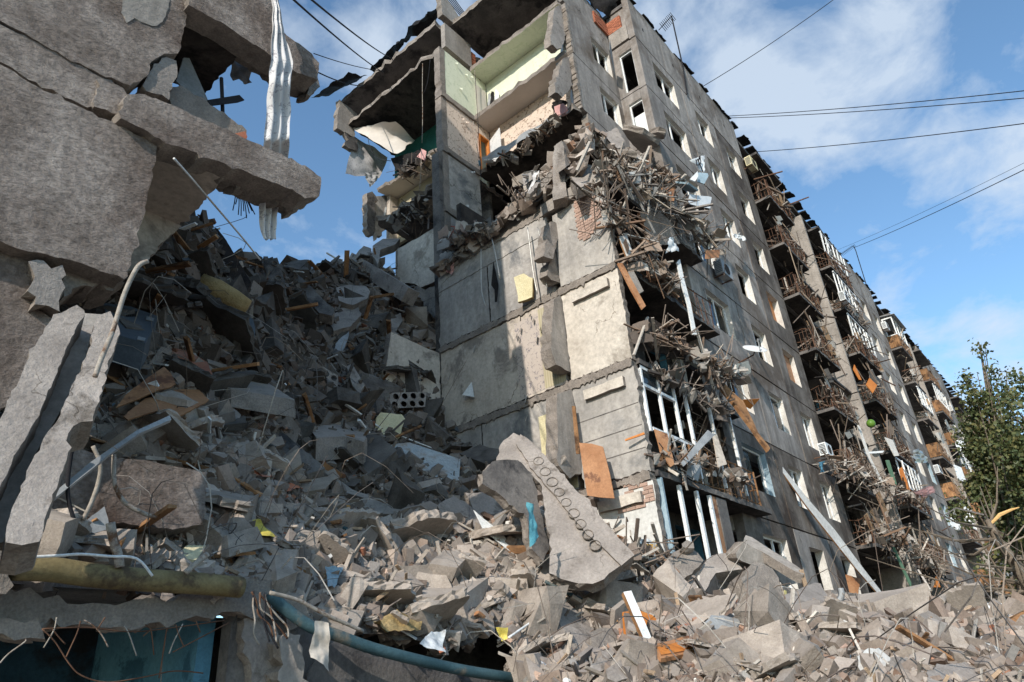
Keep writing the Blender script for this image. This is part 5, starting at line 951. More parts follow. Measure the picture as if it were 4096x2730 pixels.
hero('charred_door', ['char', 'char'], 'E', [(1480, 0), (1500, 10), (1560, 90), (1730, 380), (1690, 470), (1640, 440), (1540, 330), (1480, 150)], (-.6, -.7, .3), .06, 'dark charred door standing on the heap under the sky', 'door', lift=.7, jag=.005, layers=1)
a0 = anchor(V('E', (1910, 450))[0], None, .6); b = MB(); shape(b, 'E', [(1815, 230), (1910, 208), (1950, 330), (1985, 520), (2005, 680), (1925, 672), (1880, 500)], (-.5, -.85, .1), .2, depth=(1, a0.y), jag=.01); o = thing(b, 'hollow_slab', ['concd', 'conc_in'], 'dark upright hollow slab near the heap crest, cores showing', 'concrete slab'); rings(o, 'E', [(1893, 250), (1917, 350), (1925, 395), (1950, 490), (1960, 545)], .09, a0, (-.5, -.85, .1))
hero('concrete_slab', ['concd', 'conc_in'], 'E', [(2005, 350), (2060, 332), (2180, 450), (2305, 570), (2290, 610), (2200, 590), (2080, 470)], (-.5, -.7, .5), .3, 'slanting slab right of the dark upright hollow slab', 'concrete slab', lift=.6)
b = MB(); b.bar(U(*V('F', (200, 235))[0], 0, 12.9), U(*V('F', (590, 480))[0], 0, 13.0), .5, .5); thing(b, 'concrete_column', CC, 'long square beam tipped down from the crest towards the white panel', 'concrete beam')
hero('concrete_slab', CC, 'p', [(270, 450), (350, 395), (480, 395), (440, 440), (330, 480), (310, 590), (265, 520)], (-.5, -.6, .6), .3, 'propped slab corner above the tipped beam', 'concrete slab', (0, 13.6), lift=1.1, jag=.02)
hero('concrete_slab', CC, 'p', [(60, 600), (200, 450), (260, 470), (265, 530), (210, 520), (110, 600), (80, 640)], (-.5, -.6, .6), .4, 'slab end at the upper end of the tipped beam', 'concrete slab', (0, 12.8), jag=.02)
hero('concrete_slab', CC, 'p', [(-10, 770), (80, 750), (220, 760), (250, 800), (235, 850), (120, 905), (10, 870)], (-.4, -.7, .6), .3, 'flat slab with a worn hole on the shaded crest', 'concrete slab', lift=.5)
hero('concrete_slab', CC, 'F', [(20, 640), (110, 555), (230, 548), (245, 610), (180, 680), (60, 715)], (-.4, -.7, .6), .25, 'pale slab resting below the crest in shade', 'concrete slab', lift=.5)
for i, (pts, nm) in enumerate([([(388, 700), (440, 620), (520, 590), (535, 640), (470, 740)], 'tilted grey plate under the tipped beam'), ([(150, 960), (185, 940), (275, 1090), (240, 1150), (190, 1090)], 'narrow slab standing in the shaded gully'), ([(60, 860), (75, 800), (165, 715), (150, 790), (110, 870)], 'bowed pale sheet on the shaded slope')]):
    hero('concrete_plate' if i < 2 else 'bowed_sheet', CC if i < 2 else ['greyp', 'greyp'], 'F', pts, (-.4, -.8, .45), .15 if i < 2 else .03, nm, 'slab' if i < 2 else 'sheet', lift=.5)
# --- the television and other household things
tv = MB(); a, n_, O = shape(tv, 'E', [(712, 520), (900, 545), (1088, 612), (1045, 720), (1000, 800), (860, 755), (795, 735), (740, 640)], (-.15, -.7, .7), .5, lift=.9, jag=0, layers=1, d=(.02, .05, -.42)); tvE = empty('television', a, 'old dark grey television lying on its face beside the channel beam', 'television'); tv.build('casing', 'dgrey', tvE)
for i in range(6):
    q = MB(); p, r_ = [UP(*V('E', (x, y))[0], a - n_ * -.012, n_) for x, y in ((880 + i * 12, 580 - 0), (874 + i * 12, 612))]; q.bar(p, r_, .018, .012); q.build('vent_slot', 'black', tvE)
for (x, y) in ((1035, 628), (975, 765)):
    q = MB(); P_ = [UP(*V('E', (x + dx_, y + dy_))[0], a + n_ * .01, n_) for dx_, dy_ in ((-25, -12), (28, 2), (20, 22), (-32, 12))]; q.ext(P_, n_ * .01); q.build('speaker_grille', 'greyp', tvE)
rl = MB(); c0 = anchor(V('E', (1540, 480))[0], None, .8); rl.tube([UP(*V('E', p)[0], c0, (-.2, -.9, .3)) for p in ((1370, 385), (1480, 440), (1600, 510), (1700, 565))], [.22, .26, .25, .2], 10); thing(rl, 'rolled_mattress', 'wool', 'rolled yellow-brown mattress in the shaded hollow', 'mattress', smooth=True)
fr = MB(); c0 = anchor(V('E', (1640, 660))[0], None, .9); K_ = [UP(*V('E', p)[0], c0, (-.3, -.9, .2)) for p in ((1520, 545), (1600, 560), (1700, 590), (1745, 640), (1760, 700), (1750, 790), (1690, 800), (1690, 700), (1660, 640), (1590, 610), (1510, 590))]; fr.ext(K_, (.1, .45, .05)); thing(fr, 'curved_casing', 'dgrey', 'curved dark appliance shell with a pale lip in the hollow', 'appliance')
def tube_px(name, m, vk, pts, r, label, cat, depth=None, lift=.15, seg=8, depths=None, group=None):
    P = []
    for i, p in enumerate(pts):
        q = V(vk, p)[0]
        P.append(U(q[0], q[1], *depths[i]) if depths else anchor(q, depth, lift))
    if not depths and depth is None:
        for _ in range(2): P = [P[0]] + [(P[i - 1] + P[i] * 2 + P[i + 1]) / 4 for i in range(1, len(P) - 1)] + [P[-1]]
    S = []
    for i in range(len(P) - 1):
        p0, p1, p2, p3 = P[max(i - 1, 0)], P[i], P[i + 1], P[min(i + 2, len(P) - 1)]
        for k in range(4):
            t = k / 4; S.append(.5 * ((2 * p1) + (p2 - p0) * t + (2 * p0 - 5 * p1 + 4 * p2 - p3) * t * t + (-p0 + 3 * p1 - 3 * p2 + p3) * t ** 3))
    S.append(P[-1]); return thing(MB().tube(S, r, seg), name, m, label, cat, group, smooth=True)
tube_px('gas_pipe', 'ypipe', 'I', [(90, 780), (350, 790), (700, 838), (1100, 870), (1400, 890), (1660, 915)], .108, 'thick dirty yellow gas pipe lying along the broken floor edge', 'pipe', depths=[(1, 7.35)] * 6, seg=14)
tube_px('water_pipe', 'tealpipe', 'J', [(130, 960), (280, 1090), (430, 1190), (600, 1245), (850, 1335), (1200, 1425), (1500, 1490), (1900, 1550), (2500, 1640)], .07, 'long teal painted pipe sagging along the base wall', 'pipe', depths=[(1, 7.5), (1, 7.45), (1, 7.4), (1, 7.35), (1, 7.3), (1, 7.25), (1, 7.2), (1, 7.1), (1, 6.9)], seg=12)
tube_px('bent_pipe', 'pale', 'E', [(1018, 235), (960, 260), (905, 350), (850, 480), (800, 640), (760, 760), (700, 900), (655, 1030)], .024, 'curved pale conduit rising from the top of the channel beam', 'pipe', depths=[(1, 6.7)] * 8)
tube_px('bent_pipe', 'pale', 'I', [(785, 0), (785, 150), (800, 230), (860, 330), (960, 390), (1075, 435)], .024, 'bent pipe with couplings hanging before the stuccoed panel', 'pipe', depths=[(1, 7.7)] * 6)
tube_px('bent_pipe', 'pale', 'I', [(640, -60), (690, 60), (680, 180), (630, 330), (570, 450)], .022, 'pipe in torn white lagging left of the bent one', 'pipe', depths=[(1, 7.7)] * 5)
tube_px('bent_pipe', 'dark', 'I', [(500, -60), (470, 150), (470, 300), (510, 450)], .02, 'dark flexible hose beside the channel beam', 'pipe', depths=[(1, 7.5)] * 4)
tube_px('pipe_stub', 'pale', 'I', [(760, 470), (780, 580), (815, 700), (825, 775)], .045, 'upright grey pipe stub standing on the yellow gas pipe', 'pipe', depths=[(1, 7.25)] * 4)
tube_px('pipe_stub', 'pale', 'I', [(1430, 685), (1350, 750), (1275, 815)], .03, 'short hollow tube leaning over the yellow gas pipe', 'pipe', depths=[(1, 7.2)] * 3)
tube_px('flat_strip', 'white', 'I', [(110, 710), (400, 695), (560, 685), (750, 700), (940, 715), (1050, 835)], .013, 'thin white bent strip above the yellow gas pipe', 'strip', depths=[(1, 7.15)] * 6)
tube_px('conduit', 'pale', 'K', [(250, 795), (300, 752), (360, 748), (480, 800), (640, 890), (800, 980), (940, 1050), (1060, 1110)], .022, 'long thin curved conduit across the centre bottom', 'pipe', lift=.5)
tube_px('conduit', 'tealpipe', 'K', [(310, 872), (420, 930), (560, 1000), (680, 1056), (715, 1050), (730, 1025)], .03, 'turquoise pipe with a hooked end', 'pipe', lift=.45)
tube_px('conduit', 'tealpipe', 'J', [(600, 480), (740, 550), (900, 630), (1020, 690), (1145, 695)], .035, 'old green pipe lying left of the pale slab fragment', 'pipe', lift=.35)
tube_px('conduit', 'pale', 'I', [(1860, 950), (2050, 1000), (2200, 1080), (2353, 1150), (2500, 1215)], .022, 'cream conduit above the teal pipe', 'pipe', depths=[(1, 7.0)] * 5)
tube_px('conduit', 'pale', 'J', [(1240, 370), (1400, 440), (1550, 530), (1700, 620)], .022, 'grey conduit right of the three-hole chunk', 'pipe', lift=.6)
tube_px('thin_rod', 'white', 'K', [(300, 1098), (180, 1170), (60, 1260)], .018, 'straight white rod left of the white-flanked slab', 'rod', lift=.5)
tube_px('rebar', 'rust', 'K', [(345, 1350), (420, 1335), (455, 1280), (490, 1190)], .03, 'bent rubber-sleeved bar in front of the white-flanked slab', 'rod', lift=.5)
tube_px('flat_strip', 'white', 'K', [(240, 1415), (360, 1500), (470, 1568)], .04, 'bundle of white plastic trunking at the bottom edge', 'strip', lift=.35)
tube_px('flat_strip', 'greyp', 'L', [(795, 920), (800, 980), (745, 1080), (680, 1185)], .05, 'bent grey metal profile in front of the long pale beam', 'strip', depths=[(0, 12)] * 4, seg=4)
tube_px('guy_wire', 'pale', 'L', [(380, 880), (440, 1080), (500, 1290), (570, 1568)], .012, 'taut pale wire in front of the long block', 'wire', depths=[(0, 11)] * 4, seg=4)
tube_px('guy_wire', 'pale', 'L', [(430, 1240), (460, 1400), (485, 1540)], .008, 'thin wire ending in the yellow tag', 'wire', depths=[(0, 10)] * 3, seg=4)
# pot
pc_ = anchor(V('K', (775, 868))[0], None, .35); pe = empty('cooking_pot', pc_, 'dented enamel cooking pot lying under the end of the tilted hollow slab', 'pot'); pa = Vector((-.35, -.5, .55)).normalized()
q = MB(); q.tube([pc_ + pa * t for t in (-.16, -.14, .1, .13)], [.11, .15, .19, .2], 18, cap=False); q.build('pot_body', 'tin', pe, smooth=True); MB().tube([pc_ - pa * .155, pc_ - pa * .15], [.11, .11], 18).build('pot_base', 'tin', pe)
x_, y_, _ = R3(pa); MB().tube([pc_ - x_ * .19 + pa * .03, pc_ - x_ * .26 + pa * .03 + y_ * .03, pc_ - x_ * .26 - y_ * .05 + pa * .03, pc_ - x_ * .19 - y_ * .07 + pa * .03], .013, 6).build('pot_handle', 'dark', pe)
# cloths
def cloth(name, m, vk, quad, depth, label, cat, amp=.05, nu=10, nv=14, lift=.5, sc=5):
    c = V(vk, *quad); P = [anchor(p, depth, lift) for p in c] if depth is None else [U(p[0], p[1], *depth) for p in c]
    return tag(crumple(name, m, P, nu, nv, amp, None, sc=sc), label, cat)
cloth('purple_cloth', 'purple', 'K', [(1755, 1232), (1790, 1236), (1845, 1420), (1740, 1500)], (0, 11.5), 'limp purple cloth hanging in a dark gap at bottom right', 'cloth')
cloth('turquoise_cloth', 'turq', 'J', [(1910, 325), (1945, 340), (1998, 560), (1925, 642)], (1, 6.9), 'turquoise rag hanging beside the tilted hollow slab', 'cloth')
cloth('blue_bag', 'ltblue', 'J', [(515, 775), (640, 770), (610, 880), (535, 920)], None, 'crumpled light blue bag in the middle of the lower slope', 'bag')
cloth('yellow_film', 'yellow', 'I', [(1660, 470), (1790, 440), (1890, 570), (1790, 560)], None, 'crumpled yellow plastic film above the lower slope', 'plastic')
cloth('yellow_glove', 'yellow', 'J', [(1695, 1190), (1775, 1190), (1780, 1270), (1740, 1290)], None, 'small bright yellow rag near the bottom centre', 'rag')
cloth('brown_cloth', 'beige', 'J', [(450, 1140), (540, 1150), (555, 1490), (420, 1400)], (1, 7.0), 'dusty beige trousers hanging over the teal pipe', 'clothes')
cloth('white_sack', 'white', 'J', [(1250, 1215), (1345, 1215), (1340, 1370), (1170, 1300)], None, 'torn white sack above the teal pipe', 'sack')
cloth('wool_insulation', 'wool', 'J', [(850, 1120), (1100, 1080), (1180, 1200), (900, 1220)], None, 'matted brown wool stuffing above the teal pipe', 'insulation', .1)
cloth('maroon_cloth', 'brick', 'I', [(1690, 60), (1850, 150), (2090, 230), (1960, 250)], None, 'dusty maroon fabric under the sooty slab', 'cloth')
cloth('yellow_tag', 'yellow', 'L', [(478, 1500), (505, 1498), (525, 1560), (480, 1565)], (0, 9.5), 'yellow plastic tag at the bottom edge right of centre', 'tag', .01)
cloth('white_plastic', 'white', 'K', [(940, 575), (1030, 580), (1090, 620), (990, 610)], (1, 7.3), 'white plastic bag in front of the ochre dado', 'bag')
cloth('yellow_card', 'yellow', 'K', [(835, 640), (880, 612), (893, 655), (860, 690)], (1, 7.3), 'yellow card in front of the ochre dado', 'card', .01)
cloth('white_tissue', 'white', 'K', [(900, 625), (935, 650), (955, 690), (920, 665)], (1, 7.25), 'white rag right of the yellow card', 'rag', .03)
# curtain over the snapped beams
def hang(name, m, pts_px, ys, wid, label, cat, folds=5, nu=22, sub=7, amp=.05, parent=None):
    vs = []; fs = []; rows = []
    for i in range(len(pts_px) - 1):
        for k in range(sub): t = k / sub; rows.append(([pts_px[i][j] * (1 - t) + pts_px[i + 1][j] * t for j in range(3)], ys[i] * (1 - t) + ys[i + 1] * t))
    rows.append((pts_px[-1], ys[-1]))
    for r_, ((xl, xr, y), yy) in enumerate(rows):
        for u in range(nu + 1):
            px = xl + (xr - xl) * u / nu; p = U(px, y, 1, yy); ph = noise.noise(Vector((r_ * .07, 0, 4))) * 2
            p.y += math.sin(u / nu * folds * 6.28 + ph + r_ * .04) * amp + noise.noise(p * 3) * amp * 1.5; vs.append(p)
    for j in range(len(rows) - 1):
        for u in range(nu): a = j * (nu + 1) + u; fs.append((a, a + 1, a + nu + 2, a + nu + 1))
    o = MB().add(vs, fs).build(name, m, parent, smooth=True, fix=False); return tag(o, label, cat) if not parent else o
hang('white_curtain', 'curtain', [(1094, 1110, -30), (1090, 1125, 100), (1085, 1168, 250), (1078, 1158, 340), (1072, 1160, 440), (1062, 1152, 560), (1058, 1155, 640), (1045, 1120, 800), (1042, 1105, 880), (1055, 1102, 960)], [7.3, 7.3, 7.3, 7.35, 7.45, 7.5, 7.9, 8.05, 8.05, 8.05], 0, 'long white curtain with a faint print hanging past both snapped floor edges', 'curtain', folds=2.6, amp=.045)
cloth('bluish_curtain', 'curtain', 'n', [(235, 275), (490, 440), (420, 600), (150, 570)], (1, 20.0), 'bluish printed curtain flying out under the rear rooms', 'curtain', .12, 20, 20, sc=.9)
cloth('bluish_curtain_tail', 'curtain', 'n', [(300, 560), (420, 560), (400, 620), (345, 672)], (1, 19.9), 'lower tip of the bluish curtain against the sky', 'curtain', .08)
o = crumple('cream_ceiling_sheet', 'cream', [U(*V('n', (190, 212))[0], 0, 14.3), U(*V('n', (545, 172))[0], 0, 15.0), U(*V('n', (690, 315))[0], 0, 16.4), U(*V('n', (560, 425))[0], 0, 15.2)], 16, 12, .18, None, sc=1.2); tag(o, 'big cream stretch-ceiling sheet sagging from the rear room', 'ceiling sheet')
b = MB(); b.ext([U(*V('n', p)[0], 0, 15.6) for p in ((505, 450), (730, 390), (760, 420), (680, 480), (545, 545))], (.3, 0, 0), .02); thing(b, 'black_sheet', 'black', 'drooping black sheet under the cream ceiling sheet', 'sheet')
cloth('pink_bag', 'pink', 'n', [(740, 375), (780, 395), (765, 465), (708, 440)], (0, 15.4), 'pink bag dangling on a cord outside the rear rooms', 'bag', .05)
pk = MB(); pk.ext([U(*V('o', p)[0], 0, 15.75) for p in ((992, 245), (1060, 218), (1085, 262), (1075, 290), (1005, 328))], (.45, 0, 0)); thing(pk, 'pink_basket', 'pink', 'pink plastic laundry basket at the edge of the patterned room', 'basket')
cloth('black_bag', 'black', 'o', [(975, 215), (1070, 185), (1080, 230), (985, 300)], (0, 15.9), 'black bin bag behind the pink basket', 'bag', .12)
for i, (m, pts, lab) in enumerate([('white', [(540, 105), (565, 130), (570, 180), (530, 215)], 'white shirt on the hooks of the green room'), ('black', [(510, 130), (530, 130), (530, 220), (498, 240)], 'black jacket on the hooks of the green room'), ('greyp', [(485, 150), (508, 138), (498, 240), (480, 240)], 'checked coat on the hooks of the green room')]):
    cloth('hanging_garment', m, 'o', pts, (0, 16.7 - i * .03), lab, 'clothes', .04)
cloth('red_cloth', 'brick', 'o', [(560, 610), (610, 595), (620, 615), (575, 650)], (0, 15.8), 'red cloth at the foot of the white door', 'cloth', .05)
cloth('blue_cloth', 'bluepaint', 'o', [(410, 660), (428, 658), (430, 700), (412, 700)], (0, 15.7), 'small blue rag on the edge left of the white door', 'rag', .03)
cloth('teal_cloth', 'teal', 'o', [(945, 345), (1005, 330), (1000, 350), (950, 362)], (0, 15.75), 'green folded towel below the pink basket', 'towel', .03)
# --- the heap of slabs lodged on the sixth storey
UPR = (-.3, -.7, .65)
hero('concrete_slab', CC, 'b', [(608, 275), (800, 180), (1080, 30), (1110, 90), (1170, 190), (1160, 255), (1090, 280), (880, 305), (760, 275), (650, 292)], UPR, .22, 'pale cracked slab on top of the lodged heap, left one', 'concrete slab', (1, 8.0), layers=3, jag=.03)
hero('concrete_slab', CC, 'b', [(1140, 60), (1200, 60), (1380, 112), (1570, 240), (1520, 280), (1380, 340), (1330, 300), (1230, 190)], UPR, .22, 'pale cracked slab on top of the lodged heap, right one', 'concrete slab', (1, 7.8), layers=3, jag=.035)
hero('concrete_slab', CC, 'b', [(830, 420), (980, 370), (1180, 358), (1310, 392), (1230, 450), (1040, 460)], (-.2, -.55, .8), .2, 'third broken slab, wedged under the two pale ones', 'concrete slab', (1, 7.7), layers=3, jag=.03)
hero('concrete_slab', CC, 'b', [(1450, 112), (1560, 84), (1640, 120), (1640, 165), (1540, 180), (1470, 165)], UPR, .2, 'stub of slab held by the corner of the building', 'concrete slab', (1, 7.6), layers=3, jag=.03)
hero('concrete_slab', CC, 'b', [(1140, 300), (1230, 260), (1370, 380), (1290, 420), (1160, 380)], UPR, .2, 'small slab under the right pale one', 'concrete slab', (1, 7.9), layers=2, jag=.03)
hero('concrete_slab', CC, 'b', [(478, 480), (552, 418), (700, 450), (850, 500), (912, 610), (760, 690), (622, 752), (560, 640)], (-.55, -.6, .55), .3, 'smooth tilted slab right of the tall wedge', 'concrete slab', (0, 13.9), jag=.01)
b = MB(); shape(b, 'b', [(365, 230), (432, 185), (460, 260), (470, 480), (480, 700), (500, 845), (400, 870), (330, 890), (325, 640), (330, 500), (325, 380)], (-.8, -.55, .1), .4, (0, 13.4), jag=.03, layers=3); shape(b, 'b', [(435, 188), (560, 280), (655, 385), (600, 410), (560, 430), (480, 500), (468, 300)], (.1, -.95, .2), .3, (0, 13.5), jag=.02, anch=(440, 300)); thing(b, 'concrete_wedge', CC, 'tall rough wedge of concrete standing on the torn wall', 'concrete block')
b = MB(); nn = (-.75, -.5, -.25); a, n_, O = shape(b, 'b', [(48, 825), (320, 515), (332, 560), (330, 615), (160, 830), (70, 850)], nn, .2, (0, 13.3), jag=.008); o = thing(b, 'hollow_slab', CC, 'hollow slab with five rings leaning left of the tall wedge', 'concrete slab'); rings(o, 'b', [(292, 593), (243, 650), (193, 705), (146, 759), (100, 815)], .1, a, nn)
hero('concrete_slab', CC, 'b', [(100, 720), (330, 370), (325, 510), (60, 815), (20, 800)], (-.4, -.7, .6), .2, 'sloping slab carrying the hollow slab with rings', 'concrete slab', (0, 13.5), jag=.02)
cloth('chevron_blanket', 'curtain', 'b', [(110, 545), (175, 535), (60, 850), (0, 900)], (0, 13.1), 'blanket with grey chevrons draped left of the hollow slab', 'blanket', .06)
cloth('white_pillow', 'whitewash', 'b', [(1215, 560), (1330, 530), (1355, 660), (1310, 715)], (1, 6.9), 'grubby white pillow on the lodged wreckage', 'pillow', .1, sc=2)
cloth('white_bag', 'white', 'b', [(1700, 1300), (1740, 1300), (1840, 1480), (1665, 1500)], (1, 6.6), 'white plastic bag hanging in front of the facade', 'bag', .12, sc=3)
hero('blue_board', ['ltblue', 'ltblue'], 'b', [(1765, 685), (1920, 700), (2035, 780), (1960, 800), (1840, 760)], (-.2, -.6, .8), .06, 'light blue board sticking out over the facade', 'board', (1, 6.8), jag=0, layers=1)
hero('blue_board', ['ltblue', 'ltblue'], 'b', [(2040, 560), (2150, 570), (2160, 600), (2110, 695), (2030, 670)], (-.4, -.9, .2), .03, 'pale blue plastic sheet at the tip of the wreckage', 'board', (1, 6.7), jag=0, layers=1)
hero('white_sheeting', ['white', 'white'], 'b', [(1940, 640), (2030, 545), (2040, 600), (2000, 665)], (-.4, -.9, .2), .05, 'broken white block beside the pale blue plastic sheet', 'panel', (1, 6.7), jag=.02, layers=1)
hero('cornice_piece', ['white', 'char'], 'b', [(1920, 890), (1935, 815), (2050, 830), (2195, 850), (2180, 985), (2050, 960), (1930, 930)], (-.1, -.95, .2), .2, 'cream moulded cabinet side jutting out over the facade', 'cabinet', (1, 6.6), jag=.01, layers=1)
hero('brown_board', ['ply', 'ply'], 'b', [(1610, 740), (1700, 735), (1772, 745), (1755, 895), (1690, 890), (1620, 830)], (-.3, -.9, .2), .03, 'brown board under the lodged wreckage', 'board', (1, 6.7), jag=0, layers=1)
hero('brown_board', ['ply', 'ply'], 'b', [(1310, 500), (1460, 405), (1545, 590), (1430, 540)], (-.3, -.9, .3), .03, 'pinkish brown board standing in the lodged wreckage', 'board', (1, 7.2), jag=0, layers=1)
hero('concrete_slab', ['conc', 'rust'], 'b', [(1350, 1020), (1500, 1020), (1600, 1040), (1700, 1120), (1760, 1270), (1830, 1400), (1700, 1410), (1500, 1400), (1420, 1240)], (-.2, -.9, -.35), .12, 'rust-streaked slab hanging under the lodged wreckage', 'concrete slab', (1, 7.1), jag=.02)
hero('white_door_leaf', ['whitewash', 'wood'], 'b', [(1100, 1310), (1200, 1300), (1290, 1568), (1200, 1568)], (-.4, -.9, .1), .05, 'grey board dangling at the left end of the loggias', 'board', (1, 7.1), jag=0, layers=1)
hero('white_bar', ['white', 'white'], 'c', [(905, 145), (940, 110), (1000, 380), (1070, 640), (1140, 998), (1095, 995), (1030, 640), (955, 380)], (-.3, -.95, 0), .04, 'long white strip hanging straight down before the facade', 'strip', (1, 6.7), jag=0, layers=1)
hero('cardboard_piece', ['ply', 'ply'], 'c', [(1250, 0), (1410, 0), (1400, 90), (1240, 105)], (-.2, -1, .1), .02, 'square of brown cardboard hanging above the air conditioner', 'cardboard', (1, 6.8), jag=.01, layers=1)
hero('timber_beam', ['wood', 'wood'], 'd', [(1045, 200), (1110, 190), (1250, 330), (1395, 460), (1570, 830), (1710, 1010), (1690, 1040), (1540, 830), (1300, 500)], (-.3, -.9, .3), .1, 'long splintered timber hanging down the facade below the balcony wreck', 'timber', (1, 6.7), jag=.01, layers=1)
hero('timber_beam', ['whitewash', 'wood'], 'L', [(310, 0), (340, 10), (560, 290), (760, 520), (960, 790), (1100, 970), (1080, 985), (900, 780), (560, 350)], (-.2, -1, .1), .05, 'very long pale batten leaning on the facade down to the rubble', 'timber', (1, 7.2), jag=0, layers=1)
for i, (pts, lab) in enumerate([([(210, 155), (265, 155), (400, 400), (540, 660), (500, 695), (360, 450)], 'pinkish plastic trim hanging beside the cream cheek panel'), ([(330, 262), (400, 255), (515, 485), (450, 520)], 'ribbed grey trim beside the pinkish one')]):
    hero('plastic_trim', [['ply', 'fshade'][i]] * 2, 'c', pts, (-.4, -.9, .2), .05, lab, 'trim', (1, 7.0), jag=0, layers=1)
for i, (pts, dpt, lab) in enumerate([([(565, 820), (600, 790), (730, 880), (600, 1200), (430, 1190), (420, 1190)], 7.15, 'first charred cladding panel of the sloping balcony wreck'), ([(700, 890), (900, 980), (800, 1230), (580, 1195)], 7.1, 'second charred cladding panel of the sloping balcony wreck'), ([(880, 1000), (1250, 1230), (1200, 1330), (800, 1260)], 7.1, 'long charred cladding panel at the lower end of the wreck')]):
    hero('charred_panel', ['char', 'char'], 'c', pts, (-.2, -.9, -.3), .06, lab, 'panel', (1, dpt), jag=.01, layers=1)
hero('wood_sheet', ['orange', 'ply'], 'd', [(1395, 440), (1585, 430), (1475, 552), (1370, 500)], (-.2, -.6, -.7), .02, 'small orange-brown board under the splintered timber', 'board', (1, 6.9), jag=0, layers=1)
hero('grey_sheet', ['greyp', 'greyp'], 'd', [(975, 795), (1055, 855), (930, 980), (690, 1225), (660, 1180), (820, 980)], (-.3, -.9, .2), .02, 'grey sheet metal strip over the loggia railing', 'sheet', (1, 6.9), jag=0, layers=1)
for i, (pts, m) in enumerate([([(350, 785), (500, 840), (580, 1200), (540, 1230), (420, 1060)], 'ply'), ([(450, 905), (510, 920), (440, 1160), (415, 1150)], 'wood'), ([(1030, 640 + 200), (1080, 845), (1200, 1200), (1100, 1230)], 'beige'), ([(620, 1100), (760, 1080), (900, 1230), (860, 1400), (700, 1300)], 'greyp')]):
    hero('loggia_board', [m, m], 'd', pts, (-.3, -.9, .1), .03, ['brown stained board standing in the loggia railing', 'narrow brown board crossing the stained one', 'beige board behind the loggia railing', 'grey-brown panel low on the loggia railing'][i], 'board', (1, 7.15 + .03 * i), jag=.004, layers=1)
hero('wood_strip', ['orange', 'orange'], 'd', [(0, 905), (220, 822), (232, 845), (0, 925)], (-1, -.2, .1), .03, 'thin orange batten across the grey cheek panel', 'batten', (0, 13.5), jag=.006, layers=1)
hero('wood_strip', ['wood', 'wood'], 'F', [(1700, 1230), (1722, 1232), (1752, 1480), (1752, 1560), (1730, 1560)], (-1, -.2, .1), .04, 'thin upright batten behind the tall brown board', 'batten', (0, 13.4), jag=.004, layers=1)
# ------------------------------------------------------------------ loose rubble, kept off the faces of the big pieces
def inside(px, py, tt, grow=0.):
    m = np.zeros(len(px), bool)
    for P, dist in POLYS:
        x0, y0 = P.min(0) - 8; x1, y1 = P.max(0) + 8; k = np.where((px > x0) & (px < x1) & (py > y0) & (py < y1) & (tt < dist + 2.5))[0]
        if not len(k): continue
        c = np.zeros(len(k), bool); X = px[k]; Y = py[k]; Q = P + (P - P.mean(0)) * grow; j = len(Q) - 1
        for i in range(len(Q)):
            xi, yi = Q[i]; xj, yj = Q[j]; cr = ((yi > Y) != (yj > Y)) & (X < (xj - xi) * (Y - yi) / (yj - yi + 1e-9) + xi); c ^= cr; j = i
        m[k] |= c
    return m
_free = ~inside(QX, QY, TN, -.06)
PN, TN, QX, QY = PN[_free], TN[_free], QX[_free], QY[_free]
CLEAR = ~inside(QX, QY, TN + 1.5, .4)
HEAP_SHADE = np.clip((PN[:, 1] - 9.2) / 3., 0, 1) * np.clip((15 - PN[:, 0]) / 3., 0, 1)  # shade of the back-left pile, put into the colour of its pieces
def place(n, smin, smax, pw=2.2, lift=.1):
    i = rng.integers(0, len(PN), n); u = rng.random(n); s = smin + (smax - smin) * u ** pw; s = s * np.clip(TN[i] / 11., .6, 1.35)
    P = PN[i] + rng.normal(size=(n, 3)) * .04; P[:, 2] += s * lift; return P, s, 1 - .5 * HEAP_SHADE[i]
def scatter(name, kind, P, S, m, cols, flat=0., dark=None):
    P = np.asarray(P); n = len(P); R = rots(n, flat); tid = rng.integers(0, len(T[kind]), n); vs = []; fs = []; cs = []; off = 0
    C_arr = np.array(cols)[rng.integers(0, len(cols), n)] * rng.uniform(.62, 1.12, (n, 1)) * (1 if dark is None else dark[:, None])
    for t, (tv, tf) in enumerate(T[kind]):
        s = np.where(tid == t)[0]
        if not len(s): continue
        v = np.einsum('nij,kj->nki', R[s], tv) * S[s][:, None, None] + P[s][:, None, :]
        f = tf[None] + (off + np.arange(len(s)) * len(tv))[:, None, None]; off += len(s) * len(tv)
        vs.append(v.reshape(-1, 3)); fs.append(f.reshape(-1, 3)); cs.append(np.repeat(C_arr[s], len(tv), 0))
    return tag(npmesh(name, np.concatenate(vs), np.concatenate(fs), m, np.concatenate(cs)), kind='stuff')
GREYS = [(1., .97, .95), (.86, .83, .81), (.74, .69, .65), (.92, .86, .81), (.6, .57, .55), (1.1, 1.07, 1.04), (.78, .68, .62), (.5, .46, .44)]
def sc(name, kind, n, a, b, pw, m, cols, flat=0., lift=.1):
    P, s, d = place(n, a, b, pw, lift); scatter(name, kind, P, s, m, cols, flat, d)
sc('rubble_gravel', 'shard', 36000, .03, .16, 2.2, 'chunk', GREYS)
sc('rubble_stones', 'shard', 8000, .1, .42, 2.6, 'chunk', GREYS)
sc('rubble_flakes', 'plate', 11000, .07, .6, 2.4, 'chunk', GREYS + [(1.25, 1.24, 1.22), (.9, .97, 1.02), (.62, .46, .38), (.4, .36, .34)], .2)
sc('rubble_bricks', 'brick', 2600, .1, .24, 1., 'brickc', [(.9, .72, .62), (.85, .58, .46), (.92, .85, .8), (.7, .4, .3), (.95, .9, .86)])
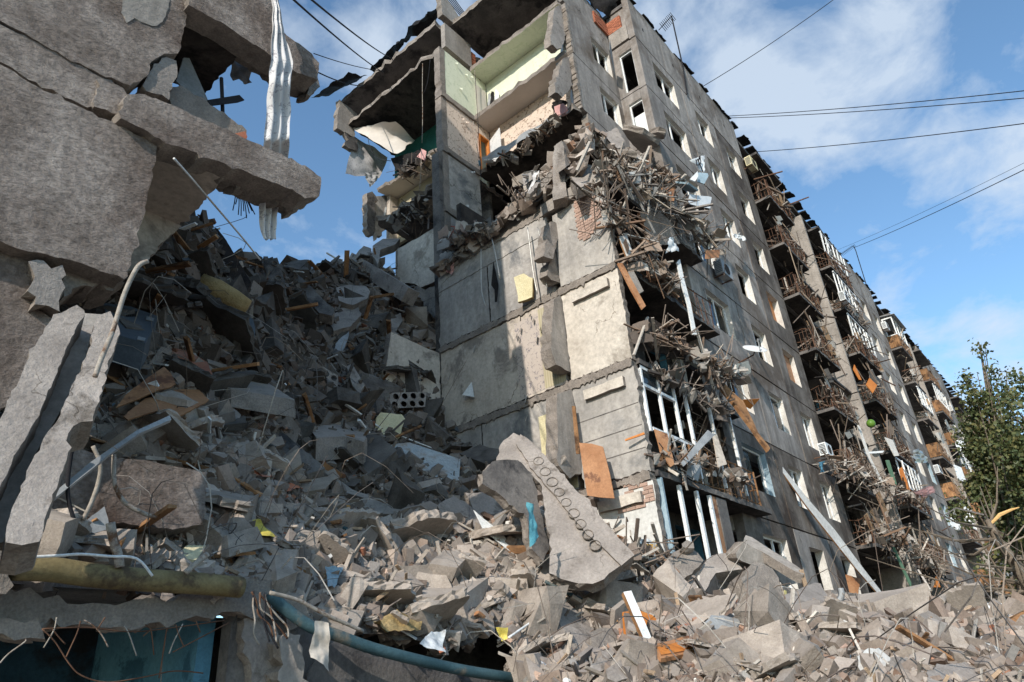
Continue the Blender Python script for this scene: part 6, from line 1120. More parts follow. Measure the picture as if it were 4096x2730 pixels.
sc('rubble_splinters', 'stick', 2200, .15, .9, 2., 'woodc', [(.72, .66, .6), (.5, .44, .4), (1.1, 1.08, 1.05), (.36, .33, .32), (.7, .66, .62), (.8, .62, .46)], .35)
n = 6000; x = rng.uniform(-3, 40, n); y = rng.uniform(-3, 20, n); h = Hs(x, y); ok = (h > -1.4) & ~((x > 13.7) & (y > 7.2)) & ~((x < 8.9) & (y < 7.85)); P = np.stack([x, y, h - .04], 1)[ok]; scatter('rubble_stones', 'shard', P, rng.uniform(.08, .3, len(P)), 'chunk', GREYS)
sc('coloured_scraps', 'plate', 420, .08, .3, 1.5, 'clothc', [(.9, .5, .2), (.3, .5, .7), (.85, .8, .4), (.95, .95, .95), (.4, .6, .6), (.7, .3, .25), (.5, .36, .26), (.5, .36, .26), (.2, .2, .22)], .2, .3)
# rubble lodged on the sixth storey, sloping down along the top of the torn wall
def lodge(y): return 12.8 + np.clip(1 - (y - 8.2) / 5.2, 0, 1) * 2.5
n = 1500; y = rng.uniform(7.7, 13.7, n); x = rng.uniform(13.5, 17.0, n); z = 12.75 + (lodge(y) - 12.75) * np.clip((x - 13.3) / .9, .15, 1) * rng.uniform(.85, 1.05, n)
P = np.stack([x, y, z], 1); k = n // 2; scatter('lodged_rubble', 'shard', P[:k], rng.uniform(.08, .5, k), 'chunk', GREYS); scatter('lodged_rubble', 'plate', P[k:], rng.uniform(.15, .9, n - k), 'chunk', GREYS + [(1.2, 1.2, 1.2), (.5, .5, .5), (.6, .4, .3)], .2)
gy = np.linspace(7.6, 13.75, 30); gx = np.linspace(13.45, 17.2, 16); YG, XG = np.meshgrid(gy, gx, indexing='ij'); ZG = 12.7 + (lodge(YG) - 12.75) * np.clip((XG - 13.3) / .9, .1, 1) + rng.uniform(-.12, .1, YG.shape); ix = np.arange(YG.size).reshape(YG.shape)
tag(npmesh('lodged_rubble_bed', np.stack([XG, YG, ZG], -1).reshape(-1, 3), np.stack([ix[:-1, :-1], ix[:-1, 1:], ix[1:, 1:], ix[1:, :-1]], -1).reshape(-1, 4), 'heap'), kind='stuff')
# tangles of wire over the heap
b = MB()
for _ in range(420):
    i = int(rng.integers(0, len(PN))); p = Vector(PN[i].tolist()); L = random.uniform(.4, 1.8); d = Vector((random.gauss(0, 1), random.gauss(0, .5), random.gauss(.2, .5))).normalized() * L; k = Vector((random.gauss(0, .3), random.gauss(0, .3), random.uniform(.1, .6))) * L
    pts = [p + d * t + k * math.sin(t * 3.1) + Vector((0, 0, .02)) for t in (0, .2, .4, .6, .8, 1)]; g_ = random.choice([(.3, .28, .28), (.7, .66, .62), (.4, .33, .28), (.12, .12, .13), (.25, .2, .18)]); b.tube(pts, random.choice([.004, .006, .009]), 3, col=g_, cap=False)
tag(b.build('wire_tangle', 'clothc', fix=False), kind='stuff')
# individual pieces
ZN = [(lambda x, y: y < 1250, 'on the shaded crest of the heap'), (lambda x, y: x < 1000 and y < 1800, 'in the shaded hollow behind the channel beam'), (lambda x, y: x < 1950 and y < 1800, 'in the shaded gully below the crest'),
      (lambda x, y: x < 1000 and y < 2230, 'around the fallen stuccoed panel'), (lambda x, y: x < 1050 and y < 2500, 'beside the yellow gas pipe'), (lambda x, y: x < 1950 and y < 2200, 'between the sooty slab and the three-hole chunk'),
      (lambda x, y: x < 2050, 'on the slope above the teal pipe'), (lambda x, y: x < 2550 and y < 2420, 'around the foot of the tilted hollow slab'), (lambda x, y: x < 2780 and y >= 2400, 'around the slanting white post'),
      (lambda x, y: x < 3150 and y < 2420, 'at the foot of the corner loggias'), (lambda x, y: x < 3420, 'below the long rectangular block'), (lambda x, y: True, 'along the far right crest')]
def zone(x, y):
    for f, s in ZN:
        if f(x, y): return s
def rough(mbv, mbf, amp=.05):
    bm = bmesh.new(); vv = [bm.verts.new(v) for v in mbv]; [bm.faces.new([vv[i] for i in f]) for f in mbf]
    bmesh.ops.dissolve_limit(bm, angle_limit=.25, verts=bm.verts, edges=bm.edges); bmesh.ops.triangulate(bm, faces=bm.faces); bmesh.ops.subdivide_edges(bm, edges=bm.edges, cuts=2, use_grid_fill=True); s = random.random() * 50
    for v in bm.verts:
        q = v.co * 3 + Vector((s, 0, 0)); v.co += v.co.normalized() * (noise.noise(q) * amp + noise.noise(q * 2.7) * amp * .7)
    bmesh.ops.recalc_face_normals(bm, faces=bm.faces); me = bpy.data.meshes.new('fragment'); bm.to_mesh(me); bm.free(); return me
PICK = []; USED = {}
_fix = [(np.array(V(k, p)[0]), t) for k, p, t in [('I', (1000, 860), 'yellow gas pipe'), ('J', (600, 1245), 'teal pipe'), ('J', (1200, 1425), 'teal pipe'), ('E', (900, 680), 'old television'), ('E', (300, 1100), 'fallen channel beam'), ('I', (1000, 320), 'fallen stuccoed panel'), ('K', (775, 868), 'enamel pot'), ('J', (1960, 480), 'turquoise rag'), ('K', (1790, 1360), 'purple cloth'), ('E', (1580, 470), 'rolled mattress'), ('e', (1500, 1000), 'biggest concrete box'), ('L', (450, 1050), 'long rectangular block'), ('L', (1200, 1080), 'long pale beam'), ('J', (1260, 500), 'three-hole chunk'), ('F', (540, 1190), 'ten-core slab end'), ('K', (350, 350), 'tilted hollow slab'), ('F', (400, 360), 'tipped square beam'), ('e', (2050, 730), 'bluish tilted slab'), ('K', (550, 870), 'curved conduit'), ('J', (1250, 1290), 'white sack'), ('J', (1740, 1240), 'yellow rag')]]
def locate(x, y):
    c = sorted(_fix + [(a, t) for a, t in REFS if t], key=lambda a: (a[0][0] - x) ** 2 + (a[0][1] - y) ** 2); out = []
    for a, t in c:
        if t not in [o[1] for o in out]: out.append((a, t))
        if len(out) == 3: break
    def rel(a):
        dx, dy = x - a[0], y - a[1]; dd = math.hypot(dx, dy); far = 'close' if dd < 110 else ''
        return ('right of' if dx > 0 else 'left of') if abs(dx) > abs(dy) * 1.4 else ('below' if dy > 0 else 'above') if abs(dy) > abs(dx) * 1.4 else ('lower right of' if dx > 0 and dy > 0 else 'upper right of' if dx > 0 else 'lower left of' if dy > 0 else 'upper left of')
    return rel(out[0][0]) + ' the ' + out[0][1], out[1][1], out[2][1]
def clabel(head, x, y, size):
    a, b_, c = locate(x, y)
    for l in (head + ' ' + a, size + ' ' + head + ' ' + a, head + ' ' + a + ', facing the ' + b_, size + ' ' + head + ' ' + a + ', facing the ' + b_, head + ' ' + a + ', towards the ' + c, size + ' ' + head + ' ' + a + ', towards the ' + c):
        if l not in USED and len(l.split()) <= 16: USED[l] = 1; return l
    return None
def picks(n, gap, cond=lambda x, y: True):
    out = []; tries = 0
    while len(out) < n and tries < 6000:
        tries += 1; i = int(rng.integers(0, len(PN))); x, y = QX[i], QY[i]
        if not (0 < x < 4096 and y < 2730 and cond(x, y)) or (gap > 45 and not CLEAR[i]): continue
        if any((x - a) ** 2 + (y - b_) ** 2 < gap * gap for a, b_ in PICK): continue
        PICK.append((x, y)); out.append(i)
    return out
def put(name, meshes, m, n, gap, smin, smax, lab, grp, cat, flatz=0., lift=.12, cond=lambda x, y: True, pw=1.5):
    mats_done = set()
    for i in picks(n, gap, cond):
        me = random.choice(meshes)
        if me.name not in mats_done and not me.materials: me.materials.append(M[m])
        mats_done.add(me.name)
        o = bpy.data.objects.new(name, me); COL.objects.link(o); s = smin + (smax - smin) * random.random() ** pw; s *= min(1.3, max(.6, TN[i] / 11.))
        if m == 'chunko' and HEAP_SHADE[i] > .35: o.material_slots[0].link = 'OBJECT'; o.material_slots[0].material = M['chunkd']  # chunks in the shaded pile take the darkened copy
        o.location = Vector(PN[i].tolist()) + Vector((0, 0, s * lift)); e = Matrix.Rotation(random.uniform(0, 6.28), 3, 'Z') @ Matrix.Rotation(random.gauss(0, .5 if flatz else 2), 3, 'X') @ Matrix.Rotation(random.gauss(0, .4 if flatz else 2), 3, 'Y')
        o.rotation_euler = e.to_euler(); o.scale = (s, s * random.uniform(.7, 1.1), s * random.uniform(.7, 1.1)); z_ = zone(QX[i], QY[i]); l_ = clabel(lab, QX[i], QY[i], 'smaller' if s < (smin + smax) / 2.3 else 'bigger'); tag(o, l_ or lab + ' ' + z_, cat, grp + ' ' + z_)
CHK = [rough(*tmpl('shard')) for _ in range(16)]; 
def slabmesh():
    a, b_ = random.uniform(.35, .5), random.uniform(.18, .42); t = random.uniform(.07, .13); c = [(-a, -b_), (a * random.uniform(.6, 1), -b_ * random.uniform(.7, 1)), (a, b_ * random.uniform(.2, 1)), (a * random.uniform(-.2, .6), b_), (-a * random.uniform(.7, 1), b_ * random.uniform(.6, 1))]
    m_ = MB().ext([(x, y, -t / 2) for x, y in c], (0, 0, t), .022, .06, 0, 0, None, 3); o = m_.build('slab_fragment', 'chunko'); me = o.data; bpy.data.objects.remove(o); return me
PLT = [slabmesh() for _ in range(16)]
def simple(kind, n, nm):
    out = []
    for _ in range(n):
        v, f = tmpl(kind); me = bpy.data.meshes.new(nm); me.from_pydata(v.tolist(), [], f.tolist()); out.append(me)
    return out
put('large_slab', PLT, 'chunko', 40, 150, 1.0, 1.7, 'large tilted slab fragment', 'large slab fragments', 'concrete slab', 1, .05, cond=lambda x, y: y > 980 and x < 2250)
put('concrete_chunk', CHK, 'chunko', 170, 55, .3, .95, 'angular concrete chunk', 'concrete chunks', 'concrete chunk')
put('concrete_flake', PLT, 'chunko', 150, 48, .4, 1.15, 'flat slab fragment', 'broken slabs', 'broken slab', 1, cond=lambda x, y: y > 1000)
put('plaster_flake', [rough(*tmpl('plate'), .02) for _ in range(6)], 'whitewash', 26, 70, .2, .5, 'whitish plaster flake', 'plaster flakes', 'plaster', 1)
put('brick', simple('brick', 6, 'loose_brick'), 'brick', 110, 34, .24, .27, 'loose red brick', 'loose red bricks', 'brick', cond=lambda x, y: y > 1850)
put('dusty_brick', simple('brick', 6, 'dusty_brick'), 'brickdust', 90, 34, .24, .27, 'brick coated in pale dust', 'dusty bricks', 'brick', cond=lambda x, y: y > 1850)
put('plank', simple('stick', 8, 'plank'), 'wood', 100, 40, .7, 2.0, 'broken wooden plank', 'broken planks', 'plank', 1, .05)
put('white_strip', simple('stick', 5, 'strip'), 'white', 40, 50, .5, 1.4, 'white plastic strip', 'white plastic strips', 'strip', 1, .08)
put('hardboard_scrap', [rough(*tmpl('plate'), .02) for _ in range(5)], 'ply', 40, 60, .25, .7, 'brown hardboard fragment', 'hardboard fragments', 'board', 1, .2)
put('sheet_scrap', [rough(*tmpl('plate'), .02) for _ in range(5)], 'dgrey', 30, 60, .3, .8, 'dark grey sheet fragment', 'dark sheet fragments', 'sheet', 1, .2, cond=lambda x, y: y < 1900)
# dark hollows' own clutter: upright scraps and rebar
# ------------------------------------------------------------------ wreckage caught on the building
def cluster(vk, path, y, spread, n, name, label, ln=(.3, 1.3), w=(.02, .08), sheets=.25, cols=None, big=10, ax=1):
    P = V(vk, *path); b = MB(); cols = cols or [(.62, .5, .42), (.4, .32, .28), (1.05, 1.02, .98), (.28, .25, .23), (.55, .47, .42), (.85, .84, .82), (.5, .34, .25)]
    for i in range(n):
        t = random.random() * (len(P) - 1); k = int(t); f = t - k; px = P[k][0] * (1 - f) + P[k + 1][0] * f; py = P[k][1] * (1 - f) + P[k + 1][1] * f
        c = U(px, py, ax, y) + Vector((random.gauss(0, spread), random.gauss(0, spread * .35), random.gauss(0, spread * .6))); d = Vector((random.gauss(.3, 1), random.gauss(0, .5), random.gauss(-.1, .6))).normalized() * random.uniform(*ln); col = shade(random.choice(cols))
        q = MB() if i < big else b
        rr_ = random.random()
        if rr_ < sheets:
            a = random.uniform(.07, .27); u_, v_, w_ = R3(Vector((random.gauss(0, 1), random.gauss(-.5, 1), random.gauss(0, 1)))); q.ext([c - u_ * a - v_ * a * .6, c + u_ * a - v_ * a * random.uniform(.3, .8), c + u_ * a * .8 + v_ * a, c - u_ * a + v_ * a * .7], w_ * .015, .02, .08, col=col); kind = 'sheet_scrap'
        elif rr_ < sheets + .2 and i >= big:
            k1 = Vector((random.gauss(0, .3), random.gauss(0, .3), random.gauss(0, .3))) * d.length; q.tube([c - d / 2, c - d / 6 + k1, c + d / 6 - k1 * .5, c + d / 2 + k1 * .6], .014, 4, col=shade((.45, .38, .34))); kind = ''
        elif rr_ < sheets + .36 and i >= big:
            tv, tf = random.choice(T['shard']); sz = random.uniform(.08, .34); R_ = rots(1)[0]; q.add([tuple(R_ @ (v * sz) + np.array(c)) for v in tv], [tuple(f) for f in tf], 0, shade((.72, .7, .68))); kind = ''
        else: ww = random.uniform(*w); q.bar(c - d / 2, c + d / 2, ww, ww * random.uniform(.3, 1), col=col); kind = 'splintered_plank'
        if i < big: hd = {'sheet_scrap': 'scrap of board', 'splintered_plank': 'splintered plank'}[kind]; thing(q, kind, 'woodc', clabel(hd, px, py, 'longer' if d.length > (ln[0] + ln[1]) / 2 else 'shorter') or hd + ' ' + label, {'sheet_scrap': 'board', 'splintered_plank': 'plank'}[kind], kind.replace('_', ' ') + 's ' + label)
    tag(b.build(name, 'woodc'), kind='stuff')
cluster('b', [(900, 580), (1150, 500), (1500, 560), (1750, 700)], 7.2, .3, 150, 'lodged_wreckage', 'in the wreckage lodged above the loggias', big=26)
cluster('b', [(1100, 480), (1300, 520)], 7.3, .3, 40, 'lodged_wreckage', 'under the pale cracked slabs', sheets=.5, cols=[(1.1, 1.08, 1.05), (.85, .82, .8)], big=4)
cluster('b', [(1250, 700), (1550, 850), (1900, 1050), (2300, 1500)], 6.9, .3, 150, 'hanging_wreckage', 'in the strip of wreckage hanging down the facade', (.6, 2.4), big=30, cols=[(.9, .88, .85), (.5, .48, .48), (.36, .33, .32), (.75, .68, .6), (.6, .65, .7)])
cluster('b', [(900, 880), (1150, 1200), (1500, 1450)], 7.1, .25, 60, 'hanging_wreckage', 'hanging below the brick-edged cheek', (.8, 2.6), big=12)
cluster('c', [(450, 150), (700, 250), (850, 420)], 7.0, .3, 70, 'hanging_wreckage', 'tangled at the top loggia slab', (.3, 1.4), big=12)
cluster('c', [(480, 950), (800, 1050), (1300, 1350), (1500, 1450)], 7.0, .22, 120, 'balcony_wreckage', 'on the sloping balcony wreck', (.4, 1.8), big=24, cols=[(.42, .32, .27), (.3, .26, .24), (.62, .46, .36), (.95, .92, .88), (.5, .38, .3)])
cluster('c', [(1250, 1440), (1650, 1470)], 6.9, .2, 50, 'balcony_wreckage', 'at the tip of the sloping balcony wreck', (.3, 1.0), sheets=.5, cols=[(.62, .74, .8), (.95, .95, .95), (.3, .27, .26), (.5, .4, .34)], big=8)
cluster('d', [(420, 1150), (800, 1150), (1400, 1400)], 7.25, .18, 80, 'balcony_wreckage', 'on the lowest loggia balcony', (.3, 1.4), big=18)
cluster('d', [(700, 700), (1000, 900), (1300, 1100)], 7.8, .3, 30, 'balcony_wreckage', 'inside the stripped loggia', (.4, 1.6), big=6)
cluster('d', [(350, 80), (700, 330), (1200, 560)], 7.2, .15, 70, 'balcony_wreckage', 'along the loggia slab above the stripped window frames', (.4, 1.4), big=6, cols=[(.3, .27, .26), (.22, .2, .2), (.45, .4, .38)])
cluster('e', [(680, 700), (900, 800), (1150, 760)], 7.1, .25, 70, 'window_wreckage', 'heaped before the ochre dado', (.4, 1.5), big=14)
cluster('o', [(640, 880), (800, 840), (900, 800)], 13.4, .25, 50, 'clutter', 'on the torn wall left of the hollow slab', (.2, .7), sheets=.5, cols=[(1, .98, .95), (.85, .85, .88), (.6, .55, .5)], big=5, ax=0)
cluster('F', [(850, 130), (1000, 60), (1150, 10)], 13.5, .2, 170, 'clothes_spill', 'spilled over the top of the torn wall', (.15, .6), sheets=.65, cols=[(.45, .47, .5), (.3, .32, .34), (.8, .8, .8), (.75, .25, .2), (.5, .55, .6), (.62, .5, .46)], big=14, ax=0)
cluster('n', [(560, 580), (900, 420)], 15.8, .2, 50, 'room_clutter', 'on the ragged floor under the black sheet', (.3, .9), big=5, ax=0, cols=[(.3, .28, .28), (.5, .42, .38), (.2, .2, .2)])
cluster('p', [(460, 270), (800, 130)], 15.6, .3, 90, 'room_clutter', 'on the sagging floor under the striped room', (.3, 1.3), big=8, ax=0, cols=[(.34, .33, .34), (.5, .48, .46), (.26, .25, .26), (.6, .5, .42)])
cluster('o', [(460, 700), (700, 620), (850, 500), (1080, 290)], 15.8, .1, 60, 'room_clutter', 'on the ragged edge of the patterned room', (.2, .6), big=5, ax=0)
cluster('t', [(300, 560), (700, 740), (1000, 860)], 6.9, .3, 160, 'balcony_wreckage', 'on the lowest burnt balcony', (.4, 1.8), big=10)
cluster('w', [(60, 450), (300, 600), (560, 760)], 6.8, .4, 160, 'balcony_wreckage', 'over the ground-floor balconies', (.4, 2.0), big=8)
cluster('L', [(1500, 950), (1850, 1150), (2050, 1250)], 5.0, .8, 120, 'scrap_heap', 'behind the white foam scraps', (.5, 2.2), big=10)
tube_px('hanging_strap', 'tin', 'F', [(1395, 0), (1410, 120), (1430, 280), (1462, 460)], .022, 'longest metal strap hanging on the torn wall', 'strap', depths=[(0, 13.4)] * 4, seg=4)
tube_px('hanging_strap', 'tin', 'F', [(1465, 0), (1490, 120), (1500, 250), (1530, 420)], .018, 'strap right of the longest one', 'strap', depths=[(0, 13.4)] * 4, seg=4)
tube_px('hanging_strap', 'tin', 'F', [(1150, 80), (1175, 190), (1205, 355)], .022, 'strap beside the black hanging strip', 'strap', depths=[(0, 13.4)] * 3, seg=4)
tube_px('hanging_strap', 'tin', 'F', [(1075, 150), (1075, 300), (1080, 440), (1105, 540)], .018, 'thin strap left of the black hanging strip', 'strap', depths=[(0, 13.4)] * 4, seg=4)
hero('black_strip', ['black', 'black'], 'F', [(1160, 235), (1175, 300), (1195, 400), (1185, 515), (1170, 515), (1168, 430), (1145, 400)], (-1, -.3, 0), .01, 'black torn strip hanging on the shaded part of the torn wall', 'strip', (0, 13.5), jag=0, layers=1)
hero('insulation_slab', ['foam', 'wool'], 'F', [(1300, 345), (1370, 318), (1430, 350), (1428, 480), (1330, 515), (1320, 430)], (-1, -.3, 0), .12, 'yellow insulation slab hanging on the torn wall', 'insulation', (0, 13.4), jag=.02)
cloth('pale_pink_cloth', 'pink', 'F', [(840, 260), (890, 240), (880, 330), (820, 300)], (0, 13.6), 'pale pink cloth caught at the left end of the torn wall', 'cloth')
# peeling scraps on the torn wall
pz = MB()
for (x, y) in [(1325, 740), (1340, 760), (1440, 630), (1420, 600), (1490, 690), (1320, 880), (1350, 690), (1460, 750), (1385, 1160), (1325, 1050), (1030, 820), (860, 1010), (560, 960), (1390, 1300), (1110, 1350), (650, 810), (1010, 1130)]:
    p = U(*V('F', (x, y))[0], 0, Xg - .03); a = random.uniform(.08, .22); pz.ext([p, p + Vector((-.08, -a * .5, -.02)), p + Vector((-.14, -a * .3, -a * 1.2)), p + Vector((-.02, a * .3, -a))], (.006, 0, 0))
o = pz.build('peeling_paper', 'whitewash', bld); o['kind'] = 'stuff'
hero('paper_curl', ['white', 'white'], 'F', [(1010, 1065), (1028, 1170), (945, 1155)], (-1, -.4, .1), .01, 'triangular curl of white wallpaper in the shaded lower room', 'paper', (0, 13.55), jag=0, layers=1)
# ------------------------------------------------------------------ rebar whiskers under the ground-floor ceiling
for i, pts in enumerate([[(580, 1140), (640, 1175), (700, 1240), (745, 1325)], [(555, 1145), (530, 1230), (480, 1340), (455, 1395)], [(725, 1120), (680, 1190)], [(855, 1180), (890, 1240), (940, 1385)], [(1000, 1170), (1040, 1210), (1060, 1380)], [(1210, 1170), (1235, 1250), (1268, 1325)], [(1260, 1165), (1200, 1280), (1165, 1370)], [(1580, 1155), (1400, 1250), (1190, 1360)], [(1350, 1145), (1380, 1225)], [(390, 1120), (370, 1210), (300, 1330)], [(290, 1200), (600, 1190), (900, 1220), (1200, 1190), (1550, 1140)], [(360, 1200), (400, 1250), (450, 1305)], [(0, 1435), (60, 1370), (170, 1290), (175, 1270)], [(1150, 1190), (1130, 1330), (1110, 1450), (1095, 1540)], [(290, 1200), (380, 1290), (470, 1430), (560, 1520), (740, 1568), (1000, 1530), (1200, 1490), (1400, 1505)]]):
    tube_px('rebar', 'rust' if i % 3 else 'pale', 'I', pts, .0065, ['crooked steel bar left of centre', 'long leaning steel bar', 'short slanting steel bar', 'steel bar bending down', 'steel bar with a kink at the top', 'steel bar crossing a thinner one', 'thin steel bar leaning back', 'long thin bar reaching the blue wall', 'very short steel bar', 'steel bar near the broken lump', 'mesh wire running along the edge', 'small steel bar near the broken lump', 'curled bar at the left edge', 'cord with a chip of concrete', 'long loop of cable'][i] + ' under the shattered ceiling edge', 'steel bar', depths=[(1, 7.3)] * len(pts), seg=5)
for i in range(7):
    pts = [(1730 + i * 16 + random.uniform(-15, 15), 940 + random.uniform(-10, 30))]
    for k in range(4): pts.append((pts[-1][0] + random.uniform(-10, 75), pts[-1][1] + random.uniform(60, 120)))
    tube_px('loose_cable', random.choice(['pale', 'rust', 'dark']), 'I', pts, .012, ['leftmost', 'second', 'third', 'fourth', 'fifth', 'sixth', 'rightmost'][i] + ' cable spilling over the peeling door jamb', 'cable', depths=[(1, 7.2)] * 5, seg=4, group='cables spilling over the door jamb')
# dangling wires over the torn end
for i, (vk, pts, x) in enumerate([('m', [(750, 490), (748, 700), (750, 900), (745, 1100)], 14.1), ('m', [(808, 460), (790, 620), (760, 720)], 14.1), ('m', [(1150, 530), (1158, 700), (1175, 900)], 15.9), ('o', [(385, 0), (395, 150), (415, 500), (435, 900)], 15.7), ('o', [(370, 360), (390, 500), (415, 640)], 15.7), ('n', [(330, 285), (350, 380), (410, 450), (505, 470)], 14.6), ('n', [(740, 400), (735, 600), (710, 800)], 15.2)]):
    tube_px('dangling_wire', 'pale' if i % 2 == 0 else 'dark', vk, pts, .016, ['pale wire hanging before the dark rear ceiling', 'dark wire looping beside the light green wall', 'pale wire over the light green door', 'dark riser wire before the patterned room', 'short pale wire at the orange door frame', 'dark loop of wire under the cream sheet', 'wire hanging over the striped room'][i], 'wire', depths=[(0, x)] * len(pts), seg=4)
tube_px('white_rope', 'white', 'Z', [(400, 365), (440, 410), (500, 480), (560, 550), (598, 598)], .016, 'taut pale rope running down from the lower snapped edge', 'rope', depths=[(1, 7.3), (1, 7.8), (1, 8.6), (1, 9.4), (1, 10)], seg=5)
tube_px('standing_rod', 'dark', 'A', [(1525, 540), (1530, 650), (1535, 800)], .03, 'dark bar standing on the lower snapped edge', 'bar', depths=[(1, 8.2)] * 3)
hero('slotted_metal', ['dark', 'dark'], 'A', [(1430, 690), (1650, 655), (1685, 690), (1640, 705), (1450, 728)], (0, -1, .2), .02, 'slotted dark metal piece crossing the standing bar', 'metal', (1, 8.15), jag=0, layers=1)
cloth('torn_film', 'greyp', 'A', [(1600, 400), (1680, 380), (1740, 580), (1600, 540)], (1, 8.4), 'ragged pale film hanging in the upper opening', 'film', .1)
hero('loose_brick', ['brick', 'brick'], 'A', [(1620, 920), (1690, 905), (1705, 945), (1690, 968), (1625, 945)], (0, -1, .3), .1, 'red brick at the tip of the layered floor', 'brick', (1, 7.7), jag=.004, layers=1)
for i in range(9):
    x = 1590 + i * 8; tube_px('cut_wire', 'dark', 'A', [(1550 + i * 12, 1240), (x + 30 + i * 4, 1330 + i * 8), (x + 15 + i * 11, 1380 + random.uniform(0, 130))], .01, ['leftmost', 'second', 'third', 'fourth', 'middle', 'sixth', 'seventh', 'eighth', 'rightmost'][i] + ' thin cut wire drooping below the lower snapped edge', 'wire', depths=[(1, 8.6)] * 3, seg=3, group='cut wires below the lower snapped edge')
# ------------------------------------------------------------------ dishes, air conditioners, antennas
def dish(vk, c, y, r, n, label):
    p = U(*V(vk, c)[0], 1, y); n = Vector(n).normalized(); x, yy, _ = R3(n); E = empty('satellite_dish', p, label, 'satellite dish'); K = 24; vs = [p - n * r * .16]; fs = []
    for l in range(1, 5):
        for k in range(K): a = k / K * 6.2832; q = l / 4; vs.append(p + (x * math.cos(a) + yy * math.sin(a)) * r * q - n * r * .16 * (1 - q * q))
    fs += [(0, 1 + k, 1 + (k + 1) % K) for k in range(K)]
    for l in range(3): fs += [(1 + l * K + k, 1 + (l + 1) * K + k, 1 + (l + 1) * K + (k + 1) % K, 1 + l * K + (k + 1) % K) for k in range(K)]
    o = MB().add(vs, fs).build('reflector', 'white', E, smooth=True); o.modifiers.new('thickness', 'SOLIDIFY').thickness = .015
    f = p + n * r * .8 - yy * r * .3; MB().tube([p - yy * r * .95, f], .018, 5).build('feed_arm', 'greyp', E); MB().tube([f - n * .04, f + n * .06], .045, 8).build('receiver', 'greyp', E)
    MB().tube([p - n * r * .16, p - n * (r * .16 + .15), Vector((p.x + .1, Yf, p.z - .25))], .025, 6).build('wall_bracket', 'rust', E)
dish('c', (1820, 1165), 7.05, .40, (-.45, -.55, .75), 'large tilted satellite dish on the facade beside the near window stack')
dish('v', (553, 530), 6.6, .55, (-.55, -.8, .1), 'satellite dish on the far balconies, seen nearly head-on')
dish('w', (640, 390), 6.9, .4, (-.5, -.85, .1), 'small broken dish frame near the far ground floor')
def aircon(vk, c, y, w, label, m='white'):
    p = U(*V(vk, c)[0], 1, y); E = empty('air_conditioner', p, label, 'air conditioner'); a, d, h = w * .5, .3, w * .68
    MB().box((p.x - a, p.y - d / 2, p.z - h / 2), (p.x + a, p.y + d / 2, p.z + h / 2)).build('casing', m, E)
    b = MB(); b.tube([Vector((p.x, p.y - d / 2 - .012, p.z)), Vector((p.x, p.y - d / 2 - .002, p.z))], h * .38, 16); b.build('fan_opening', 'char', E)
    b = MB()
    for i in range(7): b.box((p.x - a - .012, p.y - d / 2 + .03, p.z - h * .4 + i * h * .12), (p.x - a - .002, p.y + d / 2 - .03, p.z - h * .4 + i * h * .12 + .03))
    b.build('side_louvres', 'dgrey', E)
    for s in (-1, 1): MB().bar((p.x + s * a * .7, p.y - d / 2, p.z - h / 2 - .02), (p.x + s * a * .7, Yf, p.z - h / 2 - .02), .03).build('bracket', 'rust', E)
aircon('c', (1450, 250), 7.45, .85, 'air conditioner on the facade under the brown cardboard square', 'greyp')
aircon('q', (235, 355), 7.4, .8, 'air conditioner under the topmost burnt balcony roof', 'foam')
aircon('r', (955, 770), 6.8, .8, 'air conditioner caged on the burnt stack'); aircon('r', (1050, 775), 7.5, .8, 'air conditioner right of the caged one')
aircon('u', (275, 305), 7.45, .8, 'air conditioner inside the white glazed corner balcony'); aircon('v', (340, 740), 7.4, .8, 'air conditioner on the far stack below the wooden balcony')
aircon('v', (460, 195), 7.4, .8, 'air conditioner high on the far stack'); aircon('w', (650, 295), 7.2, .8, 'air conditioner above the broken dish frame'); aircon('t', (230, 455), 7.3, .7, 'air conditioner low beside the burnt balconies')
def antenna(base, mid, top, y, yagi, label, n=9):
    E = empty('tv_antenna', U(*base, 1, y), label, 'antenna'); B, Mi, Tp = U(*base, 1, y), U(*mid, 1, y), U(*top, 1, y)
    MB().tube([B, Mi, Tp], .035, 6).build('mast', 'dark', E); a, c = U(*yagi[0], 1, y), U(*yagi[1], 1, y); MB().tube([Tp, a, c], .022, 5).build('boom', 'dark', E); d = (c - a)
    for i in range(n):
        p = a + d * (i / (n - 1)); MB().tube([p - Vector((.28, .2, .0)), p + Vector((.28, -.2, .0))], .014, 4).build('element', 'dark', E)
antenna(V('C', (772, 650))[0], V('C', (745, 470))[0], V('C', (665, 112))[0], 7.66, [V('C', (650, 130))[0], V('C', (578, 208))[0]], 'tall roof antenna above the near window stacks')
antenna(V('r', (1160, 670))[0], V('r', (1060, 345))[0], V('r', (1040, 300))[0], 8.6, [V('r', (1030, 305))[0], V('r', (915, 385))[0]], 'second roof antenna above the burnt stack', 12)
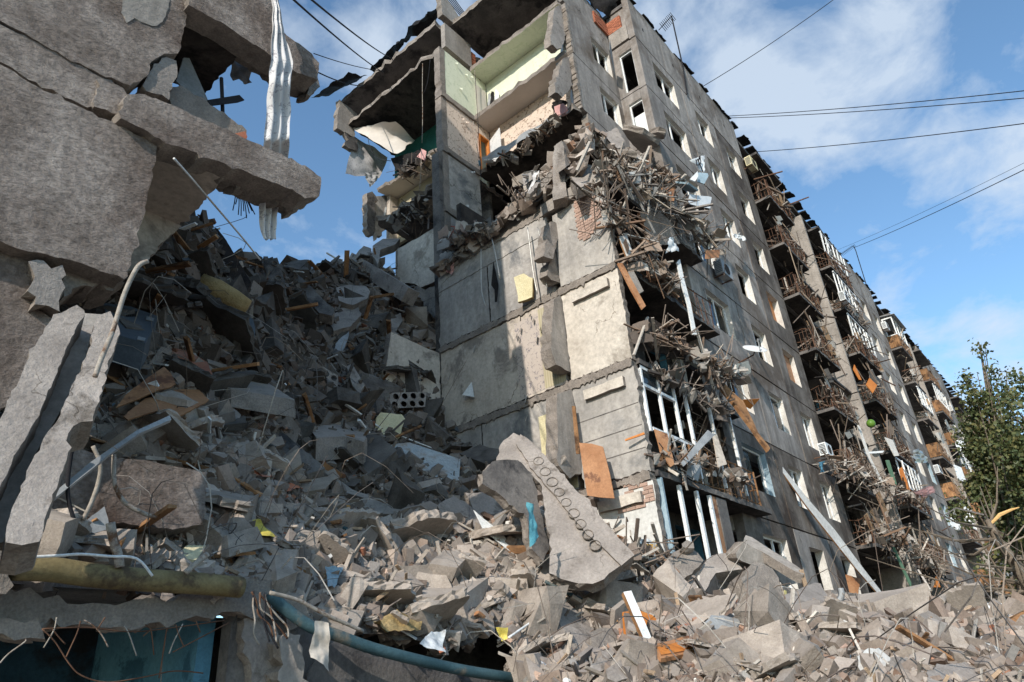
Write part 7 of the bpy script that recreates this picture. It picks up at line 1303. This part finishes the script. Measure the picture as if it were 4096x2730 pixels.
for i, (vk, p0, p1) in enumerate([('q', (258, 490), (515, 418)), ('q', (520, 735), (750, 648)), ('r', (850, 430), (1010, 540)), ('s', (905, 460), (1025, 412)), ('s', (985, 580), (1145, 532)), ('u', (470, 460), (525, 438)), ('s', (1060, 705), (1190, 770)), ('t', (1000, 830), (880, 896)), ('u', (545, 725), (690, 708)), ('u', (400, 650), (545, 605))]):
    a, c = U(*V(vk, p0)[0], 1, 7.2), U(*V(vk, p1)[0], 1, 6.0); thing(MB().bar(a, c, .05), 'projecting_bar', 'rust', ['rusty bar jutting out under the burnt balcony roof', 'rusty bar jutting out from the second burnt balcony', 'bracket bar on the upper burnt stack', 'rusty bar above the middle of the burnt stack', 'long rusty bar right of the burnt stack', 'clothes-line bar below the white glazed balcony', 'white-grey bar hanging out of the burnt stack', 'bar next to the pink quilt', 'long clothes-line bar on the far stack', 'clothes-line bar on the second far balcony'][i], 'bar')
cloth('pink_quilt', 'pink', 't', [(1020, 820), (1180, 775), (1215, 820), (1130, 880)], (1, 6.4), 'pink quilted mat hanging out on a bar', 'quilt', .15, sc=1.5)
cloth('foil_sheet', 'tin', 't', [(1015, 460), (1080, 450), (1140, 570), (1030, 560)], (1, 6.8), 'crumpled silver foil sheet on the facade', 'foil', .3, sc=3)
cloth('jeans', 'bluepaint', 't', [(165, 560), (200, 555), (215, 640), (180, 650)], (1, 7.0), 'blue jeans hanging under the low air conditioner', 'clothes', .1)
cloth('white_rag', 'white', 'r', [(20, 190), (70, 265), (0, 250), (-40, 200)], (1, 7.3), 'white torn scrap stuck to the facade between window stacks', 'rag', .15)
cloth('white_lining', 'white', 'b', [(1945, 420), (2105, 355), (2100, 565), (2030, 500)], (1, 6.9), 'white torn sheet carrying a three-armed fitting', 'sheet', .1, sc=2)
fit = MB(); p_ = lambda x, y: U(*V('b', (x, y))[0], 1, 6.85); fit.tube([p_(2095, 555), p_(2060, 470), p_(2020, 475), p_(2010, 440)], .02, 5); fit.tube([p_(2060, 470), p_(2040, 430)], .02, 5); fit.tube([p_(2060, 470), p_(2070, 430), p_(2055, 395)], .02, 5)
for q in ((2010, 440), (2035, 430), (2055, 400)): fit.tube([p_(*q), p_(q[0], q[1] - 20)], .045, 6)
thing(fit, 'lamp_fitting', 'dark', 'black three-armed lamp fitting on the white torn sheet', 'lamp')
bm_ = bmesh.new(); bmesh.ops.create_icosphere(bm_, subdivisions=3, radius=.2); me = bpy.data.meshes.new('ball'); bm_.to_mesh(me); bm_.free(); me.materials.append(M['green']); o = bpy.data.objects.new('green_ball', me); COL.objects.link(o); o.location = U(*V('t', (635, 213))[0], 1, 6.85); tag(o, 'green ball caught in the burnt balcony railing', 'ball'); me.polygons.foreach_set('use_smooth', [True] * len(me.polygons))
for i, (vk, pts, m, lab) in enumerate([('s', [(930, 760), (960, 700), (1028, 765), (990, 835)], 'orange', 'orange square board hanging in the burnt stack'), ('t', [(890, 620), (915, 600), (990, 810), (970, 830), (910, 700)], 'orange', 'bright orange plank low in the burnt stack'), ('t', [(515, 225), (535, 230), (640, 530), (745, 735), (715, 720), (600, 480)], 'whitewash', 'long white peeling plank leaning in the burnt stack'), ('t', [(565, 470), (755, 455), (740, 475), (580, 485)], 'white', 'short white board wedged across the burnt stack'), ('w', [(130, 560), (150, 560), (290, 860), (290, 896), (270, 860)], 'greenw', 'green post leaning by the ground floor'), ('t', [(770, 540), (800, 540), (870, 760), (835, 750)], 'greenw', 'green board in the lower burnt stack'), ('w', [(490, 810), (525, 896), (470, 896)], 'orange', 'pointed orange-brown board by the ground floor'), ('s', [(825, 580), (890, 720), (870, 715), (815, 620)], 'orange', 'thin orange plank in the middle of the burnt stack'), ('L', [(835, 825), (935, 855), (915, 975), (865, 950)], 'ply', 'brown cabinet board at the foot of the facade'), ('t', [(760, 335), (830, 360), (890, 500), (850, 505)], 'whitewash', 'whitish plank across the lower burnt stack'), ('v', [(480, 690), (550, 720), (600, 860), (520, 820)], 'white', 'pale panel on the far stack')]):
    hero('stray_board', [m, m], vk, pts, (-.4, -.9, .1), .04, lab, 'board', (1, 6.85) if vk != 'L' else (1, 7.3), jag=0, layers=1)
# ------------------------------------------------------------------ overhead cables
def cable(p0, p1, y0, y1, label, r=.018, sag=.15, m='dark'):
    a = U(*p0, 1, y0); c = U(*p1, 1, y1) if p1[0] < 3000 else U(*p1, 2, 17. if p1[1] > 200 else 30.); pts = [a.lerp(c, t / 10) - Vector((0, 0, 4 * sag * (t / 10) * (1 - t / 10))) for t in range(11)]; thing(MB().tube(pts, r, 5), 'overhead_cable', m, label, 'cable')
cable(V('D', (300, 802))[0], V('D', (2600, 600))[0], 8.0, 3.0, 'upper of the two parallel cables leaving the roof to the right')
cable(V('D', (312, 815))[0], V('D', (2600, 655))[0], 8.0, 3.0, 'lower of the two parallel cables leaving the roof to the right')
cable(V('D', (515, 1047))[0], V('D', (2600, 820))[0], 8.0, 3.0, 'single cable leaving the roof above the burnt balcony roof', .02)
cable(V('D', (135, 600))[0], V('D', (1080, -30))[0], 8.0, 4.0, 'steep cable rising from the roof to the top edge')
cable(V('r', (1050, 315))[0], V('D', (2600, 1050))[0], 8.5, 3.4, 'cable from the second roof antenna to the right edge', .02)
cable(V('r', (890, 340))[0], V('D', (2600, 1000))[0], 8.5, 3.4, 'faint cable above the one from the second antenna', .009)
cable((1130, -40), V('m', (470, 570))[0], 6, 18, 'long cable on the left ending at the rear roof'); cable((1210, -30), V('m', (540, 465))[0], 6, 18, 'cable ending at the black roofing felt')
cable((1255, 215), V('m', (495, 550))[0], 12, 18, 'nearly level thin cable on the left', .014); cable((1275, 292), V('m', (305, 660))[0], 12, 19, 'short dark cable reaching the rear eave', .02)
for i in range(5): cable((1740 + i * 9, -60), (1845 + i * 4, 68 - i * 3), 14, 14, ['leftmost', 'second from left', 'middle', 'fourth from left', 'rightmost'][i] + ' cable of the dark bundle over the torn roof', .02, 0)
for i, (x0, y0, x1, y1) in enumerate([(300, 20, 420, 480), (340, 40, 700, 600)]): cable(V('L', (x0, y0))[0], V('L', (x1, y1))[0], 7.3, 7.4, ['thin wire looping down the facade', 'second thin wire on the facade'][i], .008, .5, 'pale')
# ------------------------------------------------------------------ trees and the buildings behind
def tree(base, tips, label, r0, nleaf, spread, seed, leafs=.16, dark=1.):
    random.seed(seed); E = empty('poplar_tree', base, label, 'tree'); top = tips[0]
    MB().tube([base, base.lerp(top, .35) + Vector((.3, 0, 0)), base.lerp(top, .7), top], [r0, r0 * .7, r0 * .4, .03], 8).build('trunk', 'bark', E, smooth=True)
    lv = []; br = MB()
    for tip in tips:
        for k in range(7):
            a = base.lerp(top, random.uniform(.1, .7)); c = a.lerp(tip, random.uniform(.6, 1.0)) + Vector((random.gauss(0, .5), random.gauss(0, .5), 0)); br.tube([a, a.lerp(c, .5) + Vector((0, 0, -.3)), c], [.07, .045, .012], 4)
            n = nleaf // (len(tips) * 7)
            cl = [a.lerp(c, random.uniform(.3, 1.02)) + Vector((random.gauss(0, spread), random.gauss(0, spread), random.gauss(0, spread))) for _ in range(max(3, n // 70))]
            for _ in range(n):
                q = random.choice(cl); lv.append((q.x + random.gauss(0, .2), q.y + random.gauss(0, .2), q.z + random.gauss(0, .27)))
    br.build('branches', 'bark', E)
    P = np.array(lv); n = len(P); R = rots(n); s = rng.uniform(.6, 1.2, n) * leafs; quad = np.array([(-.5, -.1, 0), (0, -.5, .05), (.5, .05, 0), (0, .5, -.05)])
    v = np.einsum('nij,kj->nki', R, quad) * s[:, None, None] + P[:, None, :]; f = np.arange(n * 4).reshape(n, 4); base_c = np.array([(.09, .115, .045), (.12, .135, .05), (.065, .09, .036), (.16, .15, .055)])[rng.integers(0, 4, n)] * rng.uniform(.7, 1.2, (n, 1)) * dark
    o = npmesh('crown', v.reshape(-1, 3), f, 'leaf', np.repeat(base_c, 4, 0)); o.parent = E; o.matrix_parent_inverse = Matrix.Translation(-E.location)
    random.seed(seed + 1)
def at(px, py, dx=38.): return U(px, py, 0, dx)
tree(at(4150, 2680), [at(3918, 1378), at(3985, 1430), at(3885, 1530), at(4000, 1600), at(3865, 1690), at(4060, 1800), at(3900, 1850), at(3945, 1480), at(3980, 1700), at(3930, 2000)], 'tall leafy poplar at the right edge', .32, 21000, .2, 3)
tree(at(4300, 2700, 34), [at(4120, 1480, 34), at(4080, 1660, 34), at(4100, 1800, 34), at(4150, 1600, 34), at(4090, 1950, 34)], 'second poplar mostly cut off by the right edge', .3, 9000, .22, 5)
random.seed(11)
E = empty('bare_tree', at(4150, 2420, 26), 'bare broken tree with a splintered limb at the right', 'tree')
MB().tube([at(4150, 2420, 26), at(4080, 2280, 26), at(3990, 2160, 26), at(3950, 2080, 26)], [.2, .17, .12, .08], 8).build('trunk', 'bark', E, smooth=True)
b = MB()
for _ in range(34):
    k = random.random(); a = at(4130, 2400, 26).lerp(at(3955, 2090, 26), k); c = a + Vector((random.gauss(0, 1.6), random.gauss(.4, 1.4), random.uniform(-.4, 2.0))); b.tube([a, a.lerp(c, .5) + Vector((0, 0, -.25)), c], [.05, .03, .01], 4)
b.build('branches', 'bark', E); MB().tube([at(3965, 2095, 26), at(4000, 2060, 26), at(4045, 2040, 26), at(4078, 2030, 26)], [.04, .06, .04, .01], 6).build('splintered_limb', 'splint', E)
ob = empty('orange_brick_block', (118, 14, -1.7), 'orange brick building glimpsed through the poplar', 'building')
b = MB(); wall(b, 1, 9.0, .4, 112, 150, -1.5, 27, [(113.5 + i * 5, 115.5 + i * 5, 1 + k * 3, 2.6 + k * 3) for i in range(7) for k in range(8)]); b.build('front_wall', ['obrick', 'white'], ob)
MB().box((112, 9.5, -1.5), (112.4, 22, 27)).build('side_wall', 'obrick', ob); MB().box((111.8, 8.8, 27), (150, 22, 27.3)).build('roof', 'concd', ob)
b = MB()
for i in range(7):
    for k in range(8): b.box((113.6 + i * 5, 9.2, 1.1 + k * 3), (115.4 + i * 5, 9.24, 2.5 + k * 3))
b.build('window_glass', 'glass', ob)['kind'] = 'stuff'
# soot where the balconies burnt
